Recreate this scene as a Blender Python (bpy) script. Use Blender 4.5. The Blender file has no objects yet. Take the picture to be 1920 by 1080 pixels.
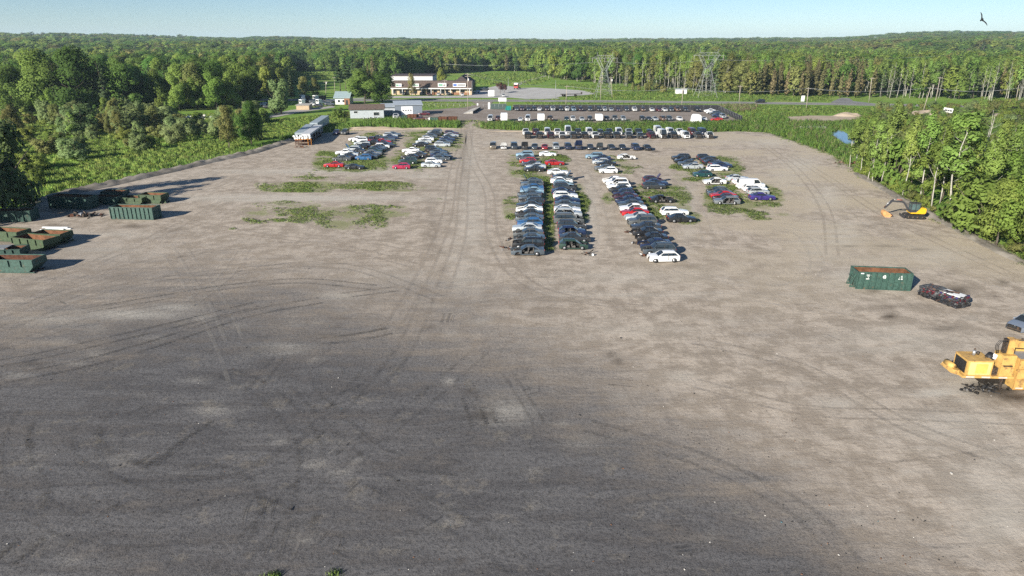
import bpy, bmesh, math, random
import numpy as np
from mathutils import Vector, Matrix, noise as mnoise
R = math.radians
random.seed(7)
rng = np.random.default_rng(11)
scene = bpy.context.scene
COL = scene.collection

# ------------------------------------------------------------------ camera
CAM_H = 28.0
PITCH = R(19.77)
cam_d = bpy.data.cameras.new('camera')
cam_d.sensor_width = 36.0
cam_d.lens = 24.0
cam_d.clip_start = 0.5
cam_d.clip_end = 20000.0
cam = bpy.data.objects.new('camera', cam_d)
COL.objects.link(cam)
cam.location = (0, 0, CAM_H)
cam.rotation_euler = (math.pi / 2 - PITCH, 0, 0)
scene.camera = cam

# ------------------------------------------------------------------ sky and sun
SUN_EL = R(22.0)
SUN_AZ = R(221.0)                  # clockwise from +Y: behind the viewer, to the left
w = bpy.data.worlds.new('World')
scene.world = w
w.use_nodes = True
nt = w.node_tree
bg = nt.nodes['Background']
sky = nt.nodes.new('ShaderNodeTexSky')
sky.sky_type = 'NISHITA'
sky.sun_disc = False
sky.sun_elevation = SUN_EL
sky.sun_rotation = SUN_AZ
sky.altitude = 100.0
sky.air_density = 0.82
sky.dust_density = 0.0
sky.ozone_density = 4.4
nt.links.new(sky.outputs['Color'], bg.inputs['Color'])
bg.inputs['Strength'].default_value = 0.055
sd = bpy.data.lights.new('sun', 'SUN')
sd.energy = 4.8
sd.angle = R(0.53)
sd.color = (1.0, 0.93, 0.82)
sun = bpy.data.objects.new('sun', sd)
COL.objects.link(sun)
sun_dir = Vector((math.sin(SUN_AZ) * math.cos(SUN_EL), math.cos(SUN_AZ) * math.cos(SUN_EL), math.sin(SUN_EL)))
sun.rotation_euler = sun_dir.to_track_quat('Z', 'Y').to_euler()
sun.location = (-60, -60, 60)
vs = scene.view_settings
vs.view_transform = 'Standard'
vs.look = 'None'
vs.gamma = 1.0
vs.use_curve_mapping = False
vs.exposure = 1.05
cy = scene.cycles
cy.max_bounces = 5
cy.diffuse_bounces = 3
cy.glossy_bounces = 2
cy.transmission_bounces = 2
cy.transparent_max_bounces = 6
cy.volume_bounces = 0
cy.use_denoising = False
cy.sample_clamp_indirect = 8.0

# ------------------------------------------------------------------ helpers
SP, CP = math.sin(PITCH), math.cos(PITCH)
def ground(px, py, z=0.0):
    """where the sight line of a picture point meets the level z"""
    a = (px - 960.0) / 1280.0
    b = (540.0 - py) / 1280.0
    dx, dy, dz = a, CP + b * SP, -SP + b * CP
    t = (z - CAM_H) / dz
    return Vector((dx * t, dy * t, z))
def pix(x, y, z=0.0):
    """numpy: picture point of a place"""
    zz = z - CAM_H
    d = y * CP - zz * SP
    u = y * SP + zz * CP
    d = np.maximum(d, 0.1)
    return 960 + 1280 * x / d, 540 - 1280 * u / d
def poly(*pts):
    return [ground(px, py) for px, py in pts]

def put(o, label=None, cat=None, group=None, kind=None):
    if label: o['label'] = label
    if cat: o['category'] = cat
    if group: o['group'] = group
    if kind: o['kind'] = kind
    return o
def empty(name, loc=(0, 0, 0), rz=0.0, label=None, cat=None, group=None):
    o = bpy.data.objects.new(name, None)
    o.empty_display_size = 0.3
    COL.objects.link(o)
    o.location = loc
    o.rotation_euler = (0, 0, rz)
    return put(o, label, cat, group)
def link(name, me, parent=None, loc=None, rot=None, color=None):
    o = bpy.data.objects.new(name, me)
    COL.objects.link(o)
    if parent is not None: o.parent = parent
    if loc is not None: o.location = loc
    if rot is not None: o.rotation_euler = rot
    if color is not None: o.color = (color[0], color[1], color[2], 1.0)
    return o

class MB:
    """collects faces with material slots, then makes one mesh"""
    def __init__(s):
        s.v, s.f, s.m, s.mats, s.sm = [], [], [], [], []
    def slot(s, mat):
        if mat not in s.mats: s.mats.append(mat)
        return s.mats.index(mat)
    def add(s, vs_, fs_, mat, smooth=False):
        k = len(s.v); i = s.slot(mat)
        s.v.extend([tuple(p) for p in vs_])
        for f in fs_:
            s.f.append([k + q for q in f]); s.m.append(i); s.sm.append(smooth)
        return s
    def box(s, x0, x1, y0, y1, z0, z1, mat, taper=0.0):
        t = taper
        vs_ = [(x0, y0, z0), (x1, y0, z0), (x1, y1, z0), (x0, y1, z0),
               (x0 + t, y0 + t, z1), (x1 - t, y0 + t, z1), (x1 - t, y1 - t, z1), (x0 + t, y1 - t, z1)]
        return s.add(vs_, [(3, 2, 1, 0), (4, 5, 6, 7), (0, 1, 5, 4), (1, 2, 6, 5), (2, 3, 7, 6), (3, 0, 4, 7)], mat)
    def bar(s, a, b, r, mat, n=6, r2=None, cap=True):
        a, b = Vector(a), Vector(b)
        d = b - a
        if d.length < 1e-6: return s
        q = d.to_track_quat('Z', 'Y')
        r2 = r if r2 is None else r2
        vs_ = []
        for c, rr in ((a, r), (b, r2)):
            for i in range(n):
                t = 2 * math.pi * (i + .5) / n
                vs_.append(c + q @ Vector((math.cos(t) * rr, math.sin(t) * rr, 0)))
        fs_ = [(i, (i + 1) % n, n + (i + 1) % n, n + i) for i in range(n)]
        if cap:
            fs_.append(tuple(range(n - 1, -1, -1))); fs_.append(tuple(range(n, 2 * n)))
        return s.add(vs_, fs_, mat, n > 5)
    def tube(s, pts, rad, mat, n=5):
        pts = [Vector(p) for p in pts]
        if not hasattr(rad, '__len__'): rad = [rad] * len(pts)
        vs_, fs_ = [], []
        for k, p in enumerate(pts):
            d = (pts[min(k + 1, len(pts) - 1)] - pts[max(k - 1, 0)])
            q = d.to_track_quat('Z', 'Y') if d.length > 1e-6 else Vector((0, 0, 1)).to_track_quat('Z', 'Y')
            for i in range(n):
                t = 2 * math.pi * i / n
                vs_.append(p + q @ Vector((math.cos(t) * rad[k], math.sin(t) * rad[k], 0)))
        for k in range(len(pts) - 1):
            for i in range(n):
                fs_.append((k * n + i, k * n + (i + 1) % n, (k + 1) * n + (i + 1) % n, (k + 1) * n + i))
        fs_.append(tuple(range(n - 1, -1, -1)))
        fs_.append(tuple(range((len(pts) - 1) * n, len(pts) * n)))
        return s.add(vs_, fs_, mat, True)
    def prism(s, outline, y0, y1, mat):
        """outline of (x, z) pushed along y"""
        n = len(outline)
        vs_ = [(x, y0, z) for x, z in outline] + [(x, y1, z) for x, z in outline]
        fs_ = [tuple(range(n)), tuple(range(2 * n - 1, n - 1, -1))]
        fs_ += [((i + 1) % n, i, n + i, n + (i + 1) % n) for i in range(n)]
        return s.add(vs_, fs_, mat)
    def grid(s, rows, mat, smooth=True, flip=False):
        k = len(rows[0]); vs_ = [p for r in rows for p in r]; fs_ = []
        for i in range(len(rows) - 1):
            for j in range(k - 1):
                f = (i * k + j, i * k + j + 1, (i + 1) * k + j + 1, (i + 1) * k + j)
                fs_.append(f[::-1] if flip else f)
        return s.add(vs_, fs_, mat, smooth)
    def mesh(s, name):
        me = bpy.data.meshes.new(name)
        me.from_pydata(s.v, [], s.f)
        for m in s.mats: me.materials.append(m)
        me.polygons.foreach_set('material_index', s.m)
        me.polygons.foreach_set('use_smooth', s.sm)
        me.update()
        return me
    def obj(s, name, parent=None, **k):
        return link(name, s.mesh(name), parent, **k)

# ------------------------------------------------------------------ materials
MATS = {}
def nodes(name):
    m = bpy.data.materials.new(name)
    m.use_nodes = True
    t = m.node_tree
    p = t.nodes['Principled BSDF']
    MATS[name] = m
    return m, t, p
def N(t, kind, **kw):
    n = t.nodes.new(kind)
    for k, v in kw.items():
        if k in n.inputs.keys() if isinstance(k, str) else False: n.inputs[k].default_value = v
        else: setattr(n, k, v)
    return n
def mixc(t, fac, a, b, mode='MIX'):
    n = t.nodes.new('ShaderNodeMix'); n.data_type = 'RGBA'; n.blend_type = mode; n.clamp_factor = True
    for s, v in ((n.inputs[0], fac), (n.inputs[6], a), (n.inputs[7], b)):
        if hasattr(v, 'is_linked') or isinstance(v, bpy.types.NodeSocket): t.links.new(v, s)
        elif isinstance(v, (int, float)): s.default_value = v
        else: s.default_value = (v[0], v[1], v[2], 1.0)
    return n.outputs[2]
def mathn(t, op, a, b=None, clamp=False):
    n = t.nodes.new('ShaderNodeMath'); n.operation = op; n.use_clamp = clamp
    for i, v in enumerate((a, b)):
        if v is None: continue
        if isinstance(v, bpy.types.NodeSocket): t.links.new(v, n.inputs[i])
        else: n.inputs[i].default_value = v
    return n.outputs[0]
def noise(t, scale, detail=3.0, rough=0.6, vec=None, dist=0.0):
    n = t.nodes.new('ShaderNodeTexNoise')
    n.inputs['Scale'].default_value = scale
    n.inputs['Detail'].default_value = detail
    n.inputs['Roughness'].default_value = rough
    n.inputs['Distortion'].default_value = dist
    if vec is not None: t.links.new(vec, n.inputs['Vector'])
    return n.outputs['Fac']
def ramp(t, fac, lo, hi):
    n = t.nodes.new('ShaderNodeMapRange'); n.clamp = True; n.interpolation_type = 'SMOOTHSTEP'
    t.links.new(fac, n.inputs[0])
    n.inputs[1].default_value = lo; n.inputs[2].default_value = hi
    return n.outputs[0]
def scaled(t, vec, sx, sy, sz, rz=0.0):
    n = t.nodes.new('ShaderNodeMapping')
    n.inputs['Scale'].default_value = (sx, sy, sz)
    n.inputs['Rotation'].default_value = (0, 0, rz)
    t.links.new(vec, n.inputs['Vector'])
    return n.outputs[0]
def bump(t, p, h, strength, dist):
    n = t.nodes.new('ShaderNodeBump')
    n.inputs['Strength'].default_value = strength
    n.inputs['Distance'].default_value = dist
    t.links.new(h, n.inputs['Height'])
    t.links.new(n.outputs[0], p.inputs['Normal'])
def plain(name, c, rough=0.7, metal=0.0, spec=0.4, var=0.25, scale=3.0, dirt=None, dirt_amt=0.5, dscale=1.2):
    """a coloured surface with uneven tone and optional worn or dirty patches"""
    if name in MATS: return MATS[name]
    m, t, p = nodes(name)
    tc = t.nodes.new('ShaderNodeTexCoord').outputs['Object']
    a = noise(t, scale, 4, .65, tc)
    col = mixc(t, ramp(t, a, .3, .7), [x * (1 - var) for x in c], [min(1, x * (1 + var)) for x in c])
    if dirt is not None:
        b = noise(t, dscale, 6, .75, tc)
        col = mixc(t, ramp(t, b, .62 - .3 * dirt_amt, .78 - .3 * dirt_amt), col, dirt)
    t.links.new(col, p.inputs['Base Color'])
    p.inputs['Roughness'].default_value = rough
    p.inputs['Metallic'].default_value = metal
    p.inputs['Specular IOR Level'].default_value = spec
    return m
def make_paint():
    m, t, p = nodes('car_paint')
    oi = t.nodes.new('ShaderNodeObjectInfo')
    tc = t.nodes.new('ShaderNodeTexCoord').outputs['Object']
    d = noise(t, 2.2, 5, .7, tc)
    col = mixc(t, mathn(t, 'MULTIPLY', ramp(t, d, .5, .8), .22), oi.outputs['Color'], (.16, .145, .12))
    t.links.new(col, p.inputs['Base Color'])
    p.inputs['Roughness'].default_value = .32
    p.inputs['Metallic'].default_value = .0
    p.inputs['Coat Weight'].default_value = .6
    p.inputs['Coat Roughness'].default_value = .12
    return m
PAINT = make_paint()
GLASS = plain('window_glass', (.018, .024, .03), .06, 0, .9, .2, 1.0)
BLACK = plain('black_trim', (.018, .018, .019), .6, 0, .4, .3, 6)
TYRE = plain('tyre_rubber', (.02, .02, .02), .85, 0, .3, .3, 8)
ALLOY = plain('alloy', (.42, .43, .44), .35, .6, .5, .2, 9)
GRIME = plain('greasy_metal', (.06, .05, .042), .6, .4, .4, .6, 7, (.12, .065, .035), .4, 5)
SEATM = plain('seat_cloth', (.09, .085, .08), .9, 0, .3, .3, 5)
LAMP = plain('headlight_lens', (.55, .57, .58), .12, 0, .7, .2, 5)
REDL = plain('tail_lens', (.32, .012, .015), .2, 0, .6, .2, 5)
WHITE = plain('white_paint', (.74, .75, .74), .5, 0, .4, .07, 1.2, (.42, .4, .36), .12, 1.6)
STEEL = plain('galvanised_steel', (.36, .37, .37), .5, .5, .4, .15, 3)
WOODP = plain('weathered_pole_wood', (.33, .29, .24), .9, 0, .2, .2, 2)
# ------------------------------------------------------------------ land
SKYLINE = np.array([(-600, 13), (0, 13), (100, 12), (200, 10), (350, 9), (500, 8), (650, 6), (800, 5), (950, 3), (1100, 3), (1300, 4),
                    (1440, 5), (1500, 7), (1560, 10), (1620, 14), (1700, 15.5), (1760, 14.5), (1800, 13), (1920, 11), (2600, 11)], float)
def land(x, y):
    """height of the land (numpy)"""
    x = np.asarray(x, float); y = np.asarray(y, float)
    d = np.hypot(x, y)
    az = 960 + 1280 * np.tan(np.clip(np.arctan2(x, np.maximum(y, 1.0)), -1.2, 1.2)) * .94
    dy = np.interp(az, SKYLINE[:, 0], SKYLINE[:, 1])
    top = 28 + dy / 1360 * 3600 - 20
    s = np.clip((d - 800) / 2800, 0, 1); s = s * s * (3 - 2 * s)
    rip = 3.0 * np.sin(x * .0041 + 1.3) * np.sin(y * .0036) + 2.0 * np.sin(x * .011 + y * .004)
    return s * (top + 5 * np.sin(x * .0013 + .7) * np.sin(d * .0021)) + np.clip((d - 700) / 900, 0, 1) * rip

def green_mat(name, lo, hi, dry):
    m, t, p = nodes(name)
    pos = t.nodes.new('ShaderNodeNewGeometry').outputs['Position']
    a = noise(t, .045, 6, .7, pos); b = noise(t, .9, 4, .7, pos); c = noise(t, .02, 4, .6, pos)
    col = mixc(t, ramp(t, a, .35, .65), lo, hi)
    col = mixc(t, mathn(t, 'MULTIPLY', ramp(t, c, .52, .7), .7), col, dry)
    col = mixc(t, mathn(t, 'MULTIPLY', ramp(t, b, .4, .75), .5), col, [q * .55 for q in lo])
    t.links.new(col, p.inputs['Base Color'])
    p.inputs['Roughness'].default_value = .95
    p.inputs['Specular IOR Level'].default_value = .1
    bump(t, p, b, .6, .25)
    return m
MEADOW = green_mat('meadow_grass', (.125, .225, .034), (.19, .29, .055), (.26, .28, .10))

def build_land():
    rad = np.concatenate([[0], np.geomspace(12, 700, 40), np.geomspace(760, 11000, 46)])
    n = 220
    th = np.linspace(-math.pi, math.pi, n, endpoint=False)
    rr, tt = np.meshgrid(rad[1:], th, indexing='ij')
    x, y = rr * np.sin(tt), rr * np.cos(tt)
    z = land(x, y)
    z = np.where(y < 0, z * .0 + land(x, np.abs(y)) * 1.0, z)
    pts = np.column_stack([np.r_[0, x.ravel()], np.r_[0, y.ravel()], np.r_[0, z.ravel()]])
    pts[:, 2] -= .12
    k = len(rad) - 1
    f = [(0, 1 + j, 1 + (j + 1) % n) for j in range(n)]
    f = [q[::-1] for q in f]
    for i in range(k - 1):
        a = 1 + i * n
        f += [(a + j, a + n + j, a + n + (j + 1) % n, a + (j + 1) % n)[::-1] for j in range(n)]
    me = bpy.data.meshes.new('terrain'); me.from_pydata(pts.tolist(), [], f); me.materials.append(MEADOW)
    me.polygons.foreach_set('use_smooth', [True] * len(f))
    put(link('terrain', me), kind='structure')
build_land()

def inside(poly_, x, y):
    """numpy point in polygon"""
    x = np.asarray(x); y = np.asarray(y); r = np.zeros(x.shape, bool)
    P = [(p[0], p[1]) for p in poly_]
    for (x0, y0), (x1, y1) in zip(P, P[1:] + P[:1]):
        c = ((y0 > y) != (y1 > y))
        r ^= c & (x < (x1 - x0) * (y - y0) / ((y1 - y0) or 1e-9) + x0)
    return r
def edge_dist(poly_, x, y):
    d = np.full(np.shape(x), 1e9)
    P = [(p[0], p[1]) for p in poly_]
    for (x0, y0), (x1, y1) in zip(P, P[1:] + P[:1]):
        vx, vy = x1 - x0, y1 - y0
        t = np.clip(((x - x0) * vx + (y - y0) * vy) / (vx * vx + vy * vy + 1e-9), 0, 1)
        d = np.minimum(d, np.hypot(x - x0 - t * vx, y - y0 - t * vy))
    return np.where(inside(poly_, x, y), d, -d)
_W = [rng.uniform(0, 6.28, 2) for _ in range(40)]
def wob(x, y, s, k=0):
    """cheap smooth noise, about -1..1"""
    v = 0
    for i, (fx, fy) in enumerate([(1, .3), (.4, 1.1), (-.8, .7), (1.7, -1.2), (.2, 2.1), (2.3, .9)]):
        ph = _W[(k * 6 + i) % 40]
        v = v + np.sin((x * fx + ph[0] * 3) / s + 1.7 * np.sin((y * fy + x * .3) / s + ph[1])) / (1 + .35 * i)
    return v / 3.2

YARD = [Vector((-95, 60, 0))] + poly((-60, 425), (20, 398), (80, 377), (130, 361), (190, 349), (300, 323), (400, 300), (470, 285), (520, 269),
    (555, 259), (610, 249), (660, 245), (700, 239), (760, 241), (862, 241), (869, 232), (872, 226), (892, 226), (896, 236), (905, 242), (960, 244),
    (1100, 247), (1250, 250), (1380, 246), (1440, 249), (1490, 265), (1560, 291), (1592, 312), (1640, 341), (1700, 374), (1760, 407),
    (1830, 443), (1920, 489), (2060, 570), (2300, 700)) + [Vector((70, -60, 0)), Vector((-95, -60, 0))]
WEED_PATCH = [(640, 348, 165, 8, .86), (560, 354, 80, 8, .8), (745, 354, 62, 6, .85), (600, 335, 70, 3, .7), (530, 398, 85, 22, .68), (660, 408, 78, 25, .78),
    (705, 397, 66, 13, .8), (765, 400, 8, 12, .8), (660, 303, 78, 22, .95), (700, 270, 55, 24, .8), (775, 303, 55, 22, .95), (815, 265, 62, 22, .85),
    (1008, 313, 62, 30, .7), (962, 388, 26, 26, .85), (1029, 405, 16, 85, .95), (1084, 385, 24, 45, .9), (1150, 312, 52, 22, .6), (1143, 372, 18, 14, .8),
    (1230, 378, 70, 34, .95), (1290, 410, 30, 14, .9), (1325, 318, 72, 26, .8), (1395, 372, 82, 30, .85), (1440, 405, 48, 11, .95), (1150, 300, 60, 12, .4)]
def weed_amount(px, py):
    g = np.zeros(np.shape(px))
    for cx, cy_, rx, ry, a in WEED_PATCH:
        u, v = np.abs((px - cx) / rx), np.abs((py - cy_) / ry); q = u ** 4 + v ** 4 if rx > 55 and py.mean() > 0 else u ** 2 + v ** 2
        g = np.maximum(g, a * np.clip(1.35 - q, 0, 1))
    return g
STAINS = [(1146, 666, 14, 6, .7), (1158, 680, 8, 8, .7), (1667, 594, 13, 5, .95), (1772, 617, 34, 7, .6), (1795, 546, 30, 8, .8), (1845, 728, 40, 12, .95), (1900, 745, 55, 12, .95), (1875, 735, 62, 14, 1.0),
    (880, 735, 14, 6, .7), (905, 780, 25, 16, .5), (1660, 462, 30, 3, .4), (1592, 462, 20, 2, .5), (1690, 575, 60, 4, .4), (640, 312, 45, 8, .3), (1230, 284, 8, 1.6, .8),
    (120, 395, 40, 10, .5), (30, 470, 60, 30, .4), (250, 425, 20, 3, .6), (1280, 500, 40, 5, .3), (1010, 560, 60, 6, .2), (870, 300, 10, 60, .25), (810, 430, 14, 60, .25)]
PALE = [(1440, 268, 50, 10, .6), (1500, 310, 45, 22, .6), (1550, 370, 40, 30, .6), (1580, 440, 45, 40, .55), (1590, 520, 60, 30, .5), (880, 300, 22, 40, .6), (885, 430, 35, 50, .5), (870, 520, 45, 40, .45), (1105, 430, 22, 60, .5), (1760, 738, 60, 10, .9), (1825, 752, 50, 10, .8), (250, 590, 110, 12, .7), (330, 577, 60, 8, .6), (90, 600, 90, 12, .5), (540, 655, 50, 12, .5), (640, 555, 45, 8, .6), (1830, 725, 70, 30, .95), (1790, 705, 50, 12, .6),
    (955, 772, 60, 34, .5), (860, 480, 40, 60, .35), (880, 420, 30, 60, .4), (1280, 707, 40, 14, .5), (1570, 760, 60, 14, .5), (1880, 900, 130, 90, .5), (1750, 830, 70, 30, .3),
    (100, 438, 70, 10, .6), (220, 440, 90, 8, .45), (1230, 553, 240, 8, .35), (1370, 605, 40, 5, .4), (1090, 830, 40, 20, .3), (230, 860, 30, 14, .3), (400, 770, 40, 12, .35),
    (840, 717, 10, 8, .6), (840, 954, 14, 7, .6), (885, 380, 34, 110, .5), (560, 372, 300, 9, .8), (620, 322, 260, 6, .7), (1105, 400, 20, 80, .6), (1290, 400, 18, 70, .5), (1180, 520, 200, 16, .4), (1480, 330, 60, 40, .4), (1540, 460, 60, 60, .4), (1750, 480, 80, 20, .5), (200, 470, 120, 20, .35), (760, 520, 120, 20, .3), (1700, 640, 160, 30, .5), (1800, 800, 160, 40, .5), (1880, 980, 90, 60, .6), (1200, 620, 150, 20, .3), (960, 270, 60, 14, .6), (800, 330, 60, 8, .6), (1640, 520, 120, 60, .25), (300, 340, 120, 25, .3), (900, 330, 30, 60, .35), (1380, 265, 60, 12, .3)]
_rp = random.Random(4)
PALE += [(_rp.uniform(0, 1900), _rp.uniform(560, 1060), _rp.uniform(5, 30), _rp.uniform(3, 9), _rp.uniform(.2, .48)) for _ in range(90)]
STAINS += [(_rp.uniform(0, 1900), _rp.uniform(420, 1060), _rp.uniform(6, 26), _rp.uniform(2, 6), _rp.uniform(.2, .5)) for _ in range(70)]
def blobs(lst, px, py):
    g = np.zeros(np.shape(px))
    for cx, cy_, rx, ry, a in lst:
        q = ((px - cx) / rx) ** 2 + ((py - cy_) / ry) ** 2
        g = np.maximum(g, a * np.exp(-q * 1.1))
    return g
def yard_material():
    m, t, p = nodes('gravel_and_dirt')
    geo = t.nodes.new('ShaderNodeNewGeometry').outputs['Position']
    def at(nm):
        n = t.nodes.new('ShaderNodeAttribute'); n.attribute_name = nm; return n.outputs['Fac']
    stre = scaled(t, geo, .10, .55, .3, R(-24))
    strf = scaled(t, geo, .5, 2.6, .5, R(-30))
    strx = scaled(t, geo, .9, .16, .3, R(-6))
    n_big = noise(t, .05, 6, .62, geo)
    n_mid = noise(t, .35, 6, .72, geo)
    n_str = noise(t, 1.0, 6, .68, stre, .4)
    n_strf = noise(t, 1.0, 5, .7, strf, .3)
    n_strx = noise(t, 1.0, 6, .7, strx, .5)
    n_fine = noise(t, 3.2, 4, .75, geo)
    n_grain = noise(t, 11.0, 3, .8, geo)
    # how much of the dark crushed stone lies on top
    d = mathn(t, 'ADD', at('dark'), mathn(t, 'MULTIPLY', mathn(t, 'SUBTRACT', n_mid, .5), 1.1))
    d = mathn(t, 'ADD', d, mathn(t, 'MULTIPLY', mathn(t, 'SUBTRACT', n_str, .5), 1.0))
    d = mathn(t, 'ADD', d, mathn(t, 'MULTIPLY', mathn(t, 'SUBTRACT', n_big, .5), .8))
    darkm = mathn(t, 'MULTIPLY', ramp(t, d, 0.0, 1.05), .95)
    sand = mixc(t, ramp(t, n_mid, .40, .60), (.305, .258, .205), (.475, .41, .335))
    sand = mixc(t, mathn(t, 'MULTIPLY', ramp(t, n_strf, .5, .66), .5), sand, (.235, .19, .148))
    sand = mixc(t, mathn(t, 'MULTIPLY', ramp(t, n_strx, .5, .66), .5), sand, (.28, .235, .188))
    sand = mixc(t, mathn(t, 'MULTIPLY', ramp(t, n_big, .44, .58), at('warm')), sand, (.44, .375, .28))
    grav = mixc(t, ramp(t, n_str, .40, .62), (.088, .087, .091), (.142, .139, .140))
    grav = mixc(t, mathn(t, 'MULTIPLY', ramp(t, n_mid, .55, .66), .5), grav, (.22, .195, .16))
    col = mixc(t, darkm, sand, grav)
    pl = mathn(t, 'MULTIPLY', at('pale'), mathn(t, 'ADD', .35, mathn(t, 'MULTIPLY', .65, ramp(t, mathn(t, 'ADD', n_str, mathn(t, 'MULTIPLY', at('pale'), .25)), .42, .72))))
    col = mixc(t, pl, col, (.50, .465, .40))
    st = mathn(t, 'MULTIPLY', at('stain'), mathn(t, 'ADD', .62, mathn(t, 'MULTIPLY', .38, ramp(t, mathn(t, 'ADD', n_mid, mathn(t, 'MULTIPLY', at('stain'), .25)), .36, .56))))
    col = mixc(t, st, col, (.055, .042, .03))
    gm = mathn(t, 'ADD', at('weed'), mathn(t, 'MULTIPLY', mathn(t, 'SUBTRACT', n_mid, .5), 2.2))
    gm = mathn(t, 'ADD', gm, mathn(t, 'MULTIPLY', mathn(t, 'SUBTRACT', n_fine, .5), 1.6))
    col = mixc(t, mathn(t, 'MULTIPLY', ramp(t, gm, .5, .95), .72), col, mixc(t, n_fine, (.12, .17, .04), (.24, .24, .10)))
    # stones: coarse grain, stronger in the dark gravel
    gr = mathn(t, 'ADD', mathn(t, 'MULTIPLY', n_grain, .6), mathn(t, 'MULTIPLY', n_fine, .4))
    col = mixc(t, mathn(t, 'MULTIPLY', ramp(t, gr, .54, .40), mathn(t, 'ADD', .13, mathn(t, 'MULTIPLY', darkm, .55))), col, (.035, .034, .034))
    spk = ramp(t, n_grain, .66, .74)
    col = mixc(t, mathn(t, 'MULTIPLY', spk, .6), col, (.36, .35, .34))
    t.links.new(col, p.inputs['Base Color'])
    p.inputs['Roughness'].default_value = .95
    p.inputs['Specular IOR Level'].default_value = .12
    h = mathn(t, 'ADD', mathn(t, 'MULTIPLY', n_fine, .5), mathn(t, 'ADD', mathn(t, 'MULTIPLY', n_grain, .35), mathn(t, 'MULTIPLY', n_str, .7)))
    bump(t, p, h, .55, .16)
    return m
DIRT = yard_material()
def build_yard():
    st = .62
    xs = np.arange(-96, 118, st); ys = np.arange(-20, 262, st)
    X, Y = np.meshgrid(xs, ys)
    X = X + rng.uniform(-.12, .12, X.shape); Y = Y + rng.uniform(-.12, .12, Y.shape)
    D = edge_dist(YARD, X, Y) + 1.1 * wob(X, Y, 2.4, 1) + .6 * wob(X, Y, .8, 2)
    Z = np.clip(D * .1, -.6, .05) + .035 * wob(X, Y, 5., 3) + .02 * wob(X, Y, 1.3, 4) * (Y < 110)
    # ruts and windrows left by machines
    keep = D > -6
    idx = -np.ones(X.shape, int); idx[keep] = np.arange(keep.sum())
    a, b, c, d = idx[:-1, :-1], idx[:-1, 1:], idx[1:, 1:], idx[1:, :-1]
    ok = (a >= 0) & (b >= 0) & (c >= 0) & (d >= 0)
    F = np.stack([a[ok], b[ok], c[ok], d[ok]], 1)
    P = np.column_stack([X[keep], Y[keep], Z[keep]])
    me = bpy.data.meshes.new('gravel_yard')
    me.vertices.add(len(P)); me.vertices.foreach_set('co', P.ravel())
    me.loops.add(F.size); me.loops.foreach_set('vertex_index', F.ravel())
    me.polygons.add(len(F)); me.polygons.foreach_set('loop_start', np.arange(0, F.size, 4)); me.polygons.foreach_set('loop_total', np.full(len(F), 4))
    me.polygons.foreach_set('use_smooth', np.ones(len(F), bool))
    me.update(calc_edges=True)
    me.materials.append(DIRT)
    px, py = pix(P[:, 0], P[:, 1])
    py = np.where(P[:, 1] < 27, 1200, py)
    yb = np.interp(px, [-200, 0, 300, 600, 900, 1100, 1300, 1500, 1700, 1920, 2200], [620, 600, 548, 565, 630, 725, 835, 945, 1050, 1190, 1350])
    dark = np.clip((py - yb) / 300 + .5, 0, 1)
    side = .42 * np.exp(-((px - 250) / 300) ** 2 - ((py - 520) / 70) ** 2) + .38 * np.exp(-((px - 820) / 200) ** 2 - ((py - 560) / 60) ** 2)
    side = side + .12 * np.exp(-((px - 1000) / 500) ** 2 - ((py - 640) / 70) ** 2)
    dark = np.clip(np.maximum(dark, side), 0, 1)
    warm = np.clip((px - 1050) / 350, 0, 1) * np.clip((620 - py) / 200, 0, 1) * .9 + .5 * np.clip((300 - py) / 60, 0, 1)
    weed = weed_amount(px, py) * np.clip(.92 + .75 * wob(P[:, 0], P[:, 1], 3.2, 1) + .4 * wob(P[:, 0], P[:, 1], 1.1, 4), 0, 1.3)
    weed = np.maximum(weed, .9 * np.clip(1 - D[keep] / 2.5, 0, 1))
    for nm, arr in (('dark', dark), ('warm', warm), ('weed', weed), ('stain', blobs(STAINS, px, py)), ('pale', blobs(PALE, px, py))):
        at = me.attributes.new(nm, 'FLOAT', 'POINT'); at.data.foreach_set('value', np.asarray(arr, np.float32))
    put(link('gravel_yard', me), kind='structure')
build_yard()

def sheet(name, pts, z, mat, kind='structure'):
    bm = bmesh.new()
    vs_ = [bm.verts.new((p[0], p[1], z)) for p in pts]
    f = bm.faces.new(vs_)
    if f.normal.z < 0: f.normal_flip()
    bmesh.ops.triangulate(bm, faces=bm.faces[:])
    me = bpy.data.meshes.new(name); bm.to_mesh(me); bm.free(); me.materials.append(mat)
    return put(link(name, me), kind=kind)
def rough(pts, amp=.6, step=2.5):
    """an outline with wavering edges"""
    out = []
    n = len(pts)
    for i in range(n):
        a, b = pts[i], pts[(i + 1) % n]
        k = max(1, int((b - a).length / step))
        for j in range(k):
            p = a.lerp(b, j / k); p.x += random.uniform(-amp, amp); p.y += random.uniform(-amp, amp); out.append(p)
    return out
def gravel(name, a, b, c):
    m, t, p = nodes(name)
    pos = t.nodes.new('ShaderNodeNewGeometry').outputs['Position']
    col = mixc(t, ramp(t, noise(t, .12, 6, .7, pos), .35, .65), a, b)
    col = mixc(t, mathn(t, 'MULTIPLY', ramp(t, noise(t, 1.0, 5, .7, scaled(t, pos, .08, .5, .3, R(-8))), .5, .72), .6), col, c)
    t.links.new(col, p.inputs['Base Color']); p.inputs['Roughness'].default_value = .95; p.inputs['Specular IOR Level'].default_value = .12
    return m
BACKG = gravel('reddish_gravel', (.20, .168, .14), (.27, .232, .2), (.16, .13, .10))
ASPH = gravel('worn_asphalt', (.17, .17, .172), (.23, .23, .228), (.12, .12, .12))
PALEG = gravel('pale_crushed_stone', (.36, .35, .33), (.45, .44, .42), (.27, .26, .24))
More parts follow.
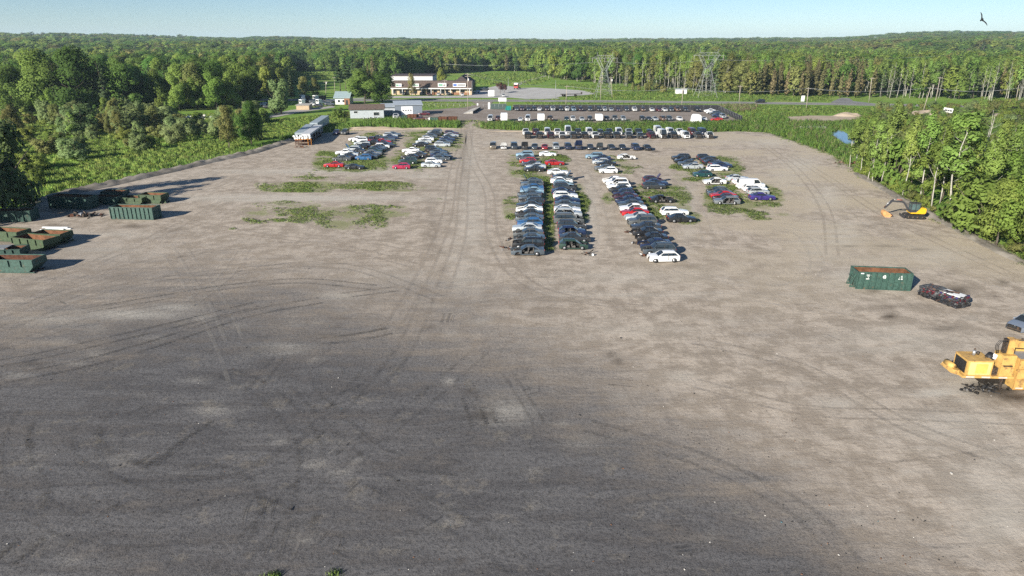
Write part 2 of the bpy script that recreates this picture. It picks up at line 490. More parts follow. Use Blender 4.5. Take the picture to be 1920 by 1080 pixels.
SANDM = gravel('bare_sand', (.33, .27, .2), (.42, .35, .27), (.24, .19, .13))
SHOULD = gravel('gravel_shoulder', (.30, .285, .26), (.37, .355, .33), (.2, .19, .17))
sheet('back_lot', rough(poly((735, 224), (748, 212), (800, 206), (868, 201), (930, 203), (1000, 205), (1345, 206), (1392, 229), (1305, 231), (1000, 232), (897, 232),
      (894, 240), (866, 240), (864, 231), (858, 228)), .5), -.06, BACKG)
def strip(name, pts, wd, z, mat, kind='structure', parent=None, off=0.0):
    L_, R_ = [], []
    for i, p in enumerate(pts):
        d = (pts[min(i + 1, len(pts) - 1)] - pts[max(i - 1, 0)]); d.z = 0; d.normalize()
        n = Vector((-d.y, d.x, 0))
        L_.append((p.x + n.x * (wd / 2 + off), p.y + n.y * (wd / 2 + off), z)); R_.append((p.x - n.x * (wd / 2 - off), p.y - n.y * (wd / 2 - off), z))
    mb = MB(); mb.grid([R_, L_], mat, False)
    o = mb.obj(name, parent)
    return put(o, kind=kind) if parent is None else o
ROAD = [ground(*q) for q in ((380, 186.5), (560, 187), (730, 187.8), (960, 188.4), (1200, 190.4), (1440, 193), (1560, 194.6), (1700, 196.8), (1900, 200.5), (2300, 209))]
strip('road_shoulder', ROAD, 13.0, -.05, SHOULD)
road = strip('road', ROAD, 7.6, -.02, ASPH)
PAINTW = plain('road_paint', (.62, .62, .58), .7, 0, .3, .15, 2)
PAINTY = plain('road_paint_yellow', (.6, .42, .06), .7, 0, .3, .15, 2)
strip('edge_line', ROAD, .16, -.008, PAINTW, parent=road, off=3.3)
strip('edge_line', ROAD, .16, -.008, PAINTW, parent=road, off=-3.3)
strip('centre_line', ROAD, .16, -.008, PAINTY, parent=road)
sheet('driveway', rough(poly((884, 190.5), (925, 190.5), (918, 197), (925, 203.5), (866, 202.5), (895, 196)), .3), -.035, BACKG)
sheet('side_road', rough(poly((1556, 192), (1578, 183), (1592, 183.5), (1600, 189), (1640, 194), (1590, 195)), .3), -.035, ASPH)
sheet('mall_parking', rough(poly((640, 185.5), (735, 180), (880, 179), (905, 166), (935, 160), (962, 162), (1050, 184.5), (985, 185.2), (960, 183), (735, 183.5)), .3), -.04, PALEG)
sheet('stone_pull_off', rough(poly((958, 166), (1000, 164), (1040, 166), (1085, 169), (1118, 173), (1110, 177), (1050, 181), (1035, 185), (985, 185.5), (960, 180)), .5), -.03, PALEG)
sheet('farm_track', rough(poly((962, 158), (985, 150), (1020, 142), (1023, 143), (992, 152), (968, 162)), .2), -.04, SHOULD)
sheet('sand_bar', rough(poly((1471, 219), (1520, 216.5), (1570, 217), (1605, 212), (1612, 222), (1570, 227), (1500, 229), (1475, 223)), .5), -.03, SANDM)
sheet('left_track', rough(poly((497, 222), (510, 214), (545, 206), (625, 198), (628, 201), (560, 211), (520, 219)), .3), -.04, SHOULD)
m, t, p = nodes('pond_water')
p.inputs['Base Color'].default_value = (.03, .045, .05, 1); p.inputs['Roughness'].default_value = .04; p.inputs['Specular IOR Level'].default_value = .9
bump(t, p, noise(t, 2.0, 3, .6, t.nodes.new('ShaderNodeNewGeometry').outputs['Position']), .06, .05)
sheet('pond', rough(poly((1557, 249), (1572, 244), (1586, 248), (1597, 256), (1601, 268), (1590, 270), (1572, 262)), .4, 2), -.02, m)
sheet('wetland_water', rough(poly((128, 273), (170, 269), (200, 267), (205, 271), (165, 276), (135, 277)), .4, 2), -.02, m)

# mounds of dirt and rubble
def mound(name, px, py, rx, ry, h, mat, seed, rz=0.0, lump=.35, n=22):
    c = ground(px, py)
    rows = []
    for i in range(n + 1):
        r = []
        for j in range(n + 1):
            u, v = i / n * 2 - 1, j / n * 2 - 1
            q = max(0, 1 - (u * u + v * v))
            k = mnoise.fractal(Vector((u * 2.2 + seed, v * 2.2, seed * .3)), .9, 2.1, 4)
            k2 = mnoise.noise(Vector((u * 9 + seed, v * 9, 3.1)))
            z = h * q ** .8 * (1 + lump * k * 1.3) + .18 * lump * k2 * h * (q > 0) - .2
            x, y = u * rx, v * ry
            r.append((c.x + x * math.cos(rz) - y * math.sin(rz), c.y + x * math.sin(rz) + y * math.cos(rz), z))
        rows.append(r)
    mb = MB(); mb.grid(rows, mat, True, True)
    return mb.obj(name)
DARKS = gravel('dark_rubble_soil', (.15, .135, .115), (.27, .245, .21), (.08, .072, .062))
for i, (a, b, rx, ry, h) in enumerate([(1735, 215, 9, 7, 1.7), (1700, 211, 5, 4, .9), (1770, 220, 4, 3, .8), (1895, 217, 9, 8, 1.0), (1590, 217, 6, 4, 1.3)]):
    put(mound('dirt_mound', a, b, rx, ry, h, SANDM, i * 3.7), kind='structure')
put(mound('dirt_bank', 700, 243, 14, 2.6, 1.0, SANDM, 5.1, 0.0), kind='structure')
put(mound('dirt_bank', 810, 242, 16, 1.7, .6, SANDM, 9.1, 0.0), kind='structure')
put(mound('dirt_bank', 1000, 247, 20, 1.5, .5, SANDM, 19.1, 0.0), kind='structure')
# long windrow of dark soil along the left edge
def berm(name, pts, wd, h, mat, seed):
    P = [ground(*q) for q in pts]; rows = []
    Q = []
    for a, b in zip(P, P[1:]):
        k = max(1, int((b - a).length / .8)); Q += [a.lerp(b, j / k) for j in range(k)]
    Q.append(P[-1]); n = 12
    for i, p in enumerate(Q):
        d = Q[min(i + 1, len(Q) - 1)] - Q[max(i - 1, 0)]; d.normalize(); nn = Vector((-d.y, d.x, 0)); r = []
        for j in range(n + 1):
            u = j / n * 2 - 1
            k = mnoise.fractal(Vector((p.x * .45 + seed, p.y * .45, u * 1.4)), .9, 2.1, 4)
            k2 = mnoise.noise(Vector((p.x * 1.9, p.y * 1.9, u * 5)))
            e = min(1, i / 6, (len(Q) - 1 - i) / 6)
            z = e * h * (1 - u * u) * (1 + .6 * k) + .16 * k2 * (1 - u * u) - .12
            r.append((p.x + nn.x * u * wd / 2, p.y + nn.y * u * wd / 2, z))
        rows.append(r)
    mb = MB(); mb.grid(rows, mat, True, False)
    return put(mb.obj(name), kind='structure')
berm('soil_windrow', ((60, 384), (130, 362), (190, 350), (250, 336), (300, 325), (400, 302), (470, 287), (525, 270), (560, 260)), 5.0, .75, DARKS, 2.0)
berm('soil_windrow', ((1600, 322), (1650, 350), (1700, 380), (1760, 412), (1830, 449), (1940, 505)), 2.6, .45, DARKS, 7.0)
# ------------------------------------------------------------------ buildings, fences, poles
def at2(p0, p1):
    """base point, turn and length of an edge given by two ground points seen in the picture"""
    a, b = ground(*p0), ground(*p1); d = b - a
    return a, math.atan2(d.y, d.x), d.length
SIDING = plain('pale_grey_siding', (.40, .43, .46), .6, 0, .3, .1, 1.5, (.25, .25, .24), .2)
SIDING2 = plain('blue_grey_siding', (.16, .19, .23), .6, 0, .3, .1, 1.5, (.1, .1, .1), .2)
SHINGLE = plain('brown_shingles', (.12, .09, .075), .9, 0, .2, .25, 2.5, (.07, .055, .05), .4)
DARKROOF = plain('dark_roof_shingles', (.075, .06, .06), .9, 0, .2, .2, 1)
TEALROOF = plain('pale_teal_metal_roof', (.30, .38, .40), .45, .2, .4, .08, 1)
GREYROOF = plain('pale_grey_metal_roof', (.40, .44, .47), .45, .2, .4, .08, 1)
BRICK = plain('orange_brick', (.25, .13, .08), .85, 0, .2, .2, 6)
CREAM = plain('cream_wall', (.44, .34, .23), .7, 0, .2, .08, 1)
WHITEW = plain('white_wall', (.56, .56, .55), .6, 0, .3, .05, .6)
DOORW = plain('white_door', (.70, .71, .72), .5, 0, .3, .05, 1)
SIGNW = plain('sign_white', (.64, .64, .63), .5, 0, .3, .03, 1)
SIGNG = plain('sign_green', (.03, .25, .13), .5, 0, .3, .05, 1)
SIGNB = plain('sign_blue', (.05, .12, .38), .5, 0, .3, .05, 1)
SIGNK = plain('sign_black', (.03, .03, .035), .5, 0, .3, .05, 1)
CONC = plain('concrete', (.36, .345, .32), .9, 0, .2, .15, 2, (.2, .19, .17), .3)
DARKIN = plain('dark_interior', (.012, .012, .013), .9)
def window(parent, x0, x1, y, z0, z1, frame=WHITEW, s=-1):
    mb = MB(); f = .09
    for a in ((x0, x1, z0, z0 + f), (x0, x1, z1 - f, z1), (x0, x0 + f, z0 + f, z1 - f), (x1 - f, x1, z0 + f, z1 - f)):
        mb.box(a[0], a[1], min(y, y + s * .07), max(y, y + s * .07), a[2], a[3], frame)
    o = mb.obj('window', parent)
    g = MB(); g.box(x0 + f, x1 - f, min(y, y + s * .03), max(y, y + s * .03), z0 + f, z1 - f, GLASS); g.obj('pane', o)
    return o
def block(name, parent, x0, x1, y0, y1, z0, z1, mat):
    mb = MB(); mb.box(x0, x1, y0, y1, z0, z1, mat); return mb.obj(name, parent)
# pale grey shed with the brown roof
p, rz_, L = at2((657, 222), (720, 221))
sh = empty('shed', p, rz_, 'pale grey sided shed with brown shingle roof beside the scrap bins', 'shed')
block('wall', sh, 0, L, 0, 7, 0, 3.3, SIDING)
mb = MB()
for i in range(int(L / .45)): mb.box(i * .45 + .1, i * .45 + .14, -.03, -.002, .1, 3.2, SIDING)
o = mb.obj('siding_seam', sh); o['kind'] = 'stuff'
mb = MB(); mb.prism([(-.5, 3.25), (3.5, 4.9), (7.5, 3.25), (7.5, 3.45), (3.5, 5.12), (-.5, 3.45)], 0, L + 1.0, SHINGLE)
ro = mb.obj('roof', sh); ro.rotation_euler = (0, 0, math.pi / 2); ro.location = (L + .5, 0, 0)
mb = MB(); mb.box(2.5, 3.1, 1.2, 1.7, 3.8, 4.4, STEEL); mb.obj('roof_vent', ro).location = (0, 0, 0)
window(sh, 1.4, 3.0, 0, 1.9, 2.8); window(sh, 9.0, 11.3, 0, .9, 2.3)
mb = MB(); mb.prism([(0, 3.3), (3.5, 4.88), (7, 3.3)], 0, .1, SIDING)
gb = mb.obj('gable', sh); gb.rotation_euler = (0, 0, math.pi / 2); gb.location = (L + .0, 0, 0)
# blue grey workshop with the white garage door
p, rz_, L = at2((741, 216.5), (792, 215.5))
wsp = empty('workshop', p, rz_, 'blue grey workshop with white overhead door and pale metal roof', 'workshop')
block('wall', wsp, 0, L, 0, 9, 0, 4.0, SIDING2)
mb = MB(); mb.prism([(-.4, 3.98), (9.4, 5.0), (9.4, 5.15), (-.4, 4.13)], -.4, L + .4, GREYROOF); ro = mb.obj('roof', wsp); ro.rotation_euler = (0, 0, math.pi / 2); ro.location = (L, 0, 0)
dr = block('garage_door', wsp, 2.6, 7.2, -.06, -.003, 0, 3.5, DOORW)
for i in range(4): block('door_pane', dr, 3.1 + i * 1.0, 3.7 + i * 1.0, -.1, -.063, 1.8, 2.2, GLASS)
wing = block('side_wing', wsp, -5.2, -.003, 1.0, 8, 0, 3.2, SIDING)
mb = MB(); mb.prism([(.4, 3.22), (8.4, 4.1), (8.4, 4.25), (.4, 3.37)], 0, 5.6, GREYROOF); ro = mb.obj('wing_roof', wsp); ro.rotation_euler = (0, 0, math.pi / 2); ro.location = (.0, 0, 0)
block('wing_door', wsp, -4.4, -1.0, .93, .997, 0, 2.1, SIDING2)
# small house, teal roof
p, rz_, L = at2((629, 196), (655, 196))
hs = empty('house', p, rz_, 'small white house with pale teal metal roof beside the maples', 'house')
block('wall', hs, 0, L, 0, 9, 0, 3.0, WHITEW)
block('brick_bay', hs, L - 2.2, L + .4, -.5, -.003, 0, 2.9, BRICK)
mb = MB(); mb.prism([(-.7, 2.95), (4.5, 5.6), (9.7, 2.95), (9.7, 3.15), (4.5, 5.85), (-.7, 3.15)], 0, L + 1.4, TEALROOF); ro = mb.obj('roof', hs); ro.rotation_euler = (0, 0, math.pi / 2); ro.location = (L + .7, 0, 0)
window(hs, 1.2, 2.4, 0, 1.0, 2.2); window(hs, 3.4, 4.6, 0, 1.0, 2.2)
block('door', hs, L - 1.5, L - .5, -.56, -.503, 0, 2.1, SIGNK)
# long shop building
p, rz_, L = at2((733, 178.2), (884, 178.4))
ml = empty('shop_building', p, rz_, 'long low shop building with brown roof, sign boards and parked cars', 'shop building')
block('wall', ml, 0, L, 2.2, 14, 0, 3.6, CREAM)
block('fascia', ml, 0, L, 0, .5, 3.3, 3.85, WHITEW)
mb = MB(); mb.prism([(0, 3.86), (5.5, 7.3), (14.4, 7.3), (14.4, 3.62), (.5, 3.62)], 0, L, SHINGLE); ro = mb.obj('roof', ml); ro.rotation_euler = (0, 0, math.pi / 2); ro.location = (L, 0, 0)
for i in range(9):
    block('canopy_post', ml, 1.0 + i * (L - 2.2) / 8, 1.3 + i * (L - 2.2) / 8, .1, .4, 0, 3.29, WHITEW)
k = 0; x = 1.0
rs_ = random.Random(3)
while x < L - 3:
    wd = rs_.choice([1.4, 2.2, 2.8]); window(ml, x, x + wd, 2.2, .6, 2.7, SIGNK); x += wd + rs_.choice([.7, 1.4, 2.2])
for a, b in ((L - 11, L - 1.4), (20, 28)): block('brick_panel', ml, a, b, 2.05, 2.12, 0, 1.3, BRICK)
def sign_board(parent, x0, x1, z0, z1, y, marks):
    o = block('sign_board', parent, x0, x1, y, y + .15, z0, z1, SIGNW)
    mb = MB()
    for a, b, c, d, m_ in marks: mb.box(lerp2(x0, x1, a), lerp2(x0, x1, b), y - .03, y - .003, lerp2(z0, z1, c), lerp2(z0, z1, d), m_)
    mb.obj('sign_print', o); return o
def lerp2(a, b, t): return a + (b - a) * t
sign_board(ml, L * .06, L * .135, 4.5, 6.2, 1.0, ((.1, .5, .3, .7, SIGNG), (.55, .9, .35, .65, SIGNB)))
sign_board(ml, L * .27, L * .35, 4.5, 6.2, 1.0, ((.1, .9, .35, .65, SIGNG),))
sign_board(ml, L * .585, L * .69, 4.4, 6.5, 1.0, ((.1, .55, .3, .7, SIGNG), (.6, .9, .35, .6, SIGNK)))
sign_board(ml, L * .77, L * .93, 4.5, 6.4, 1.0, ((.04, .3, .2, .8, SIGNB), (.35, .95, .35, .65, SIGNK)))
p, rz_, L2 = at2((734, 174), (812, 174))
wh = empty('warehouse', p, rz_, 'tall plain white warehouse block rising behind the shop building', 'warehouse')
block('wall', wh, 0, L2, 0, 24, 0, 9.4, WHITEW); block('parapet', wh, -.2, L2 + .2, -.2, 24.2, 9.403, 9.9, DARKROOF)
p, rz_, L3 = at2((848, 171.5), (884, 171.5))
wg = empty('annex', p, rz_, 'dark roofed annex at the right end of the shop building', 'annex')
block('wall', wg, 0, L3, 0, 38, 0, 4.2, SIGNK)
block('white_parapet', wg, -6, L3 * .7, -.3, .3, 4.203, 5.4, WHITEW)
mb = MB(); mb.prism([(-.8, 4.21), (L3 / 2, 9.0), (L3 + .8, 4.21)], .31, 39, DARKROOF); mb.obj('roof', wg)
# ramp slab on the back lot
p = ground(868, 213)
rp = empty('loading_ramp', p, 0, 'concrete loading ramp slab on the back lot by the gate', 'ramp')
mb = MB(); mb.prism([(0, 0), (4.2, 0), (4.2, .95), (3.6, .95)], 0, 22, CONC)
o = mb.obj('slab', rp); o.rotation_euler = (0, 0, R(-6))
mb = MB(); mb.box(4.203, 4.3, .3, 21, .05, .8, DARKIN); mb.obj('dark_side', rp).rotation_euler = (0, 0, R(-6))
# white hut, slab, signs
def hut(px, py, w_, d_, h_, label):
    p = ground(px, py); o = empty('storage_hut', p, R(-8), label, 'hut')
    block('wall', o, -w_ / 2, w_ / 2, 0, d_, 0, h_, WHITEW)
    mb = MB(); mb.prism([(-.2, h_ + .003), (d_ / 2, h_ + .5), (d_ + .2, h_ + .003)], -w_ / 2 - .2, w_ / 2 + .2, GREYROOF); r_ = mb.obj('roof', o); r_.rotation_euler = (0, 0, math.pi / 2)
    block('door', o, .6, 1.6, -.06, -.003, 0, 2, SIGNK)
hut(1277, 176, 6.4, 4, 2.4, 'small white hut on the meadow at the forest foot')
p = ground(1524, 240); put(block('concrete_slab', None, -4.2, 4.2, -1.4, 1.6, -.1, .55, CONC), 'long concrete slab lying in the grass beside the pond', 'slab'); bpy.data.objects['concrete_slab'].location = p; bpy.data.objects['concrete_slab'].rotation_euler = (0, 0, R(4))
def billboard(px, py, w_, z0, z1, label, name='roadside_sign', tilt=0, marks=(), rz=0.0):
    p = ground(px, py); o = empty(name, p, rz, label, 'sign'); o.rotation_euler = (0, tilt, rz)
    for s in (-1, 1): block('sign_leg', o, s * w_ * .36 - .08, s * w_ * .36 + .08, .0, .16, 0, z0 + .2, STEEL)
    b = block('sign_panel', o, -w_ / 2, w_ / 2, -.14, -.003, z0, z1, SIGNW)
    if marks:
        mb = MB()
        for a, b_, c, d, m_ in marks: mb.box(lerp2(-w_ / 2, w_ / 2, a), lerp2(-w_ / 2, w_ / 2, b_), -.17, -.143, lerp2(z0, z1, c), lerp2(z0, z1, d), m_)
        mb.obj('sign_print', b)
    return o
billboard(921, 181.5, 3.4, .3, 3.5, 'plain white square sign board on the pale lot by the driveway')
billboard(1775, 214, 4.0, .3, 2.5, 'tilted white sign board with dark print beside the dirt mound', 'leaning_sign', R(9), ((.12, .42, .42, .68, SIGNK), (.46, .6, .42, .68, SIGNK), (.64, .9, .42, .68, SIGNK)))
billboard(1504.5, 190.5, 1.7, .1, 2.9, 'narrow white kiosk sign standing on the verge by the brown cedars', 'kiosk_sign')
billboard(942, 203, 3.6, 3.0, 4.6, 'pale billboard raised over the slatted bins at the gate', 'gate_billboard')
billboard(917, 204.5, .9, 0, 2.9, 'tall narrow white board at the left end of the back lot fence', 'gate_board')
billboard(895.5, 199, .7, .4, 1.3, 'small white notice hanging on the yard gate', 'gate_notice')
# privacy fence round the back lot
FDARK = plain('privacy_slat_black', (.02, .021, .025), .6, 0, .4, .25, 4)
def fence(name, pts, h, mat, label, cat='fence', see=False, step=3.0):
    P = [ground(*q) for q in pts]
    root = empty(name, P[0], 0, label, cat)
    pm = MB(); pm.bar((0, 0, 0), (0, 0, h + .12), .05, STEEL, 6); pme = pm.mesh('fence_post')
    for a, b in zip(P, P[1:]):
        n = max(1, round((b - a).length / step)); rz = math.atan2(b.y - a.y, b.x - a.x); w_ = (b - a).length / n
        mb = MB()
        if see:
            mb.bar((0, 0, h), (w_, 0, h), .035, STEEL, 5)
            for z in (.15, h * .5): mb.bar((0, 0, z), (w_, 0, z), .012, STEEL, 3)
            for i in range(1, int(w_ / .5)): mb.bar((i * .5, 0, .1), (i * .5, 0, h), .010, STEEL, 3)
        else:
            m_ = int(w_ / .3)
            for i in range(m_): mb.box(w_ * i / m_ + .002, w_ * (i + 1) / m_ - .002, -.02 - .02 * (i % 2), .02 - .02 * (i % 2), .05, h, mat)
            mb.bar((0, .06, h + .03), (w_, .06, h + .03), .035, STEEL, 5)
        me = mb.mesh('fence_panel')
        for i in range(n):
            q = a.lerp(b, i / n) - P[0]
            link('mesh_panel' if see else 'privacy_panel', me, root, q, (0, 0, rz)); link('post', pme, root, q)
    return root
fence('privacy_fence', ((962, 205.6), (1345, 206.2), (1391, 229)), 2.1, FDARK, 'black slatted privacy fence along the back and right side of the back lot')
fence('chain_fence', ((793, 203.5), (862, 203), (884, 203.2)), 2.0, STEEL, 'see-through chain fence left of the yard gate', see=True)
fence('chain_gate', ((885, 203.2), (917, 204)), 2.0, STEEL, 'see-through chain gate across the driveway', 'gate', see=True)
SLATG = plain('dark_green_panel', (.03, .055, .05), .6, 0, .4, .15, 3)
fence('green_fence', ((920, 204.6), (950, 205)), 2.3, SLATG, 'dark green slatted fence panels below the pale billboard', step=1.7)
# utility poles
def pole(base, top, label, arms=1, box=False, group=None, name='utility_pole', wood=True):
    a = ground(*base); b_ = (540.0 - top[1]) / 1280.0; d = CP + b_ * SP
    h = CAM_H + (-SP + b_ * CP) * a.y / d; x1 = (top[0] - 960) / 1280 / d * a.y
    root = empty(name, a, 0, label, 'pole', group)
    ax = x1 - a.x; m_ = WOODP if wood else STEEL
    mb = MB(); mb.bar((0, 0, -.2), (ax, 0, h), .17 if wood else .1, m_, 8, .11 if wood else .07); mb.obj('post', root)
    for k in range(arms):
        mb = MB(); z = h - .5 - .9 * k; xx = ax * z / h; mb.box(xx - 1.2, xx + 1.2, -.26, -.16, z - .07, z + .07, m_)
        for q in (-1.05, -.5, .5, 1.05): mb.bar((xx + q, -.21, z + .07), (xx + q, -.21, z + .25), .05, CONC, 5)
        mb.obj('crossarm', root)
    if box:
        mb = MB(); mb.bar((ax * .8 + .35, -.1, h * .78), (ax * .8 + .35, -.1, h * .78 + 1.1), .28, SIGNW, 10); mb.obj('transformer', root)
    root['tip'] = (a.x + ax, a.y, h)
    return Vector((a.x + ax, a.y, h))
T = []
T.append(pole((877, 205), (877, 137), 'tall utility pole at the yard gate in front of the shop roof', 2, True))
T.append(pole((1061, 197), (1063, 160), 'pole at the middle of the privacy fence', 1))
T.append(pole((1278, 200), (1281, 164), 'pole beside the white hut across the road', 1))
T.append(pole((1512, 203), (1516, 164), 'pole standing in the grass right of the kiosk sign', 1))
T.append(pole((1731, 208), (1745, 163), 'leaning pole by the dirt mound', 1))
U = []
U.append(pole((834, 184), (834, 149), 'thin pole before the shop signs', 1))
U.append(pole((953, 182.5), (953, 146), 'lamp pole at the pale lot by the dark red trees', 0, wood=False))
U.append(pole((1042, 186), (1042, 151), 'thin pole on the pale stone pull-off', 0, wood=False))
U.append(pole((1126, 187), (1127, 144), 'pole left of the pylon waist on the meadow', 1))
U.append(pole((1148, 183), (1146, 144), 'pole with a transformer on the meadow under the pylon', 1, True))
U.append(pole((1386, 190.5), (1388, 160), 'pole at the left end of the brown cedars', 1))
U.append(pole((1629, 191.5), (1635, 145), 'tall leaning pole at the side road', 1))
U.append(pole((1753, 195), (1763, 144), 'tall leaning pole right of the leaning pole by the mound', 1))
pole((885, 180), (885, 152), 'thin pale pole at the right end of the shops', 0, wood=False)
pole((611, 179), (611, 152), 'pole with white transformer behind the parked trucks', 1, True)
pole((628, 176), (627, 144), 'tall pale pole behind the teal roofed house', 1)
pole((1905, 188), (1910, 160), 'thin pole at the right picture edge beyond the road', 0)
WIRE = plain('wire', (.30, .31, .32), .5, .3, .4, .05)
def wires(pts, name, label, n=3):
    root = empty(name, (0, 0, 0), 0, label, 'wires')
    mb = MB()
    for k in range(n):
        for a, b in zip(pts, pts[1:]):
            o = Vector(((-1, 1, 0)[k % 3] * 1.0, 0, -.3 - .9 * (k // 3))); q = []
            for i in range(13):
                t = i / 12; q.append(a.lerp(b, t) + o - Vector((0, 0, 1.6 * 4 * t * (1 - t))))
            mb.tube(q, .022, WIRE, 3)
    mb.obj('cable', root)
wires(T + [Vector((210, 292, 11)), Vector((330, 285, 12))], 'power_lines', 'thin wires strung along the roadside poles', 3)
# transmission towers
def pylon(px, py, h, w_, label, arm=True, rz=0.0):
    p = ground(px, py); p.z = float(land(p.x, p.y)) - .2
    root = empty('transmission_tower', p, rz, label, 'pylon'); r = .08
    zb, zw, zt = 0, h * .62, h
    def lattice(mb, za, wa, zc, wc, n, r):
        pr = None
        for i in range(n + 1):
            t = i / n; z = lerp2(za, zc, t); q = lerp2(wa, wc, t) / 2; c = [(-q, -q, z), (q, -q, z), (q, q, z), (-q, q, z)]
            if pr:
                for j in range(4):
                    mb.bar(pr[j], c[j], r, STEEL, 4); mb.bar(pr[j], c[(j + 1) % 4], r * .55, STEEL, 3); mb.bar(c[j], c[(j + 1) % 4], r * .55, STEEL, 3)
            pr = c
    mb = MB(); lattice(mb, 0, w_, zw, w_ * .26, 5, r); mb.obj('lattice_body', root)
    mb = MB(); q = w_ * .13
    for s in (-1, 1):
        for y in (-q, q):
            mb.bar((s * q, y, zw), (s * w_ * .52, y * .6, zt - 2.2), r, STEEL, 4); mb.bar((s * q * .2, y, zw + .4), (s * w_ * .34, y * .6, zt - 2.2), r * .8, STEEL, 4)
            for i in range(4):
                t, t2 = i / 4, (i + .7) / 4
                mb.bar(Vector((s * q, y, zw)).lerp(Vector((s * w_ * .52, y * .6, zt - 2.2)), t), Vector((s * q * .2, y, zw + .4)).lerp(Vector((s * w_ * .34, y * .6, zt - 2.2)), t2), r * .5, STEEL, 3)
    mb.obj('fork', root)
    mb = MB(); A_ = w_ * .78
    for y in (-q * .6, q * .6):
        mb.bar((-A_, y, zt - 2.2), (A_, y, zt - 2.2), r, STEEL, 4); mb.bar((-A_ * .6, y, zt - .8), (A_ * .6, y, zt - .8), r * .8, STEEL, 4)
        for i in range(8): mb.bar((lerp2(-A_, A_, i / 8), y, zt - 2.2), (lerp2(-A_ * .6, A_ * .6, (i + .5) / 8), y, zt - .8), r * .55, STEEL, 3)
    for s in (-1, 1): mb.bar((s * A_ * .55, 0, zt - .8), (s * A_ * .62, 0, zt + .9), r, STEEL, 4)
    mb.obj('crossarm', root)
    mb = MB()
    for x in (-A_ * .95, 0, A_ * .95): mb.bar((x, 0, zt - 2.2), (x, 0, zt - 4.4), .09, CONC, 5)
    mb.obj('insulator', root)
    return p
p1 = pylon(1131, 181, 22.5, 9.0, 'left one of the two steel lattice power pylons on the meadow')
p2 = pylon(1322, 182, 24.0, 10.5, 'right one of the two steel lattice power pylons beside the brown cedars')
pw = [p1 + Vector((0, 0, 19)), p2 + Vector((0, 0, 20))]
wires([pw[0] + (pw[0] - pw[1]) * 1.6] + pw + [pw[1] + (pw[1] - pw[0]) * 2.2], 'transmission_lines', 'high wires strung between the lattice pylons', 3)
for i, (px, d, h) in enumerate(((595, 4200, 78), (627, 4300, 82), (700, 4500, 76))):
    x = (px - 960) / 1280 * d / .94; y = d
    p = Vector((x, y, 0)); root = empty('transmission_tower', (x, y, float(land(x, y)) - 1), 0, 'tiny distant pylon on the skyline, %s from the left' % ('first', 'second', 'third')[i], 'pylon', 'distant pylons on the skyline')
    mb = MB()
    for s in (-1, 1): mb.bar((s * 5, 0, 0), (s * .9, 0, h * .6), .6, STEEL, 4); mb.bar((s * .9, 0, h * .55), (s * 8, 0, h * .62), .5, STEEL, 4)
    mb.bar((-9, 0, h * .62), (9, 0, h * .62), .5, STEEL, 4); mb.obj('lattice_body', root)
mb = MB()
x, y = (83 - 960) / 1280 * 2600 / .94, 2600
root = empty('radio_mast', (x, y, float(land(x, y))), 0, 'thin radio mast rising over the wood at the left', 'mast')
mb.bar((0, 0, 0), (0, 0, 62), .35, STEEL, 4); 
for z in (25, 45): mb.bar((-.8, 0, z), (.8, 0, z), .3, STEEL, 4)
mb.obj('lattice_shaft', root)
# far houses
for i, (px, py_d, s) in enumerate(((1563, 2500, 1.0), (1651, 2500, 1.2), (800, 1300, 1.2))):
    d = py_d; x = (px - 960) / 1280 * d / .94
    o = empty('farmhouse', (x, d, float(land(x, d)) + (13 if i < 2 else 10)), .3, ('tiny white house on the hill, left', 'tiny white house on the hill, right', 'tiny pale roofed house among the trees left of centre')[i], 'house')
    block('wall', o, -7 * s, 7 * s, 0, 8, -14, 5, WHITEW); mb = MB(); mb.prism([(-7.6 * s, 5.003), (0, 9), (7.6 * s, 5.003)], -.5, 8.5, GREYROOF); mb.obj('roof', o)
# ------------------------------------------------------------------ road vehicles
KINDS = {   # L, W, H, belt, hood, x: cowl, roof front, roof rear, rear glass base; deck height, axles, wheel radius
    'sedan':     dict(L=4.65, W=1.80, H=1.45, zb=.93, hd=.90, xc=.86, xf=.18, xr=-.98, xd=-1.62, dk=.98, ax=(1.38, -1.32), wr=.32),
    'coupe':     dict(L=4.45, W=1.76, H=1.33, zb=.90, hd=.84, xc=.72, xf=.00, xr=-.85, xd=-1.66, dk=.95, ax=(1.30, -1.28), wr=.32),
    'hatchback': dict(L=4.15, W=1.76, H=1.50, zb=.95, hd=.93, xc=.88, xf=.22, xr=-1.45, xd=-1.93, dk=1.0, ax=(1.25, -1.30), wr=.31),
    'wagon':     dict(L=4.65, W=1.80, H=1.50, zb=.95, hd=.92, xc=.86, xf=.22, xr=-1.80, xd=-2.18, dk=1.0, ax=(1.36, -1.34), wr=.32),
    'suv':       dict(L=4.60, W=1.86, H=1.72, zb=1.08, hd=1.06, xc=.92, xf=.36, xr=-1.85, xd=-2.20, dk=1.1, ax=(1.36, -1.32), wr=.37),
    'minivan':   dict(L=4.95, W=1.95, H=1.76, zb=1.05, hd=1.00, xc=1.30, xf=.50, xr=-2.05, xd=-2.38, dk=1.1, ax=(1.56, -1.45), wr=.34),
    'pickup':    dict(L=5.60, W=2.06, H=1.95, zb=1.25, hd=1.2, xc=1.10, xf=.62, xr=-.62, xd=-.80, dk=1.15, ax=(1.75, -1.65), wr=.40),
    'van':       dict(L=5.40, W=2.00, H=2.15, zb=1.25, hd=1.15, xc=1.85, xf=1.25, xr=-2.55, xd=-2.66, dk=1.2, ax=(1.80, -1.70), wr=.37),
    'tall_van':  dict(L=5.80, W=2.06, H=2.75, zb=1.35, hd=1.20, xc=2.10, xf=1.35, xr=-2.80, xd=-2.86, dk=1.2, ax=(2.00, -1.80), wr=.38),
}
CARMESH = {}
def lerp(a, b, t): return a + (b - a) * t
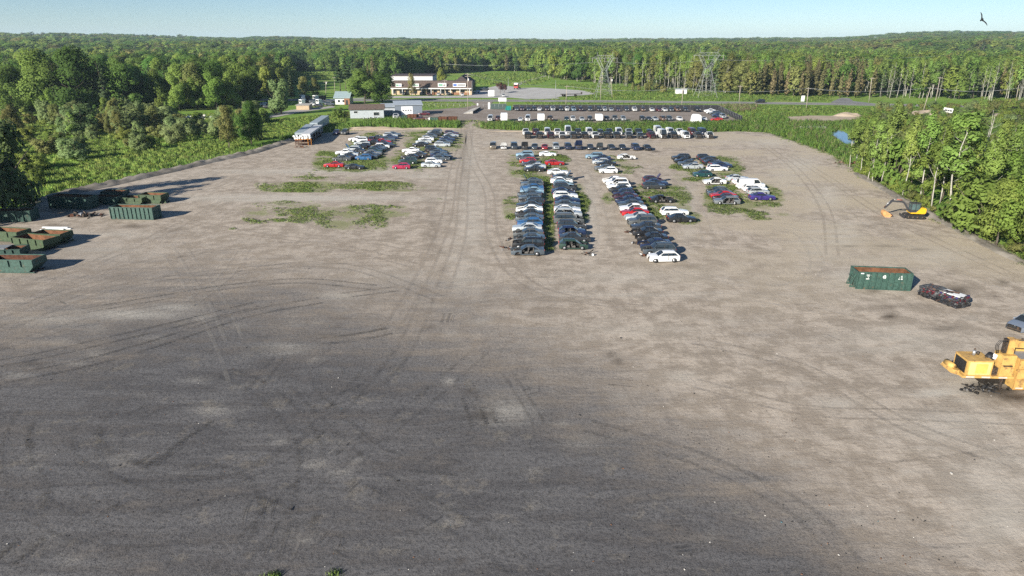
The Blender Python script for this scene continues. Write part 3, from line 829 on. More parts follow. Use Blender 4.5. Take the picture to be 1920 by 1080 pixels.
def car_parts(kind):
    """all meshes of one kind of car, front towards +x, standing on z = 0"""
    if kind in CARMESH: return CARMESH[kind]
    k = KINDS[kind]; L, W, H, zb, hd = k['L'], k['W'], k['H'], k['zb'], k['hd']
    xc, xf, xr, xd, dk, wr = k['xc'], k['xf'], k['xr'], k['xd'], k['dk'], k['wr']
    af, ar = k['ax']; hL = L / 2; z0 = wr * .72
    boxy = kind in ('hatchback', 'wagon', 'suv', 'minivan', 'van', 'tall_van')
    nose_h = hd - (.16 if kind not in ('pickup', 'van', 'tall_van') else .07)
    yr = W / 2 * (.80 if boxy or kind == 'pickup' else .74)
    def hw(x):
        a = max(0, (x - (hL - .75)) / .75); b = max(0, (-x - (hL - .65)) / .65)
        return W / 2 * (1 - .17 * a * a - .10 * b * b)
    def top(x):
        if x > xc: return lerp(hd, nose_h, ((x - xc) / (hL - xc)) ** 1.6)
        if x < xd and kind == 'pickup': return zb
        if x < xd: return lerp(dk, dk - .06, (xd - x) / max(.01, hL + xd))
        return zb if kind != 'sedan' and kind != 'coupe' else lerp(zb, dk, (xc - x) / (xc - xd))
    def side(x, z):
        t = (z - z0) / max(.1, top(x) - z0)
        return hw(x) * (.95 + .05 * math.sin(min(1, t * 1.15) * math.pi * .78) * 1.0) * (1 - .035 * max(0, t - .6) / .4)
    def low(x):
        z = z0
        for a in (af, ar):
            r = wr * 1.17; q = r * r - (x - a) ** 2
            if q > 0: z = max(z, wr * .98 + math.sqrt(q) * .96)
        return min(z, top(x) - .06)
    def cols(x0, x1):
        xs = set([x0, x1]); n = max(1, int(abs(x1 - x0) / .3))
        for i in range(n + 1): xs.add(lerp(x0, x1, i / n))
        for a in (af, ar):
            for q in (-1.17, -1.12, -.95, -.7, -.35, 0, .35, .7, .95, 1.12, 1.17):
                x = a + q * wr
                if x0 < x < x1: xs.add(x)
        return sorted(xs)
    def panel(mb, x0, x1, s, mat):
        rows = []
        for x in cols(x0, x1):
            a, b = low(x), top(x)
            rows.append([(x, s * side(x, z), z) for z in (a, lerp(a, b, .35), lerp(a, b, .7), lerp(a, b, .93), b)])
        mb.grid(rows, mat, True, s > 0)
    P = {}
    # door line positions
    d0, d1 = xc - .02, lerp(xc, xr, .55) - .05
    d2 = max(ar + wr * .55, lerp(d1, xr, .92)) if kind not in ('pickup', 'van', 'tall_van', 'coupe') else d1
    if kind == 'pickup': d1 = d2 = xr + .02
    if kind in ('van', 'tall_van'): d1 = d2 = xc - 1.45
    if kind == 'coupe': d1 = d2 = -.62
    body = MB()
    for s in (-1, 1):
        panel(body, d0, hL, s, PAINT)
        panel(body, -hL, d2, s, PAINT)
        # sill under the doors
        body.grid([[(x, s * side(x, z0) * .985, z0 - .04), (x, s * side(x, z0 + .08) * .985, z0 + .10), (x, s * (side(x, z0) - .16), z0 + .10)] for x in (d2, (d0 + d2) / 2, d0)], PAINT, False, s > 0)
    # roof and pillars
    def rz(x):
        u = (x - xr) / (xf - xr); return H - .05 - .05 * (2 * u - 1) ** 2
    rows = []
    for i in range(7):
        x = lerp(xr, xf, i / 6); z = rz(x)
        rows.append([(x, -yr, z - .06), (x, -yr * .9, z), (x, 0, z + .05), (x, yr * .9, z), (x, yr, z - .06)])
    body.grid(rows, PAINT, True, True)
    zA = rz(xf) - .05; zC = rz(xr) - .05
    for s in (-1, 1):
        body.bar((xc, s * hw(xc) * .93, zb), (xf, s * yr, zA), .045, PAINT, 4)
        body.bar((xd, s * hw(xd) * .93, top(xd)), (xr, s * yr, zC), .06 if not boxy else .075, PAINT, 4)
        body.bar((xf, s * yr, zA), (xr, s * yr, zC), .045, PAINT, 4)
        if kind not in ('pickup', 'coupe'):
            xb = d1; body.bar((xb, s * side(xb, zb) * .96, zb), (xb - .03, s * yr, rz(xb) - .06), .045, BLACK, 4)
        if kind in ('van', 'tall_van'):    # blind panelled load space
            body.grid([[(x, s * side(x, zb), zb), (x, s * lerp(side(x, zb), yr, .5) * 1.01, lerp(zb, H, .5)), (x, s * yr, rz(x) - .06)] for x in (xr - .02, -1, 0, d2)], PAINT, True, s > 0)
    # rear deck, tail
    if kind == 'pickup':
        bz = .78
        body.box(-hL + .06, xd - .06, -W / 2 * .84, W / 2 * .84, bz - .05, bz, BLACK)
        for s in (-1, 1): body.box(-hL + .03, xd, s * W / 2 * .84 - .03, s * W / 2 * .84 + .03, bz, zb, BLACK)
        for s in (-1, 1): body.box(-hL + .02, xd, min(s * W / 2 * .83, s * W / 2 * .955), max(s * W / 2 * .83, s * W / 2 * .955), zb - .002, zb + .035, PAINT)
        body.box(xd - .05, xd, -hw(xd) * .9, hw(xd) * .9, bz, zb, PAINT)
    elif not boxy:
        rows = [[(x, y * hw(x) * .96, top(x) + .03 * (1 - y * y)) for y in (-1, -.5, 0, .5, 1)] for x in (-hL + .03, lerp(-hL, xd, .5), xd)]
        body.grid(rows, PAINT, True, True)
    rows = [[(-hL + .06 * abs(y) ** 3 + q, y * hw(-hL) * .98, z) for y in (-1, -.5, 0, .5, 1)] for z, q in ((z0, .05), (.5, -.02), (lerp(.5, top(-hL), .6), 0), (top(-hL), .04))]
    body.grid(rows, PAINT, True, True)
    if boxy:    # tailgate under the rear glass
        body.grid([[(-hL + .04, y * hw(-hL) * .97, top(-hL)) for y in (-1, 0, 1)], [(xd, y * hw(xd) * .95, top(xd) + .02) for y in (-1, 0, 1)]], PAINT, True)
    body.box(-hL + .02, hL - .25, -W / 2 * .80, W / 2 * .80, z0 - .06, z0 + .04, BLACK)
    for a in (af, ar):
        for s in (-1, 1): body.box(a - wr * 1.1, a + wr * 1.1, s * W / 2 * .58 - .04, s * W / 2 * .58 + .04, z0, wr * 1.9, BLACK)
    P['body'] = body.mesh('car_body')
    # bonnet
    mb = MB(); rows = []
    for i in range(6):
        x = lerp(xc + .03, hL - .05, i / 5); z = top(x)
        rows.append([(x, y * side(x, z) * .97, z + .05 * (1 - y * y)) for y in (-1, -.6, 0, .6, 1)])
    mb.grid(rows, PAINT, True, True); P['hood'] = mb.mesh('car_hood')
    # front: bumper, grille
    mb = MB(); rows = []
    for z, q in ((z0 - .02, .06), (.42, .0), (.56, -.03), (nose_h - .02, .05)):
        rows.append([(hL - q - .22 * abs(y) ** 3 + .04, y * hw(hL - .1) * .99, z) for y in (-1, -.8, -.4, 0, .4, .8, 1)])
    mb.grid(rows, PAINT, True)
    mb.box(hL - .02, hL + .055, -W * .24, W * .24, .56, nose_h - .08, BLACK)
    mb.box(hL, hL + .05, -W * .3, W * .3, .27, .38, BLACK)
    P['front_bumper'] = mb.mesh('car_front_bumper')
    mb = MB(); mb.box(hL - .18, hL + .02, -.2, .2, nose_h - .2, nose_h - .03, LAMP, .02); P['headlight'] = mb.mesh('car_headlight')
    mb = MB(); mb.box(-.04, .06, -.12, .12, -.1, .1, REDL, .01); P['tail_light'] = mb.mesh('car_tail_light')
    # what shows when the front is stripped
    mb = MB()
    rs = random.Random(kind)
    mb.box(xc - .05, xc, -W * .40, W * .40, z0, hd - .08, GRIME)
    for i in range(13):
        x, y = rs.uniform(xc + .1, hL - .25), rs.uniform(-W * .33, W * .33); q = rs.uniform(.08, .25)
        mb.box(x - q, x + q, y - q * .8, y + q * .8, rs.uniform(.28, .4), rs.uniform(.5, hd - .04), (GRIME, BLACK, ALLOY, GRIME, BLACK)[i % 5], .02)
    mb.box(hL - .22, hL - .12, -W * .38, W * .38, .30, .42, GRIME)
    mb.box(hL - .27, hL - .23, -W * .30, W * .30, .36, nose_h - .1, BLACK)
    for s in (-1, 1):
        mb.bar((xc, s * W * .36, .45), (hL - .15, s * W * .33, .38), .06, GRIME, 4)
        mb.bar((xc, s * W * .42, hd - .1), (hL - .3, s * W * .38, nose_h - .12), .035, BLACK, 4)
    P['engine'] = mb.mesh('car_engine')
    # glass
    def pane(mb, a, b, c, d, n=4, bow=.05):
        rows = []
        for i in range(n + 1):
            u = i / n; lo = Vector(a).lerp(Vector(b), u); hi = Vector(d).lerp(Vector(c), u); o = bow * (1 - (2 * u - 1) ** 2)
            rows.append([(lo.x + o * (1 if lo.x > 0 else -1), lo.y, lo.z), (hi.x + o * .5 * (1 if lo.x > 0 else -1), hi.y, hi.z)])
        mb.grid(rows, GLASS, True)
    mb = MB(); e = .05
    pane(mb, (xc + .0, -hw(xc) * .90, zb + .0), (xc + .0, hw(xc) * .90, zb), (xf + .03, yr * .95, zA + .03), (xf + .03, -yr * .95, zA + .03)); P['windshield'] = mb.mesh('car_windshield')
    mb = MB(); pane(mb, (xd - .0, hw(xd) * .88, top(xd) + .02), (xd - .0, -hw(xd) * .88, top(xd) + .02), (xr - .02, -yr * .92, zC + .01), (xr - .02, yr * .92, zC + .01)); P['rear_window'] = mb.mesh('car_rear_window')
    def glass_edge(x):
        z = rz(min(max(x, xr), xf)) - .10
        if x > xf: z = min(z, lerp(zA, zb, (x - xf) / max(.01, xc - xf)) - .06)
        if x < xr: z = min(z, lerp(zC, top(xd), (xr - x) / max(.01, xr - xd)) - .06)
        return max(z, zb + .01)
    def side_glass(x0, x1, s):
        mb = MB(); rows = []
        n = 5
        for i in range(n + 1):
            x = lerp(x0, x1, i / n); zt = glass_edge(x); zl = max(zb, top(x)) + .015; zt = max(zt, zl + .01)
            u = (zt - zb) / max(.1, H - .1 - zb)
            rows.append([(x, s * (side(x, zb) * .975), zl), (x, s * (lerp(side(x, zb) * .975, yr, u) + .012), zt)])
        mb.grid(rows, GLASS, True, s > 0); return mb
    for s, nm in ((1, 'l'), (-1, 'r')):
        dl = []
        if d2 < d1 - .1: dl = [('front', d1, d0), ('rear', d2, d1)]
        else: dl = [('front', d1, d0)]
        for dn, xa, xb in dl:
            mb = MB(); rows = []
            for x in cols(xa + .015, xb - .015):
                a, b = max(low(x), z0 + .1), top(x)
                rows.append([(x, s * (side(x, z) + .004), z) for z in (a, lerp(a, b, .35), lerp(a, b, .7), lerp(a, b, .93), b)])
            mb.grid(rows, PAINT, True, s > 0)
            mb.box(xa + .12, xa + .26, min(s * side(xa, .8) * .99, s * (side(xa, .8) + .03)), max(s * side(xa, .8) * .99, s * (side(xa, .8) + .03)), top(xa) - .18, top(xa) - .14, BLACK)
            if dn == 'front':
                yy = side(xb, zb)
                mb.box(xb - .34, xb - .18, min(s * yy, s * (yy + .17)), max(s * yy, s * (yy + .17)), zb - .02, zb + .11, PAINT, .02)
            P['%s_door_%s' % (dn, nm)] = mb.mesh('car_door')
            P['%s_glass_%s' % (dn, nm)] = side_glass(xa + .04, xb - .04, s).mesh('car_side_window')
        if kind in ('hatchback', 'wagon', 'suv', 'minivan', 'coupe', 'sedan'):
            xa = lerp(xr, xd, .55)
            if d2 - xa > .18: P['quarter_glass_' + nm] = side_glass(xa, d2 - .04, s).mesh('car_quarter_window')
    # cabin
    mb = MB()
    mb.box(max(xr, d2 - .3), xc - .1, -W * .40, W * .40, z0 + .04, z0 + .10, BLACK)
    mb.box(xc - .45, xc - .06, -W * .40, W * .40, zb - .32, zb - .04, BLACK, .03)
    mb.box(max(xr, d2 - .25), max(xr, d2 - .25) + .06, -W * .40, W * .40, z0, zb - .1, BLACK)
    P['cabin'] = mb.mesh('car_cabin')
    mb = MB(); mb.box(-.26, .26, -.25, .25, 0, .26, SEATM, .03); mb.box(-.34, -.20, -.24, .24, .2, .88, SEATM, .03); P['seat'] = mb.mesh('car_seat')
    mb = MB(); mb.box(-.26, .26, -.62, .62, 0, .26, SEATM, .03); mb.box(-.34, -.20, -.62, .62, .2, .78, SEATM, .03); P['bench'] = mb.mesh('car_bench')
    mb = MB(); q = .21
    mb.bar((0, -q / 2, 0), (0, q / 2, 0), wr, TYRE, 14); P['wheel'] = mb.mesh('car_tyre')
    mb = MB(); mb.bar((0, -q / 2 - .012, 0), (0, q / 2 + .012, 0), wr * .64, ALLOY, 10)
    for i in range(5):
        t = i * 1.2566
        for s in (-1, 1): mb.box(math.cos(t) * wr * .38 - .035, math.cos(t) * wr * .38 + .035, s * (q / 2 + .004) - .02, s * (q / 2 + .004) + .02, math.sin(t) * wr * .38 - .035, math.sin(t) * wr * .38 + .035, BLACK)
    P['rim'] = mb.mesh('car_rim')
    P['_'] = dict(k=k, hL=hL, W=W, wr=wr, ax=(af, ar), nose=nose_h, tail=top(-hL), d=(d0, d1, d2), z0=z0, H=H, zb=zb, xc=xc)
    # simplified whole shell for cars far away
    far = MB()
    for nm in ('body', 'hood', 'front_bumper', 'front_door_l', 'front_door_r', 'rear_door_l', 'rear_door_r'):
        if nm in P:
            me = P[nm]; ms = list(me.materials)
            for pl in me.polygons:
                far.add([me.vertices[i].co for i in pl.vertices], [range(len(pl.vertices))], ms[pl.material_index], pl.use_smooth)
    for s in (-1, 1):
        y = s * (hw(hL - .1) - .24); far.box(hL - .12, hL + .03, y - .16, y + .16, nose_h - .2, nose_h - .04, LAMP)
        y = s * (hw(-hL) - .16); far.box(-hL - .04, -hL + .05, y - .1, y + .1, .62, .85, REDL)
    P['far_body'] = far.mesh('far_car_body')
    for s in 'lr':
        g = MB()
        for nm in ('front_glass_', 'rear_glass_', 'quarter_glass_'):
            if nm + s in P:
                me = P[nm + s]
                for pl in me.polygons: g.add([me.vertices[i].co for i in pl.vertices], [range(len(pl.vertices))], GLASS, True)
        P['far_glass_' + s] = g.mesh('far_car_side_window')
    CARMESH[kind] = P
    return P

def car(kind, x, y, head, colour, label, group, state='', far=False, cat='car', z=.05, name=None, tilt=0.0, damage=0):
    """state letters: h hood gone, H hood raised, b front bumper gone, d doors gone on one side, w wheels gone in front, t tailgate raised, g windshield gone, r red front panels"""
    P = car_parts(kind); q = P['_']
    root = empty(name or ('parked_' + {'sedan': 'car', 'coupe': 'car', 'hatchback': 'car', 'wagon': 'car'}.get(kind, kind)), (x, y, z), head, label, cat, group)
    root.rotation_euler = (0, tilt, head)
    c = colour
    if far:
        link('body', P['far_body'], root, color=c)
        link('windshield', P['windshield'], root)
        link('rear_window', P['rear_window'], root)
        for s in 'lr': link('side_window', P['far_glass_' + s], root)
    else:
        link('body', P['body'], root, color=c)
        link('windshield', P['windshield'], root) if 'g' not in state else None
        link('rear_window', P['rear_window'], root)
        d0, d1, d2 = q['d']
        if 'h' not in state:
            o = link('hood', P['hood'], root, color=c)
            if 'H' in state:
                o.location = (q['xc'] - .05, 0, q['zb'] - .05); a = R(62)
                o.rotation_euler = (0, -a, 0)
                v = Matrix.Rotation(-a, 4, 'Y') @ Vector((q['xc'], 0, q['zb'])); o.location = Vector((q['xc'], 0, q['zb'])) - v
        if 'h' in state or 'H' in state or 'b' in state: link('engine', P['engine'], root)
        if 'b' not in state:
            link('front_bumper', P['front_bumper'], root, color=(.3, .01, .015) if 'r' in state else c)
            for s in (-1, 1): link('headlight', P['headlight'], root, (0, s * (q['W'] / 2 - .30), 0), (0, 0, -s * .22))
        for s in (-1, 1): link('tail_light', P['tail_light'], root, (-q['hL'] - .0, s * (q['W'] / 2 - .24), min(q['tail'] - .1, .86)))
        bare = 'd' in state
        for s in 'lr':
            if bare and (s == ('l' if math.cos(head) < 0 else 'r') or 'D' in state): continue
            for dn in ('front', 'rear'):
                if dn + '_door_' + s in P:
                    o = link('door', P[dn + '_door_' + s], root, color=c)
                    link('side_window', P[dn + '_glass_' + s], o)
        if bare and 'D' not in state:
            pass
        for s in 'lr':
            if 'quarter_glass_' + s in P: link('quarter_window', P['quarter_glass_' + s], root)
        if bare or 'g' in state:
            link('cabin', P['cabin'], root)
            for s in (-1, 1): link('seat', P['seat'], root, (lerp(d1, d0, .35), s * q['W'] * .22, q['z0'] + .12))
            if d2 < d1 - .3: link('rear_bench', P['bench'], root, (lerp(d2, d1, .5), 0, q['z0'] + .12))
    i = 0
    for a in q['ax']:
        for s in (-1, 1):
            i += 1
            if 'w' in state and a > 0 and s == 1: continue
            o = link('wheel', P['wheel'], root, (a, s * (q['W'] / 2 - .13), q['wr']))
            if not far: link('rim', P['rim'], o)
    return root
# ------------------------------------------------------------------ the cars in the yard
C = dict(black=(.012, .013, .016), dark=(.028, .031, .036), slate=(.055, .07, .085), grey=(.14, .15, .16), silver=(.36, .39, .41), white=(.72, .73, .73), navy=(.012, .022, .06),
         blue=(.03, .11, .26), lblue=(.18, .28, .36), red=(.36, .012, .016), maroon=(.09, .012, .02), plum=(.045, .02, .035), magenta=(.30, .012, .05), green=(.02, .045, .035),
         teal=(.012, .05, .055), purple=(.03, .018, .14), tan=(.26, .22, .16), brown=(.14, .08, .05), iron=(.075, .082, .085))
CN = dict(black='black', dark='charcoal', slate='slate blue', grey='grey', silver='silver', white='white', navy='navy', blue='bright blue', lblue='pale blue', red='red', maroon='maroon',
          plum='plum', magenta='crimson', green='dark green', teal='dark teal', purple='violet blue', tan='tan', brown='brown', iron='grey green')
ORD = ['nearest', 'second', 'third', 'fourth', 'fifth', 'sixth', 'seventh', 'eighth', 'ninth', 'tenth', 'eleventh', 'twelfth', 'thirteenth', 'fourteenth', 'fifteenth', 'sixteenth', 'seventeenth', 'eighteenth',
       'nineteenth', 'twentieth', 'twenty-first', 'twenty-second', 'twenty-third', 'twenty-fourth', 'twenty-fifth', 'twenty-sixth', 'twenty-seventh', 'twenty-eighth', 'twenty-ninth']
KN = dict(suv='SUV', tall_van='high-roof van', minivan='minivan', coupe='coupe')
CATS = dict(suv='SUV', pickup='pickup truck', van='van', tall_van='van', minivan='minivan')
def short(f, a, b, st, c, d):
    t = f % (a, b, st, c, d)
    return t if len(t.split()) <= 16 else f % (a, b, '', c, d)
def st_words(s):
    if 'd' in s and 'h' in s: return ' without doors or hood'
    if 'd' in s: return ' without doors'
    if 'H' in s: return ' with raised hood'
    if 'h' in s and 'b' in s: return ' with stripped front'
    if 'b' in s: return ' without front bumper'
    return ''
rs_wreck = random.Random(88)
def worn(state, p):
    if state or p.y > 205: return state
    u = rs_wreck.random()
    return 'b' if u < .16 else 'hb' if u < .36 else 'h' if u < .46 else 'g' if u < .52 else 'H' if u < .55 else ''
def shade(c, rs):
    v = rs.uniform(.85, 1.18); return tuple(min(.8, q * v) for q in C[c])
rs_car = random.Random(5)
def col_of_cars(items, p_near, p_far, face, group, where, n_first='nearest', jit=.25):
    """a column of cars side by side, running away from the viewer; face is 'L' or 'R'"""
    a, b = ground(*p_near), ground(*p_far)
    n = len(items)
    for i, it in enumerate(items):
        kind, colr, state = it
        p = a.lerp(b, i / max(1, n - 1))
        head = math.pi if face == 'L' else 0.0
        state = worn(state, p)
        # doors that are gone are the ones towards the viewer
        lab = short('%s %s%s, %s from the near end of %s', CN[colr], KN.get(kind, kind), st_words(state), ORD[i] if i else 'first', where)
        far = p.y > 205
        r = car(kind, p.x + rs_car.uniform(-jit, jit), p.y + rs_car.uniform(-.08, .08), head + rs_car.uniform(-.05, .05), shade(colr, rs_car), lab, group, state, far, CATS.get(kind, 'car'))
        if 'd' in state and face == 'R': flip_doors(r)
def flip_doors(root):
    pass
A = [('sedan', 'slate', 'hbdw'), ('suv', 'black', 'hb'), ('sedan', 'slate', 'hb'), ('sedan', 'iron', 'hb'), ('sedan', 'silver', 'b'), ('hatchback', 'blue', 'r'), ('sedan', 'slate', 'h'), ('sedan', 'dark', ''),
     ('sedan', 'white', ''), ('sedan', 'dark', ''), ('wagon', 'dark', 'h'), ('hatchback', 'slate', ''), ('sedan', 'slate', ''), ('sedan', 'lblue', ''), ('sedan', 'blue', ''), ('suv', 'slate', ''), ('sedan', 'dark', 'H')]
col_of_cars(A, (988, 478), (997, 346), 'L', 'cars in the long row beside the central lane', 'the long row beside the central lane')
B = [('hatchback', 'green', 'hbd'), ('sedan', 'dark', 'hb'), ('hatchback', 'navy', 'd'), ('wagon', 'dark', 'h'), ('minivan', 'iron', 'hb'), ('suv', 'silver', 'd'), ('sedan', 'white', ''), ('sedan', 'slate', ''),
     ('sedan', 'navy', ''), ('wagon', 'white', ''), ('sedan', 'navy', 'h'), ('suv', 'dark', 'hb'), ('hatchback', 'lblue', ''), ('sedan', 'white', ''), ('sedan', 'slate', 'H')]
col_of_cars(B, (1077, 467), (1053, 338), 'R', 'cars in the right-facing long row', 'the right-facing long row')
Cc = [('hatchback', 'white', 'b'), ('suv', 'slate', 'hb'), ('sedan', 'navy', 'hb'), ('sedan', 'black', 'hb'), ('sedan', 'black', 'hb'), ('sedan', 'dark', 'b'), ('suv', 'iron', ''), ('sedan', 'silver', 'b'), ('sedan', 'red', 'b'),
      ('sedan', 'white', 'd'), ('sedan', 'slate', ''), ('sedan', 'navy', 'h'), ('sedan', 'plum', 'hb'), ('hatchback', 'navy', ''), ('sedan', 'dark', 'h'), ('wagon', 'white', ''), ('suv', 'white', 'd'), ('sedan', 'white', 'hb')]
def curve_col(items, pts, face, group, where):
    P = [ground(*q) for q in pts]
    seg = [0]
    for a, b in zip(P, P[1:]): seg.append(seg[-1] + (b - a).length)
    for i, (kind, colr, state) in enumerate(items):
        s = seg[-1] * i / (len(items) - 1); j = max(k for k in range(len(P) - 1) if seg[k] <= s + 1e-6)
        p = P[j].lerp(P[j + 1], (s - seg[j]) / (seg[j + 1] - seg[j]))
        state = worn(state, p)
        lab = short('%s %s%s, %s from the near end of %s', CN[colr], KN.get(kind, kind), st_words(state), ORD[i] if i else 'first', where)
        car(kind, p.x + rs_car.uniform(-.2, .2), p.y, (math.pi if face == 'L' else 0) + rs_car.uniform(-.05, .05) + .05, shade(colr, rs_car), lab, group, state, False, CATS.get(kind, 'car'))
curve_col(Cc, ((1243, 490), (1226, 463), (1207, 430), (1189, 403), (1176, 380), (1150, 343)), 'L', 'cars in the slanting right-hand row', 'the slanting row')
def singles(items, group, where):
    for px, py, kind, colr, state, face, extra in items:
        p = ground(px, py)
        h = (math.pi if face == 'L' else 0.0 if face == 'R' else -math.pi / 2 if face == 'F' else math.pi / 2) + rs_car.uniform(-.06, .06)
        lab = short('%s %s%s, %s%s', CN[colr], KN.get(kind, kind), st_words(state), extra, where)
        car(kind, p.x, p.y + .9, h, shade(colr, rs_car), lab, group, state, p.y > 205, CATS.get(kind, 'car'), tilt=.0)
singles([(1225, 344, 'hatchback', 'plum', 'H', 'R', 'farthest on '), (1227, 356, 'wagon', 'dark', '', 'R', 'beside the plum hatchback on '), (1243, 382, 'sedan', 'black', 'dhb', 'R', 'alone in the middle of '),
         (1266, 406, 'wagon', 'white', '', 'R', 'behind the black sedan on '), (1279, 419, 'sedan', 'black', '', 'R', 'at the near corner of ')], 'cars beside the slanting row', 'the weedy strip by the slanting row')
singles([(984, 296, 'suv', 'lblue', '', 'L', 'far left on '), (1027, 294, 'coupe', 'white', '', 'R', 'far right on '), (990, 307, 'hatchback', 'red', '', 'L', 'second in the left column of '), (996, 313, 'sedan', 'dark', '', 'L', 'behind the black sedan on '),
         (1001, 323, 'sedan', 'black', '', 'L', 'nearest left on '), (1040, 311, 'sedan', 'red', '', 'R', 'on the right of '), (1046, 329, 'sedan', 'white', '', 'R', 'nearest right on ')], 'cars on the small plot behind the long rows', 'the small plot behind the long rows')
singles([(1115, 299, 'suv', 'lblue', '', 'L', 'farthest left on '), (1128, 302, 'sedan', 'navy', '', 'L', 'before the pale blue SUV on '), (1175, 300, 'sedan', 'white', 'dhb', 'R', 'alone on the right of '), (1127, 309, 'hatchback', 'silver', '', 'L', 'in the middle of '),
         (1137, 313, 'sedan', 'black', '', 'L', 'in the middle of '), (1134, 321, 'sedan', 'iron', '', 'L', 'behind the white hatchback of '), (1141, 326, 'hatchback', 'white', '', 'L', 'nearest on ')], 'cars on the middle back plot', 'the plot behind the slanting row')
singles([(1278, 302, 'suv', 'black', '', 'L', 'far left on '), (1325, 301, 'wagon', 'black', '', 'R', 'far right on '), (1290, 312, 'sedan', 'slate', '', 'L', 'behind the silver sedan on '), (1300, 318, 'sedan', 'silver', '', 'L', 'on the left of '),
         (1338, 311, 'sedan', 'black', 'h', 'R', 'second in the right column of '), (1355, 316, 'sedan', 'navy', '', 'R', 'behind the white wagon on '), (1346, 322, 'wagon', 'white', '', 'R', 'near right on '), (1318, 333, 'hatchback', 'teal', '', 'L', 'nearest on ')],
        'cars on the far right plot', 'the far right weedy plot')
singles([(1341, 347, 'sedan', 'white', 'd', 'L', 'alone at the far left of '), (1384, 341, 'sedan', 'silver', '', 'R', 'farthest right on '), (1397, 347, 'sedan', 'white', '', 'R', 'second in the right column of '), (1409, 356, 'van', 'white', '', 'R', 'third in the right column of '),
         (1423, 367, 'hatchback', 'silver', '', 'R', 'behind the violet sedan on '), (1431, 377, 'sedan', 'purple', '', 'R', 'nearest right on '), (1347, 366, 'hatchback', 'iron', 'H', 'L', 'in the left column of '), (1357, 374, 'sedan', 'red', '', 'L', 'in the left column of '),
         (1364, 385, 'wagon', 'grey', 'd', 'L', 'nearest left on ')], 'cars on the near right plot', 'the near right weedy plot')
singles([(675, 268, 'suv', 'white', '', 'L', 'left column of '), (678, 273, 'sedan', 'silver', '', 'L', 'second in the left column of '), (697, 267, 'suv', 'maroon', '', 'B', 'between the columns of '), (680, 279, 'hatchback', 'black', 'h', 'L', 'nearest left on '),
         (716, 279, 'hatchback', 'white', 'd', 'R', 'nearest right on '), (720, 274, 'sedan', 'plum', '', 'R', 'second in the right column of '), (718, 270, 'sedan', 'red', '', 'R', 'in the right column of '), (726, 266, 'sedan', 'slate', '', 'R', 'in the right column of '),
         (732, 262, 'sedan', 'navy', '', 'R', 'in the right column of '), (732, 258, 'wagon', 'silver', '', 'R', 'farthest right on ')], 'cars on the far left plot', 'the far left plot')
singles([(645, 291, 'sedan', 'white', '', 'L', 'left column of '), (649, 299, 'sedan', 'black', '', 'L', 'nearest left on '), (660, 286, 'suv', 'silver', 'H', 'L', 'in the left column of '), (672, 281, 'sedan', 'black', 'hb', 'L', 'farthest left on '),
         (681, 301, 'hatchback', 'blue', '', 'L', 'nearest right on '), (690, 299, 'sedan', 'slate', '', 'R', 'behind the bright blue hatchback of '), (695, 296, 'sedan', 'dark', '', 'R', 'in the right column of '), (699, 292, 'sedan', 'grey', '', 'R', 'in the right column of '),
         (702, 288, 'hatchback', 'green', '', 'R', 'in the right column of '), (706, 285, 'sedan', 'black', '', 'R', 'farthest right on '), (625, 315, 'sedan', 'red', 'b', 'L', 'near left corner of '), (664, 319, 'coupe', 'black', '', 'R', 'near right corner of ')],
        'cars on the near left plot', 'the near left plot')
singles([(788, 276, 'sedan', 'black', 'b', 'L', 'nearest left on '), (794, 270, 'sedan', 'silver', '', 'L', 'second in the left column of '), (799, 265, 'sedan', 'white', '', 'L', 'in the left column of '), (806, 260, 'sedan', 'slate', '', 'L', 'in the left column of '),
         (812, 256, 'suv', 'dark', '', 'L', 'in the left column of '), (815, 252, 'suv', 'grey', '', 'L', 'farthest left on '), (829, 276, 'wagon', 'silver', '', 'R', 'nearest right on '), (834, 271, 'sedan', 'slate', '', 'R', 'second in the right column of '),
         (838, 266, 'sedan', 'navy', '', 'R', 'in the right column of '), (842, 262, 'sedan', 'dark', '', 'R', 'in the right column of '), (846, 258, 'sedan', 'silver', '', 'R', 'in the right column of '), (846, 254, 'wagon', 'plum', 'H', 'R', 'farthest right on ')],
        'cars on the far plot by the lane', 'the far plot left of the lane')
singles([(770, 287, 'sedan', 'white', '', 'L', 'farthest left on '), (775, 292, 'coupe', 'white', '', 'L', 'second left on '), (768, 300, 'sedan', 'black', 'h', 'L', 'behind the green SUV of '), (764, 309, 'suv', 'green', '', 'L', 'in the left column of '), (752, 318, 'hatchback', 'magenta', 'b', 'L', 'near left corner of '),
         (812, 286, 'suv', 'black', '', 'R', 'farthest right on '), (822, 291, 'sedan', 'slate', '', 'R', 'second in the right column of '), (823, 296, 'sedan', 'navy', '', 'R', 'in the right column of '), (826, 302, 'sedan', 'slate', 'H', 'R', 'in the right column of '),
         (813, 308, 'hatchback', 'white', '', 'R', 'in the right column of '), (808, 315, 'sedan', 'silver', '', 'R', 'near right corner of ')], 'cars on the near plot by the lane', 'the near plot left of the lane')
singles([(668, 265, 'sedan', 'white', '', 'L', 'far left corner of '), (705, 263, 'sedan', 'dark', '', 'L', 'middle back of '), (724, 277, 'sedan', 'dark', '', 'R', 'behind the doorless white hatchback of '), (737, 256, 'sedan', 'slate', '', 'R', 'last in the right column of '),
         (703, 272, 'sedan', 'black', 'hb', 'R', 'between the columns of ')], 'cars on the far left plot', 'the far left plot')
singles([(655, 295, 'sedan', 'silver', 'hb', 'L', 'third in the left column of '), (668, 289, 'sedan', 'dark', 'h', 'L', 'fourth in the left column of '), (710, 282, 'sedan', 'slate', '', 'R', 'last in the right column of '), (640, 303, 'sedan', 'iron', 'hb', 'L', 'behind the red sedan of ')],
        'cars on the near left plot', 'the near left plot')
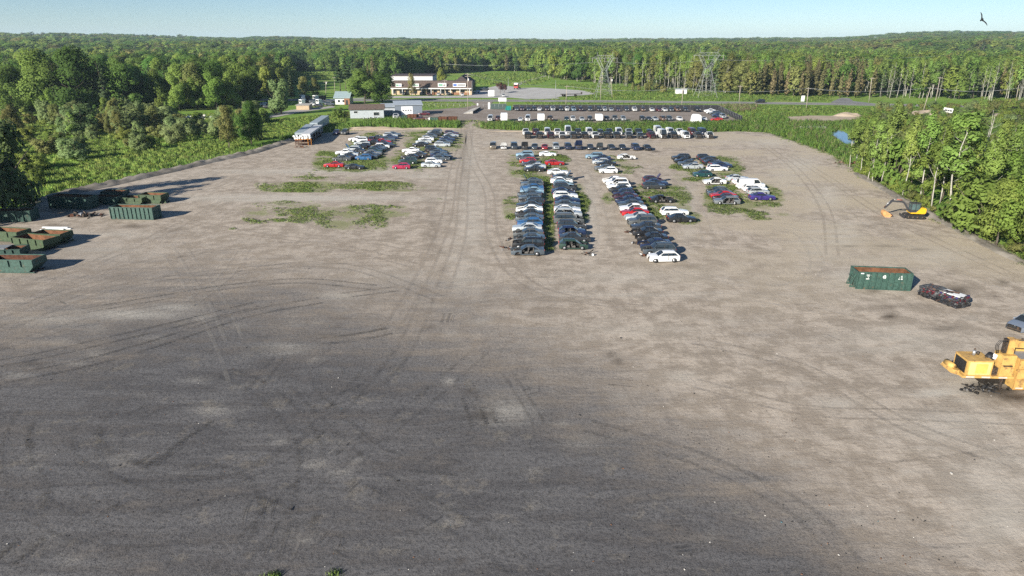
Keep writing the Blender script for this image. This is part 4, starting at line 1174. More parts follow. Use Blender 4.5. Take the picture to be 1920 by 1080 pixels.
singles([(783, 296, 'sedan', 'dark', 'hb', 'L', 'beside the white coupe of '), (817, 288, 'sedan', 'black', '', 'R', 'second farthest right on '), (829, 299, 'sedan', 'slate', '', 'R', 'outer right of ')], 'cars on the near plot by the lane', 'the near plot left of the lane')
singles([(1283, 307, 'sedan', 'black', '', 'L', 'second in the left column of '), (1332, 306, 'sedan', 'dark', 'h', 'R', 'behind the black wagon on '), (1350, 313, 'sedan', 'slate', '', 'R', 'third in the right column of ')], 'cars on the far right plot', 'the far right weedy plot')
singles([(1351, 370, 'sedan', 'slate', '', 'L', 'behind the red sedan on '), (1404, 351, 'sedan', 'silver', 'b', 'R', 'behind the white van on '), (1417, 361, 'wagon', 'white', '', 'R', 'before the white van on '), (1362, 379, 'sedan', 'plum', 'h', 'L', 'behind the doorless grey wagon on ')], 'cars on the near right plot', 'the near right weedy plot')
singles([(985, 301, 'sedan', 'slate', 'hb', 'L', 'beside the red hatchback on '), (1005, 318, 'sedan', 'silver', '', 'L', 'second nearest left on '), (1232, 350, 'sedan', 'navy', '', 'R', 'right of the plum hatchback behind ')], 'cars on the small plot behind the long rows', 'the small plot behind the long rows')
# the single row that faces the viewer
def front_row(items, y0, y1, group, where, face='F', far=True, x0=None, x1=None):
    xs = [q[0] for q in items]
    for i, (px, kind, colr, state) in enumerate(items):
        py = lerp(y0, y1, (px - xs[0]) / (xs[-1] - xs[0]))
        p = ground(px, py); L = KINDS[kind]['L']
        lab = short('%s %s%s, %s from left in %s', CN[colr], KN.get(kind, kind), st_words(state), ORD[i] if i else 'first', where)
        h = (-math.pi / 2 if face == 'F' else math.pi / 2) + rs_car.uniform(-.07, .07)
        car(kind, p.x, p.y + L / 2, h, shade(colr, rs_car), lab, group, state, far, CATS.get(kind, 'car'))
front_row([(924, 'minivan', 'tan', ''), (945, 'hatchback', 'white', 'H'), (964, 'minivan', 'slate', ''), (984, 'suv', 'dark', 'H'), (1003, 'sedan', 'slate', ''), (1022, 'coupe', 'red', ''), (1043, 'suv', 'silver', ''), (1066, 'suv', 'navy', ''),
           (1086, 'pickup', 'navy', 'H'), (1108, 'sedan', 'dark', ''), (1126, 'sedan', 'slate', 'H'), (1148, 'sedan', 'dark', ''), (1169, 'sedan', 'dark', ''), (1194, 'suv', 'navy', ''), (1216, 'sedan', 'black', '')],
          281, 283.5, 'cars in the single row facing the camera', 'the single row across the middle', far=False)
front_row([(990, 'pickup', 'black', 'hb'), (1012.5, 'pickup', 'slate', 'hb'), (1033, 'pickup', 'maroon', 'b'), (1055, 'pickup', 'white', 'b'), (1076, 'pickup', 'slate', 'hb'), (1097.5, 'pickup', 'black', 'hb'), (1117, 'pickup', 'white', 'b'),
           (1139, 'pickup', 'black', 'hb'), (1158, 'pickup', 'slate', 'hb'), (1181, 'pickup', 'grey', 'b'), (1202, 'suv', 'iron', 'b'), (1224, 'pickup', 'maroon', 'b'), (1245, 'tall_van', 'white', 'hb'), (1266, 'pickup', 'black', 'hb'),
           (1288, 'van', 'white', ''), (1312, 'pickup', 'iron', 'hb'), (1334, 'pickup', 'white', 'hb')], 261, 261, 'pickups in the front of the double row', 'the front line of pickups', far=False)
front_row([(986, 'pickup', 'white', ''), (1005, 'pickup', 'maroon', ''), (1027, 'van', 'white', ''), (1046, 'pickup', 'white', ''), (1066, 'tall_van', 'white', ''), (1085, 'pickup', 'dark', ''), (1106, 'van', 'white', ''), (1127, 'suv', 'dark', ''),
           (1144, 'pickup', 'dark', ''), (1162, 'van', 'white', ''), (1181, 'pickup', 'silver', ''), (1199, 'pickup', 'dark', ''), (1220, 'suv', 'dark', ''), (1236, 'tall_van', 'white', ''), (1259, 'van', 'white', ''), (1277, 'pickup', 'white', ''),
           (1301, 'van', 'maroon', ''), (1320, 'van', 'navy', '')], 254.5, 254.5, 'pickups and vans in the rear of the double row', 'the rear line of pickups and vans')
front_row([(969, 'sedan', 'grey', ''), (979, 'suv', 'plum', ''), (991, 'sedan', 'slate', ''), (1001.5, 'suv', 'dark', ''), (1012, 'sedan', 'white', ''), (1026, 'suv', 'plum', ''), (1037, 'pickup', 'silver', ''), (1052, 'suv', 'dark', ''), (1064, 'suv', 'white', ''),
           (1076, 'suv', 'lblue', ''), (1089, 'suv', 'plum', ''), (1107, 'suv', 'slate', ''), (1124, 'suv', 'dark', ''), (1135, 'suv', 'silver', ''), (1147, 'sedan', 'silver', ''), (1160, 'sedan', 'plum', ''), (1176, 'suv', 'slate', ''), (1191, 'suv', 'white', ''),
           (1207, 'suv', 'brown', ''), (1224, 'sedan', 'white', ''), (1237, 'sedan', 'maroon', ''), (1248, 'sedan', 'white', ''), (1260, 'suv', 'slate', ''), (1272, 'pickup', 'brown', ''), (1287, 'suv', 'dark', ''), (1309, 'pickup', 'black', '')],
          208.2, 210.0, 'cars along the dark privacy fence', 'the row along the dark fence')
front_row([(919, 'van', 'white', ''), (934, 'pickup', 'maroon', ''), (976, 'coupe', 'white', ''), (990, 'van', 'white', ''), (1032, 'pickup', 'brown', ''), (1063, 'hatchback', 'teal', ''), (1075, 'suv', 'white', ''), (1092, 'sedan', 'silver', ''), (1107, 'suv', 'dark', 'H'),
           (1139, 'suv', 'dark', ''), (1154, 'pickup', 'grey', ''), (1170, 'suv', 'silver', ''), (1206, 'suv', 'black', ''), (1218, 'sedan', 'dark', ''), (1230, 'sedan', 'silver', ''), (1245, 'suv', 'brown', ''), (1257, 'suv', 'slate', ''), (1276, 'hatchback', 'white', ''),
           (1322, 'coupe', 'white', '')], 228, 227.0, 'cars on the near side of the back lot', 'the back lot row beside the reeds')
singles([(1331, 210.5, 'sedan', 'white', '', 'L', 'farthest in '), (1334, 213.5, 'hatchback', 'white', '', 'L', 'second farthest in '), (1341, 216, 'suv', 'slate', '', 'L', 'third farthest in '), (1346, 220, 'suv', 'navy', '', 'L', 'behind the red coupe in '),
         (1356, 222, 'suv', 'silver', '', 'F', 'right end of '), (1344, 227, 'coupe', 'red', '', 'L', 'nearest in ')], 'cars in the corner of the back lot', 'the cluster in the fence corner')
singles([(630, 253, 'hatchback', 'purple', '', 'F', 'between the trailers and '), (646, 253, 'suv', 'iron', '', 'F', 'beside ')], 'cars beside the storage trailers', 'the dirt bank')
singles([(742, 222.5, 'pickup', 'white', '', 'F', 'by the scrap bins before '), (795, 216.5, 'sedan', 'maroon', '', 'L', 'on the gravel right of '), (789, 228, 'pickup', 'maroon', '', 'L', 'between the small bins beside ')], 'vehicles around the workshop', 'the grey workshop')
singles([(757, 178.5, 'suv', 'dark', '', 'F', 'left of three before '), (790, 178.5, 'suv', 'slate', '', 'F', 'middle of three before '), (803, 179, 'coupe', 'maroon', '', 'F', 'low before '), (822, 179, 'sedan', 'white', '', 'F', 'right of centre before '), (840, 178.5, 'suv', 'black', '', 'F', 'before the door of '),
         (867, 179.8, 'sedan', 'white', '', 'F', 'right end before '), (893, 174, 'sedan', 'white', '', 'L', 'in the shade right of '), (944, 181.5, 'hatchback', 'white', '', 'F', 'alone on the pale lot right of '), (908, 170, 'pickup', 'dark', '', 'L', 'under the dark roof end of ')], 'cars before the shop building', 'the long shop building')
singles([(570, 193, 'suv', 'dark', '', 'R', 'left of the back line in '), (580, 193.5, 'sedan', 'black', '', 'R', 'second in the back line of '), (590, 194, 'pickup', 'slate', '', 'R', 'third in the back line of '), (601, 194, 'suv', 'black', '', 'R', 'fourth in the back line of '), (614, 193.5, 'pickup', 'dark', '', 'R', 'fifth in the back line of '),
         (624, 193, 'suv', 'grey', '', 'R', 'right of the back line in '), (586, 199, 'sedan', 'white', '', 'R', 'left of the near line in '), (596, 200.5, 'sedan', 'dark', '', 'R', 'second in the near line of '), (618, 198.5, 'suv', 'slate', '', 'R', 'third in the near line of '), (505, 204, 'pickup', 'black', '', 'R', 'left of the willow in '),
         (497, 199, 'suv', 'white', '', 'R', 'farthest left in '), (510, 199, 'pickup', 'maroon', '', 'R', 'behind the willow in ')], 'vehicles crowded in the truck yard', 'the truck yard left of the house')
singles([(1426, 192.8, 'suv', 'black', '', 'L', '')], 'cars driving on the road', 'driving on the road past the brown cedars')
# a grey car at the edge of the picture, hood towards the lens
p = ground(1904, 626)
car('sedan', p.x + 1.9, p.y + 1.3, R(207), (.17, .2, .25), 'grey car with broken front beside the yellow baling machine', None, 'b')

# engines and axles lying at the stripped fronts
ENGINES = []
for i, (px, py, n, sx, sy, lab) in enumerate([(951, 467, 9, .6, .5, 'black engine and axle parts lying before the nearest long row'), (955, 450, 5, .4, .5, 'loose greasy parts beside the third car of the long row'), (1104, 478, 5, .4, .4, 'loose parts lying before the dark green hatchback'), (1208, 479, 6, .5, .4, 'silver engine parts lying left of the white hatchback'),
      (1192, 458, 5, .5, .4, 'brown axle parts lying before the slanting row'), (1181, 437, 5, .4, .4, 'rusty parts lying before the middle of the slanting row'), (655, 316, 5, .6, .4, 'loose parts between the red sedan and the black coupe')]):
    ENGINES.append((px, py, n, sx, sy, lab))
# ------------------------------------------------------------------ machines, bins, trailers
GREENB = plain('bin_green', (.038, .082, .066), .55, 0, .4, .3, 3, (.16, .075, .035), .18, 1.6)
GREEND = plain('bin_dark_green', (.018, .052, .04), .6, 0, .4, .3, 3, (.09, .045, .025), .22, 1.6)
GREENO = plain('bin_olive_green', (.042, .07, .032), .6, 0, .4, .25, 3, (.13, .07, .04), .2, 1.6)
RUST = plain('rusty_steel', (.145, .068, .036), .9, .1, .2, .35, 1.4, (.10, .045, .03), .35, 1.0)
DRUST = plain('dark_rust', (.09, .04, .026), .9, .1, .2, .35, 1.6)
STENCIL = plain('stencil_white', (.7, .72, .7), .6, 0, .3, .15, 3)
def roll_off_bin(p, rz, L, W, H, mat, label, group=None, ribs=9, hook='L', marks=False, sloped=False, lid=None, rust=RUST):
    """open steel container; x runs along its long side, the viewer's side is y = 0"""
    root = empty('waste_container', p, rz, label, 'waste container', group)
    t = .06; zb = .18; sl = W * .0
    def wall(name, x0, x1, y0, y1, z0, z1):
        mb = MB(); mb.box(x0, x1, y0, y1, z0, z1, mat); return mb.obj(name, root)
    if not sloped:
        s1 = wall('side_wall', 0, L, 0, t, zb, H); s2 = wall('side_wall', 0, L, W - t, W, zb, H)
        wall('end_wall', 0, t, t + .003, W - t - .003, zb, H); wall('end_gate', L - t, L, t + .003, W - t - .003, zb, H)
    else:   # tub: ends slope inwards towards the floor
        for y in (0, W - t):
            mb = MB(); mb.prism([(L * .12, zb), (L * .88, zb), (L, H * .55), (L, H), (0, H), (0, H * .55)], y, y + t, mat); s1 = mb.obj('side_wall', root)
        for s, x in ((0, 0), (1, L)):
            mb = MB(); q = L * .12 if s == 0 else -L * .12
            mb.prism([(x + q, zb), (x + q + (.06 if s == 0 else -.06), zb), (x + (.06 if s == 0 else -.06), H * .55), (x + (.06 if s == 0 else -.06), H), (x, H), (x, H * .55)], t + .003, W - t - .003, mat); mb.obj('end_wall', root)
    mb = MB(); mb.box(.07 if not sloped else L * .13, L - .07 if not sloped else L * .87, t + .004, W - t - .004, zb, zb + .06, rust); mb.obj('floor', root)
    mb = MB()    # rusty lining
    e = .012; a0, a1 = (t + .004, L - t - .004)
    mb.box(a0, a1, t + .003, t + .003 + e, zb + .07 if not sloped else H * .5, H - .02, rust); mb.box(a0, a1, W - t - .003 - e, W - t - .003, zb + .07 if not sloped else H * .5, H - .02, rust)
    mb.box(a0, a0 + e, t + .02, W - t - .02, zb + .1 if not sloped else H * .5, H - .02, rust); mb.box(a1 - e, a1, t + .02, W - t - .02, zb + .1 if not sloped else H * .5, H - .02, rust)
    if sloped: mb.box(a0 + .3, a1 - .3, t + .02, W - t - .02, H * .45, H * .48, rust)
    mb.obj('rusty_lining', root)
    rail = MB()
    for y in (-.05, W - .06): rail.box(-.05, L + .05, y, y + .11, H + .002, H + .1, mat)
    for x in (-.05, L - .06): rail.box(x, x + .11, .063, W - .063, H + .002, H + .1, mat)
    rail.obj('top_rail', root)
    for s, y in ((-1, -.07), (1, W)):
        mb = MB(); mb.box(-.0, .09, -.08, .067, zb if not sloped else H * .5, H - .003, mat); me = mb.mesh('bin_rib')
        for i in range(ribs + 1): link('rib', me, root, ((L - .07) * i / ribs, y if s < 0 else y + .083, 0))
    mb = MB(); mb.box(.08, L - .08, -.045, -.002, H * .52, H * .56, mat); mb.box(.0, L, -.09, -.002, zb - .1, zb - .003, mat); mb.obj('side_rail', root)
    for i in (0, 1):
        mb = MB(); mb.box(.1, L - .1, W * (.3 + .4 * i) - .06, W * (.3 + .4 * i) + .06, .02, zb - .003, DRUST); mb.obj('skid', root)
    hx = -.5 if hook == 'L' else L + .02
    mb = MB()
    for y in (W * .25, W * .75): mb.box(hx, hx + .48, y - .06, y + .06, .12, .3, mat); mb.bar((hx + .05 if hook == 'L' else hx + .42, y, .2), (0 if hook == 'L' else L, y, H * .8), .06, mat, 4)
    mb.bar((hx + .2, W * .2, H * .62), (hx + .2, W * .8, H * .62), .05, mat, 6); mb.obj('hook_frame', root)
    for i in (0, 1):
        mb = MB(); mb.bar((L * (.05 if i == 0 else .95), .2, .11), (L * (.05 if i == 0 else .95), W - .2, .11), .11, BLACK, 8); mb.obj('roller', root)
    if marks:
        mb = MB(); y0, y1 = -.075, -.072
        def dash(x0, x1, z0, z1): mb.box(x0, x1, y0 - .0, y1, z0, z1, STENCIL)
        rr = random.Random(2)
        for cx, rows in ((L * .205, ((.5, .10), (.3, .07), (.12, .08), (.5, .13))), (L * .79, ((.28, .12), (.34, .10), (.5, .12)))):
            z = H * .90
            for w_, hh in rows:
                x = cx - w_ / 2
                while x < cx + w_ / 2 - .03:
                    q = rr.uniform(.05, .1); dash(x, min(x + q, cx + w_ / 2), z - hh, z); x += q + .025
                z -= hh + .07
        c = Vector((L * .49, H * .80)); ra = .24        # three chasing arrows
        for i in range(3):
            a0 = math.pi / 2 + i * 2 * math.pi / 3; a1 = a0 + 2 * math.pi / 3
            A_, B_ = c + Vector((math.cos(a0), math.sin(a0))) * ra, c + Vector((math.cos(a1), math.sin(a1))) * ra
            d = B_ - A_; n_ = Vector((-d.y, d.x)).normalized(); a_, b_ = A_ + d * .18, A_ + d * .72; h_ = A_ + d * .95
            for q in ([a_ + n_ * .05, b_ + n_ * .05, b_ - n_ * .05, a_ - n_ * .05], [b_ + n_ * .11, h_, b_ - n_ * .11, b_ - n_ * .02]):
                mb.add([(v.x, y0, v.y) for v in q], [(3, 2, 1, 0)], STENCIL)
        dash(.35, .75, H * .93, H * .985)
        mb.obj('stencil_print', root)
    if lid:
        mb = MB(); mb.box(.2, L * .5, .1, W - .1, H + .11, H + .17, lid); mb.obj('lid', root)
    return root
def bin_at(p0, p1, W, H, mat, label, group=None, **k):
    a, rz, L = at2(p0, p1); return roll_off_bin(a, rz, L, W, H, mat, label, group, **k)
GB = 'green roll-off bins at the left edge of the yard'
bin_at((1603, 542.5), (1705.5, 546.5), 2.35, 2.15, GREENB, 'green roll-off bin with white stencils and rusty inside, right side of the yard', None, ribs=9, marks=True)
bin_at((209, 411.5), (289, 413), 2.3, 2.05, GREENB, 'tall ribbed green bin with rusty rim beside the heap of car parts', GB, ribs=10, hook='R')
bin_at((94, 391), (167, 394), 2.5, 2.15, GREEND, 'dark green ribbed bin in tree shade behind the heap of car parts', GB, ribs=5)
bin_at((176, 384), (222, 386), 2.3, 1.5, GREEND, 'low dark green bin behind the tall ribbed bin, second row left', GB, ribs=4, sloped=True)
bin_at((224, 384), (268, 385), 2.3, 1.25, GREENO, 'low olive bin half hidden behind the tall ribbed bin', GB, ribs=3, sloped=True)
bin_at((262, 382), (304, 383), 2.4, 1.6, GREENO, 'olive green tub bin farthest right behind the tall ribbed bin', GB, ribs=3, sloped=True, hook='R')
bin_at((190, 372), (232, 372), 2.3, 1.2, GREEND, 'low dark bin farthest back by the soil windrow', GB, ribs=4, sloped=True)
bin_at((62, 457), (117, 459), 2.4, 1.5, GREENO, 'olive green tub bin with white sticker, right of the left edge cluster', GB, ribs=3, sloped=True, hook='R')
bin_at((26, 466), (86, 472), 2.5, 1.6, GREENO, 'open olive bin with red brown inside, middle of the left edge cluster', GB, ribs=4, sloped=True)
bin_at((-20, 452), (36, 455), 2.4, 1.5, GREENO, 'olive bin with red brown rim at the left picture edge', GB, ribs=3, sloped=True)
bin_at((-18, 490), (42, 488), 2.3, 1.5, GREEND, 'grey lidded dark bin just behind the nearest left bin', GB, ribs=4, sloped=True, lid=STEEL)
bin_at((-26, 512), (66, 513), 2.5, 1.75, GREENB, 'nearest green tub bin at the left edge with rusty inside', GB, ribs=4, sloped=True, rust=DRUST)
bin_at((-10, 418), (60, 416), 2.5, 1.8, GREEND, 'very dark bin under the willow tree at the left edge', GB, ribs=5)
for i, (a, b, m_, H, lab) in enumerate([((753, 224), (764, 224), GREEND, 1.5, 'dark small bin beside the white pickup before the workshop'), ((764, 224), (781, 224.5), DRUST, 1.8, 'rusty brown bin in the row of small bins before the workshop'),
        ((798, 228), (806, 228), WHITE, 1.2, 'white box in the row of small bins'), ((807, 228.5), (821, 228.5), GREENB, 1.5, 'green small bin near the right end of the row of small bins'),
        ((822, 228.5), (838, 229), DRUST, 1.7, 'dark rusty bin left of the last brown bin'), ((840, 229.5), (857, 229.5), DRUST, 1.9, 'last brown bin at the right end of the row by the lane')]):
    bin_at(a, b, 2.2, H, m_, lab, 'small bins in a row before the workshop', ribs=3)
bin_at((949, 207), (958, 207), 2.0, 1.7, plain('bin_teal', (.01, .20, .17), .5, 0, .4, .2, 3), 'bright teal small bin at the green fence by the gate', ribs=3)
# heap of engines and axles
def heap(name, px, py, n, sx, sy, seed, label, cat, mats, big=.45, group=None):
    c = ground(px, py); root = empty(name, c, 0, label, cat, group); r = random.Random(seed)
    for i in range(n):
        mb = MB(); q = r.uniform(.15, big)
        for j in range(r.randint(1, 3)):
            ox, oy = r.uniform(-q, q), r.uniform(-q, q)
            if r.random() < .5: mb.box(ox - q, ox + q * r.uniform(.3, 1), oy - q * .7, oy + q * .7, 0, q * r.uniform(.6, 1.6), r.choice(mats), q * .2)
            else: mb.bar((ox, oy, q * .3), (ox + r.uniform(-1, 1), oy + r.uniform(-.8, .8), q * r.uniform(.3, 1.5)), q * .3, r.choice(mats), 7)
        o = mb.obj('scrap_piece', root); o.location = (r.gauss(0, sx), r.gauss(0, sy), 0); o.rotation_euler = (r.uniform(-.3, .3), r.uniform(-.3, .3), r.uniform(0, 6.28))
    return root
heap('scrap_heap', 163, 405, 34, 2.3, .8, 3, 'heap of greasy engines and car parts beside the tall ribbed bin', 'scrap heap', [GRIME, BLACK, ALLOY, GRIME, DRUST])
heap('rubble_heap', 372, 222, 90, 8.5, 2.4, 8, 'pale heap of broken concrete in front of the rounded trees', 'rubble heap', [CONC, WHITE, CONC, plain('pale_rubble', (.5, .48, .45), .9)], .6)
heap('junk_heap', 690, 222.5, 16, 3.0, .5, 12, 'junk and wheels leaning at the grey shed wall', 'junk', [GRIME, BLACK, STEEL, ALLOY], .5)
heap('brush_heap', 1580, 306, 14, 1.4, .7, 14, 'small brown brush heap at the yard corner by the pond', 'brush heap', [DRUST, BARK_ := plain('dry_brush', (.14, .10, .07), .95), GRIME], .4)
for i, (px, py, l_) in enumerate(((104, 427.5, 4.2), (110, 430, 4.0), (98, 431.5, 3.6))):
    mb = MB(); mb.box(-l_ / 2, l_ / 2, -.16, .16, 0, .14, WHITE); o = mb.obj('loose_beam'); o.location = ground(px, py) + Vector((0, 0, .05)); o.rotation_euler = (0, 0, R(-3 + 3 * i))
    put(o, 'pale metal beam lying on the ground behind the left edge bins, %s' % ('rear', 'middle', 'front')[i], 'beam', 'pale beams by the left bins')
# storage trailers left
def trailer(p0, p1, W, H, mat, label, open_end=True, bays=0, roofm=None):
    a, rz, L = at2(p0, p1); root = empty('storage_trailer', a, rz, label, 'trailer')
    zb = .9; t = .08
    for y in (0, W - t):
        if y == 0 and bays:
            for i in range(bays + 1):
                mb = MB(); x = (L - .35) * i / bays; mb.box(x, x + .35, 0, t, zb, H, mat); mb.obj('side_post', root)
            mb = MB(); mb.box(0, L, -.01, t + .01, H * .86, H - .003, mat); mb.obj('side_rail', root)
        else:
            mb = MB(); mb.box(0, L, y, y + t, zb, H, mat); mb.obj('side_wall', root)
    mb = MB(); mb.box(-.05, L + .05, -.05, W + .05, H, H + .1, roofm or mat); mb.obj('roof', root)
    mb = MB(); mb.box(0, L, .0, W, zb - .2, zb - .003, DRUST); mb.obj('floor', root)
    mb = MB(); mb.box(L - t, L, t + .003, W - t - .003, zb, H - .003, mat); mb.obj('end_wall', root)
    mb = MB(); f = .14
    for y in (t + .003, W - t - f - .003): mb.box(0, .1, y, y + f, zb, H - .003, mat)
    mb.box(0, .1, t + f + .006, W - t - f - .006, H - .5, H - .003, mat); mb.obj('door_frame', root)
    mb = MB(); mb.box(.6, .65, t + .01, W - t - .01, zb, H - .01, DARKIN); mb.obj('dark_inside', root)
    for x in (L * .72, L * .82):
        for y in (.15, W - .15):
            mb = MB(); mb.bar((x, y - .13, .48), (x, y + .13, .48), .48, TYRE, 12); mb.obj('wheel', root)
    mb = MB()
    for y in (.4, W - .4): mb.box(L * .18, L * .18 + .12, y - .06, y + .06, 0, zb - .2, STEEL)
    mb.obj('landing_leg', root)
    return root
PALEBLUE = plain('trailer_pale_blue', (.30, .35, .38), .5, .1, .4, .08, 1, (.3, .3, .28), .2)
trailer((597, 250), (618, 234.5), 2.5, 3.3, PALEBLUE, 'pale blue box trailer with open end, rear of the storage trailers', roofm=PALEBLUE)
trailer((583, 271), (606, 252.5), 2.5, 3.0, plain('trailer_white', (.5, .51, .52), .5, 0, .4, .1, 1, (.25, .24, .22), .25), 'white trailer with open side bays beside the orange rack', bays=5)
trailer((570, 268), (590, 250), 2.4, 2.9, PALEBLUE, 'long pale trailer behind the white trailer with open bays')
# rack with drums
ORANGE = plain('orange_steel', (.55, .22, .02), .5, .1, .4, .15, 2, (.2, .08, .03), .3)
p = ground(568, 273)
rk = empty('steel_rack', p, R(12), 'orange and rusty rack of bars stacked with white drums', 'rack'); rk.scale = (.92, .92, .8)
for x in np.linspace(-2.2, 2.6, 6):
    mb = MB(); mb.box(x - .06, x + .06, -.06, .06, 0, 2.1, ORANGE if x > 1 else DRUST); mb.obj('upright', rk)
for z in (.5, 1.2, 2.1):
    mb = MB(); mb.box(-2.3, 2.7, -.05, 1.5, z, z + .1, ORANGE if z > 2 else DRUST); mb.obj('shelf_beam', rk)
r_ = random.Random(4)
mb = MB(); mb.bar((0, 0, 0), (0, .9, 0), .3, WHITE, 12); dm = mb.mesh('white_drum')
for i in range(14):
    o = link('white_drum', dm, None, p + Matrix.Rotation(R(12), 3, 'Z') @ Vector((-2.0 + (i % 7) * .68, .3, 2.03 + .5 * (i // 7))), (r_.uniform(-.3, .3), r_.uniform(-.2, .2), R(12) + r_.uniform(-.7, .7)))
    put(o, 'white drum on the orange rack, %s from left in the %s layer' % ((ORD[i % 7] if i % 7 else 'first'), ('lower', 'upper')[i // 7]), 'drum', 'white drums on the rack')
o = heap('cart', 563, 276.5, 9, .7, .4, 31, 'small rusty cart of scrap in front of the orange rack', 'cart', [DRUST, RUST, GRIME], .4)
# trucks and trailers parked by the house
for i, (a, b, lab, kind) in enumerate([((566, 188.5), (583, 187.5), 'white cab truck left of the trucks behind the willow', 'w'), ((592, 189.5), (612, 188), 'pale truck with dark load in the middle of the parked trucks', 'w'), ((566, 198), (580, 197), 'white fronted truck before the dark load on the truck yard', 'w'), ((598, 197.5), (611, 196.5), 'small white vehicle at the right of the truck yard', 'w')]):
    p0, rz, L = at2(a, b); root = empty('parked_truck', p0, rz, lab, 'truck', 'trucks in the yard by the house')
    block('cab', root, 0, 2.0, 0, 2.3, .5, 2.7, WHITE); block('windshield', root, -.05, -.003, .2, 2.1, 1.6, 2.4, GLASS); block('load_bed', root, 2.1, max(4, L), 0, 2.4, .8, 2.2 if i != 3 else 1.2, BLACK if i < 3 else WHITE)
    for x in (1.0, max(3.2, L - 1)):
        for y in (.1, 2.2):
            mb = MB(); mb.bar((x, y - .15, .5), (x, y + .15, .5), .5, TYRE, 10); mb.obj('wheel', root)
fl = at2((556, 206), (604, 206))
o = empty('flat_shed', fl[0], .1, 'low dark flat roof shed with pale wall by the truck yard', 'shed'); block('wall', o, 0, 5.5, 0, 9, 0, 1.9, CREAM); block('roof', o, -.3, 5.8, -.3, 9.3, 1.903, 2.1, CONC)
# box trailers on the back lot
for i, (px, w_, h_, lab) in enumerate(((945, 2.5, 2.9, 'white box trailer second from the left on the near side of the back lot'), (1014.5, 2.5, 2.6, 'white box trailer left of the brown pickup on the back lot'), (1124, 2.4, 2.5, 'white box trailer in the middle of the back lot row'))):
    p = ground(px, 228); root = empty('box_trailer', p, 0, lab, 'trailer', 'white box trailers on the back lot')
    block('box_body', root, -w_ / 2, w_ / 2, 0, 4.6, .45, h_, WHITE); block('door_seam', root, -.02, .02, -.03, -.003, .5, h_ - .05, STEEL)
    for s in (-1, 1):
        mb = MB(); mb.bar((s * (w_ / 2 + .02), 2.2, .38), (s * (w_ / 2 + .2), 2.2, .38), .36, TYRE, 10); mb.obj('wheel', root)
    mb = MB(); mb.bar((0, 4.6, .45), (0, 6, .4), .06, STEEL, 5); mb.obj('tow_bar', root)
p = ground(1307, 230); mb = MB(); rows = []
for i in range(9):
    t = i / 8; r = []
    for j in range(9):
        u = j / 8 * 2 - 1; r.append((u * 1.75 * (1 - .25 * t * t), 5.2 * t, 2.9 * (1 - abs(u) ** 7) * (1 - .5 * max(0, t - .5) ** 2) + .08 * mnoise.noise(Vector((u * 4, t * 5, 2)))))
    rows.append(r)
k_ = len(mb.v); mb.grid(rows, WHITE, True, True); n_ = 9
mb.add([(x, y - .0, 0.02) for x, y, z in rows[0]] + rows[0], [tuple([j, j + 1, 9 + j + 1, 9 + j]) for j in range(8)], WHITE)
bt = mb.obj('wrapped_boat'); bt.location = p; put(bt, 'bulky boat wrapped in white sheeting on the back lot', 'boat')
# flatbed and red truck on the pale lot
p = ground(1072, 181); root = empty('flatbed_trailer', p, R(12), 'dark flatbed trailer standing on the edge of the stone pull-off', 'trailer')
block('deck', root, -6, 6, 0, 2.4, 1.1, 1.35, GRIME)
block('headboard', root, 5.9, 6.05, 0, 2.4, 1.353, 2.3, GRIME)
for x in (-4.6, -3.4, 2.6):
    for y in (.1, 2.3):
        mb = MB(); mb.bar((x, y - .15, .5), (x, y + .15, .5), .5, TYRE, 10); mb.obj('wheel', root)
p = ground(967, 167.5); root = empty('red_truck', p, R(-20), 'red cab truck with white hood parked on the pale lot', 'truck')
block('cab', root, -1.3, 1.3, 0, 2.2, .8, 3.0, plain('truck_red', (.30, .03, .025), .4)); block('roof_fairing', root, -1.25, 1.25, .2, 2.2, 3.003, 3.9, WHITE); block('windshield', root, -1.1, 1.1, -.05, -.003, 1.9, 2.8, GLASS); block('frame', root, -1, 1, 2.21, 6.5, .7, 1.1, BLACK)
for y in (.6, 5.0):
    for x in (-1.15, 1.15):
        mb = MB(); mb.bar((x - .15, y, .5), (x + .15, y, .5), .5, TYRE, 10); mb.obj('wheel', root)
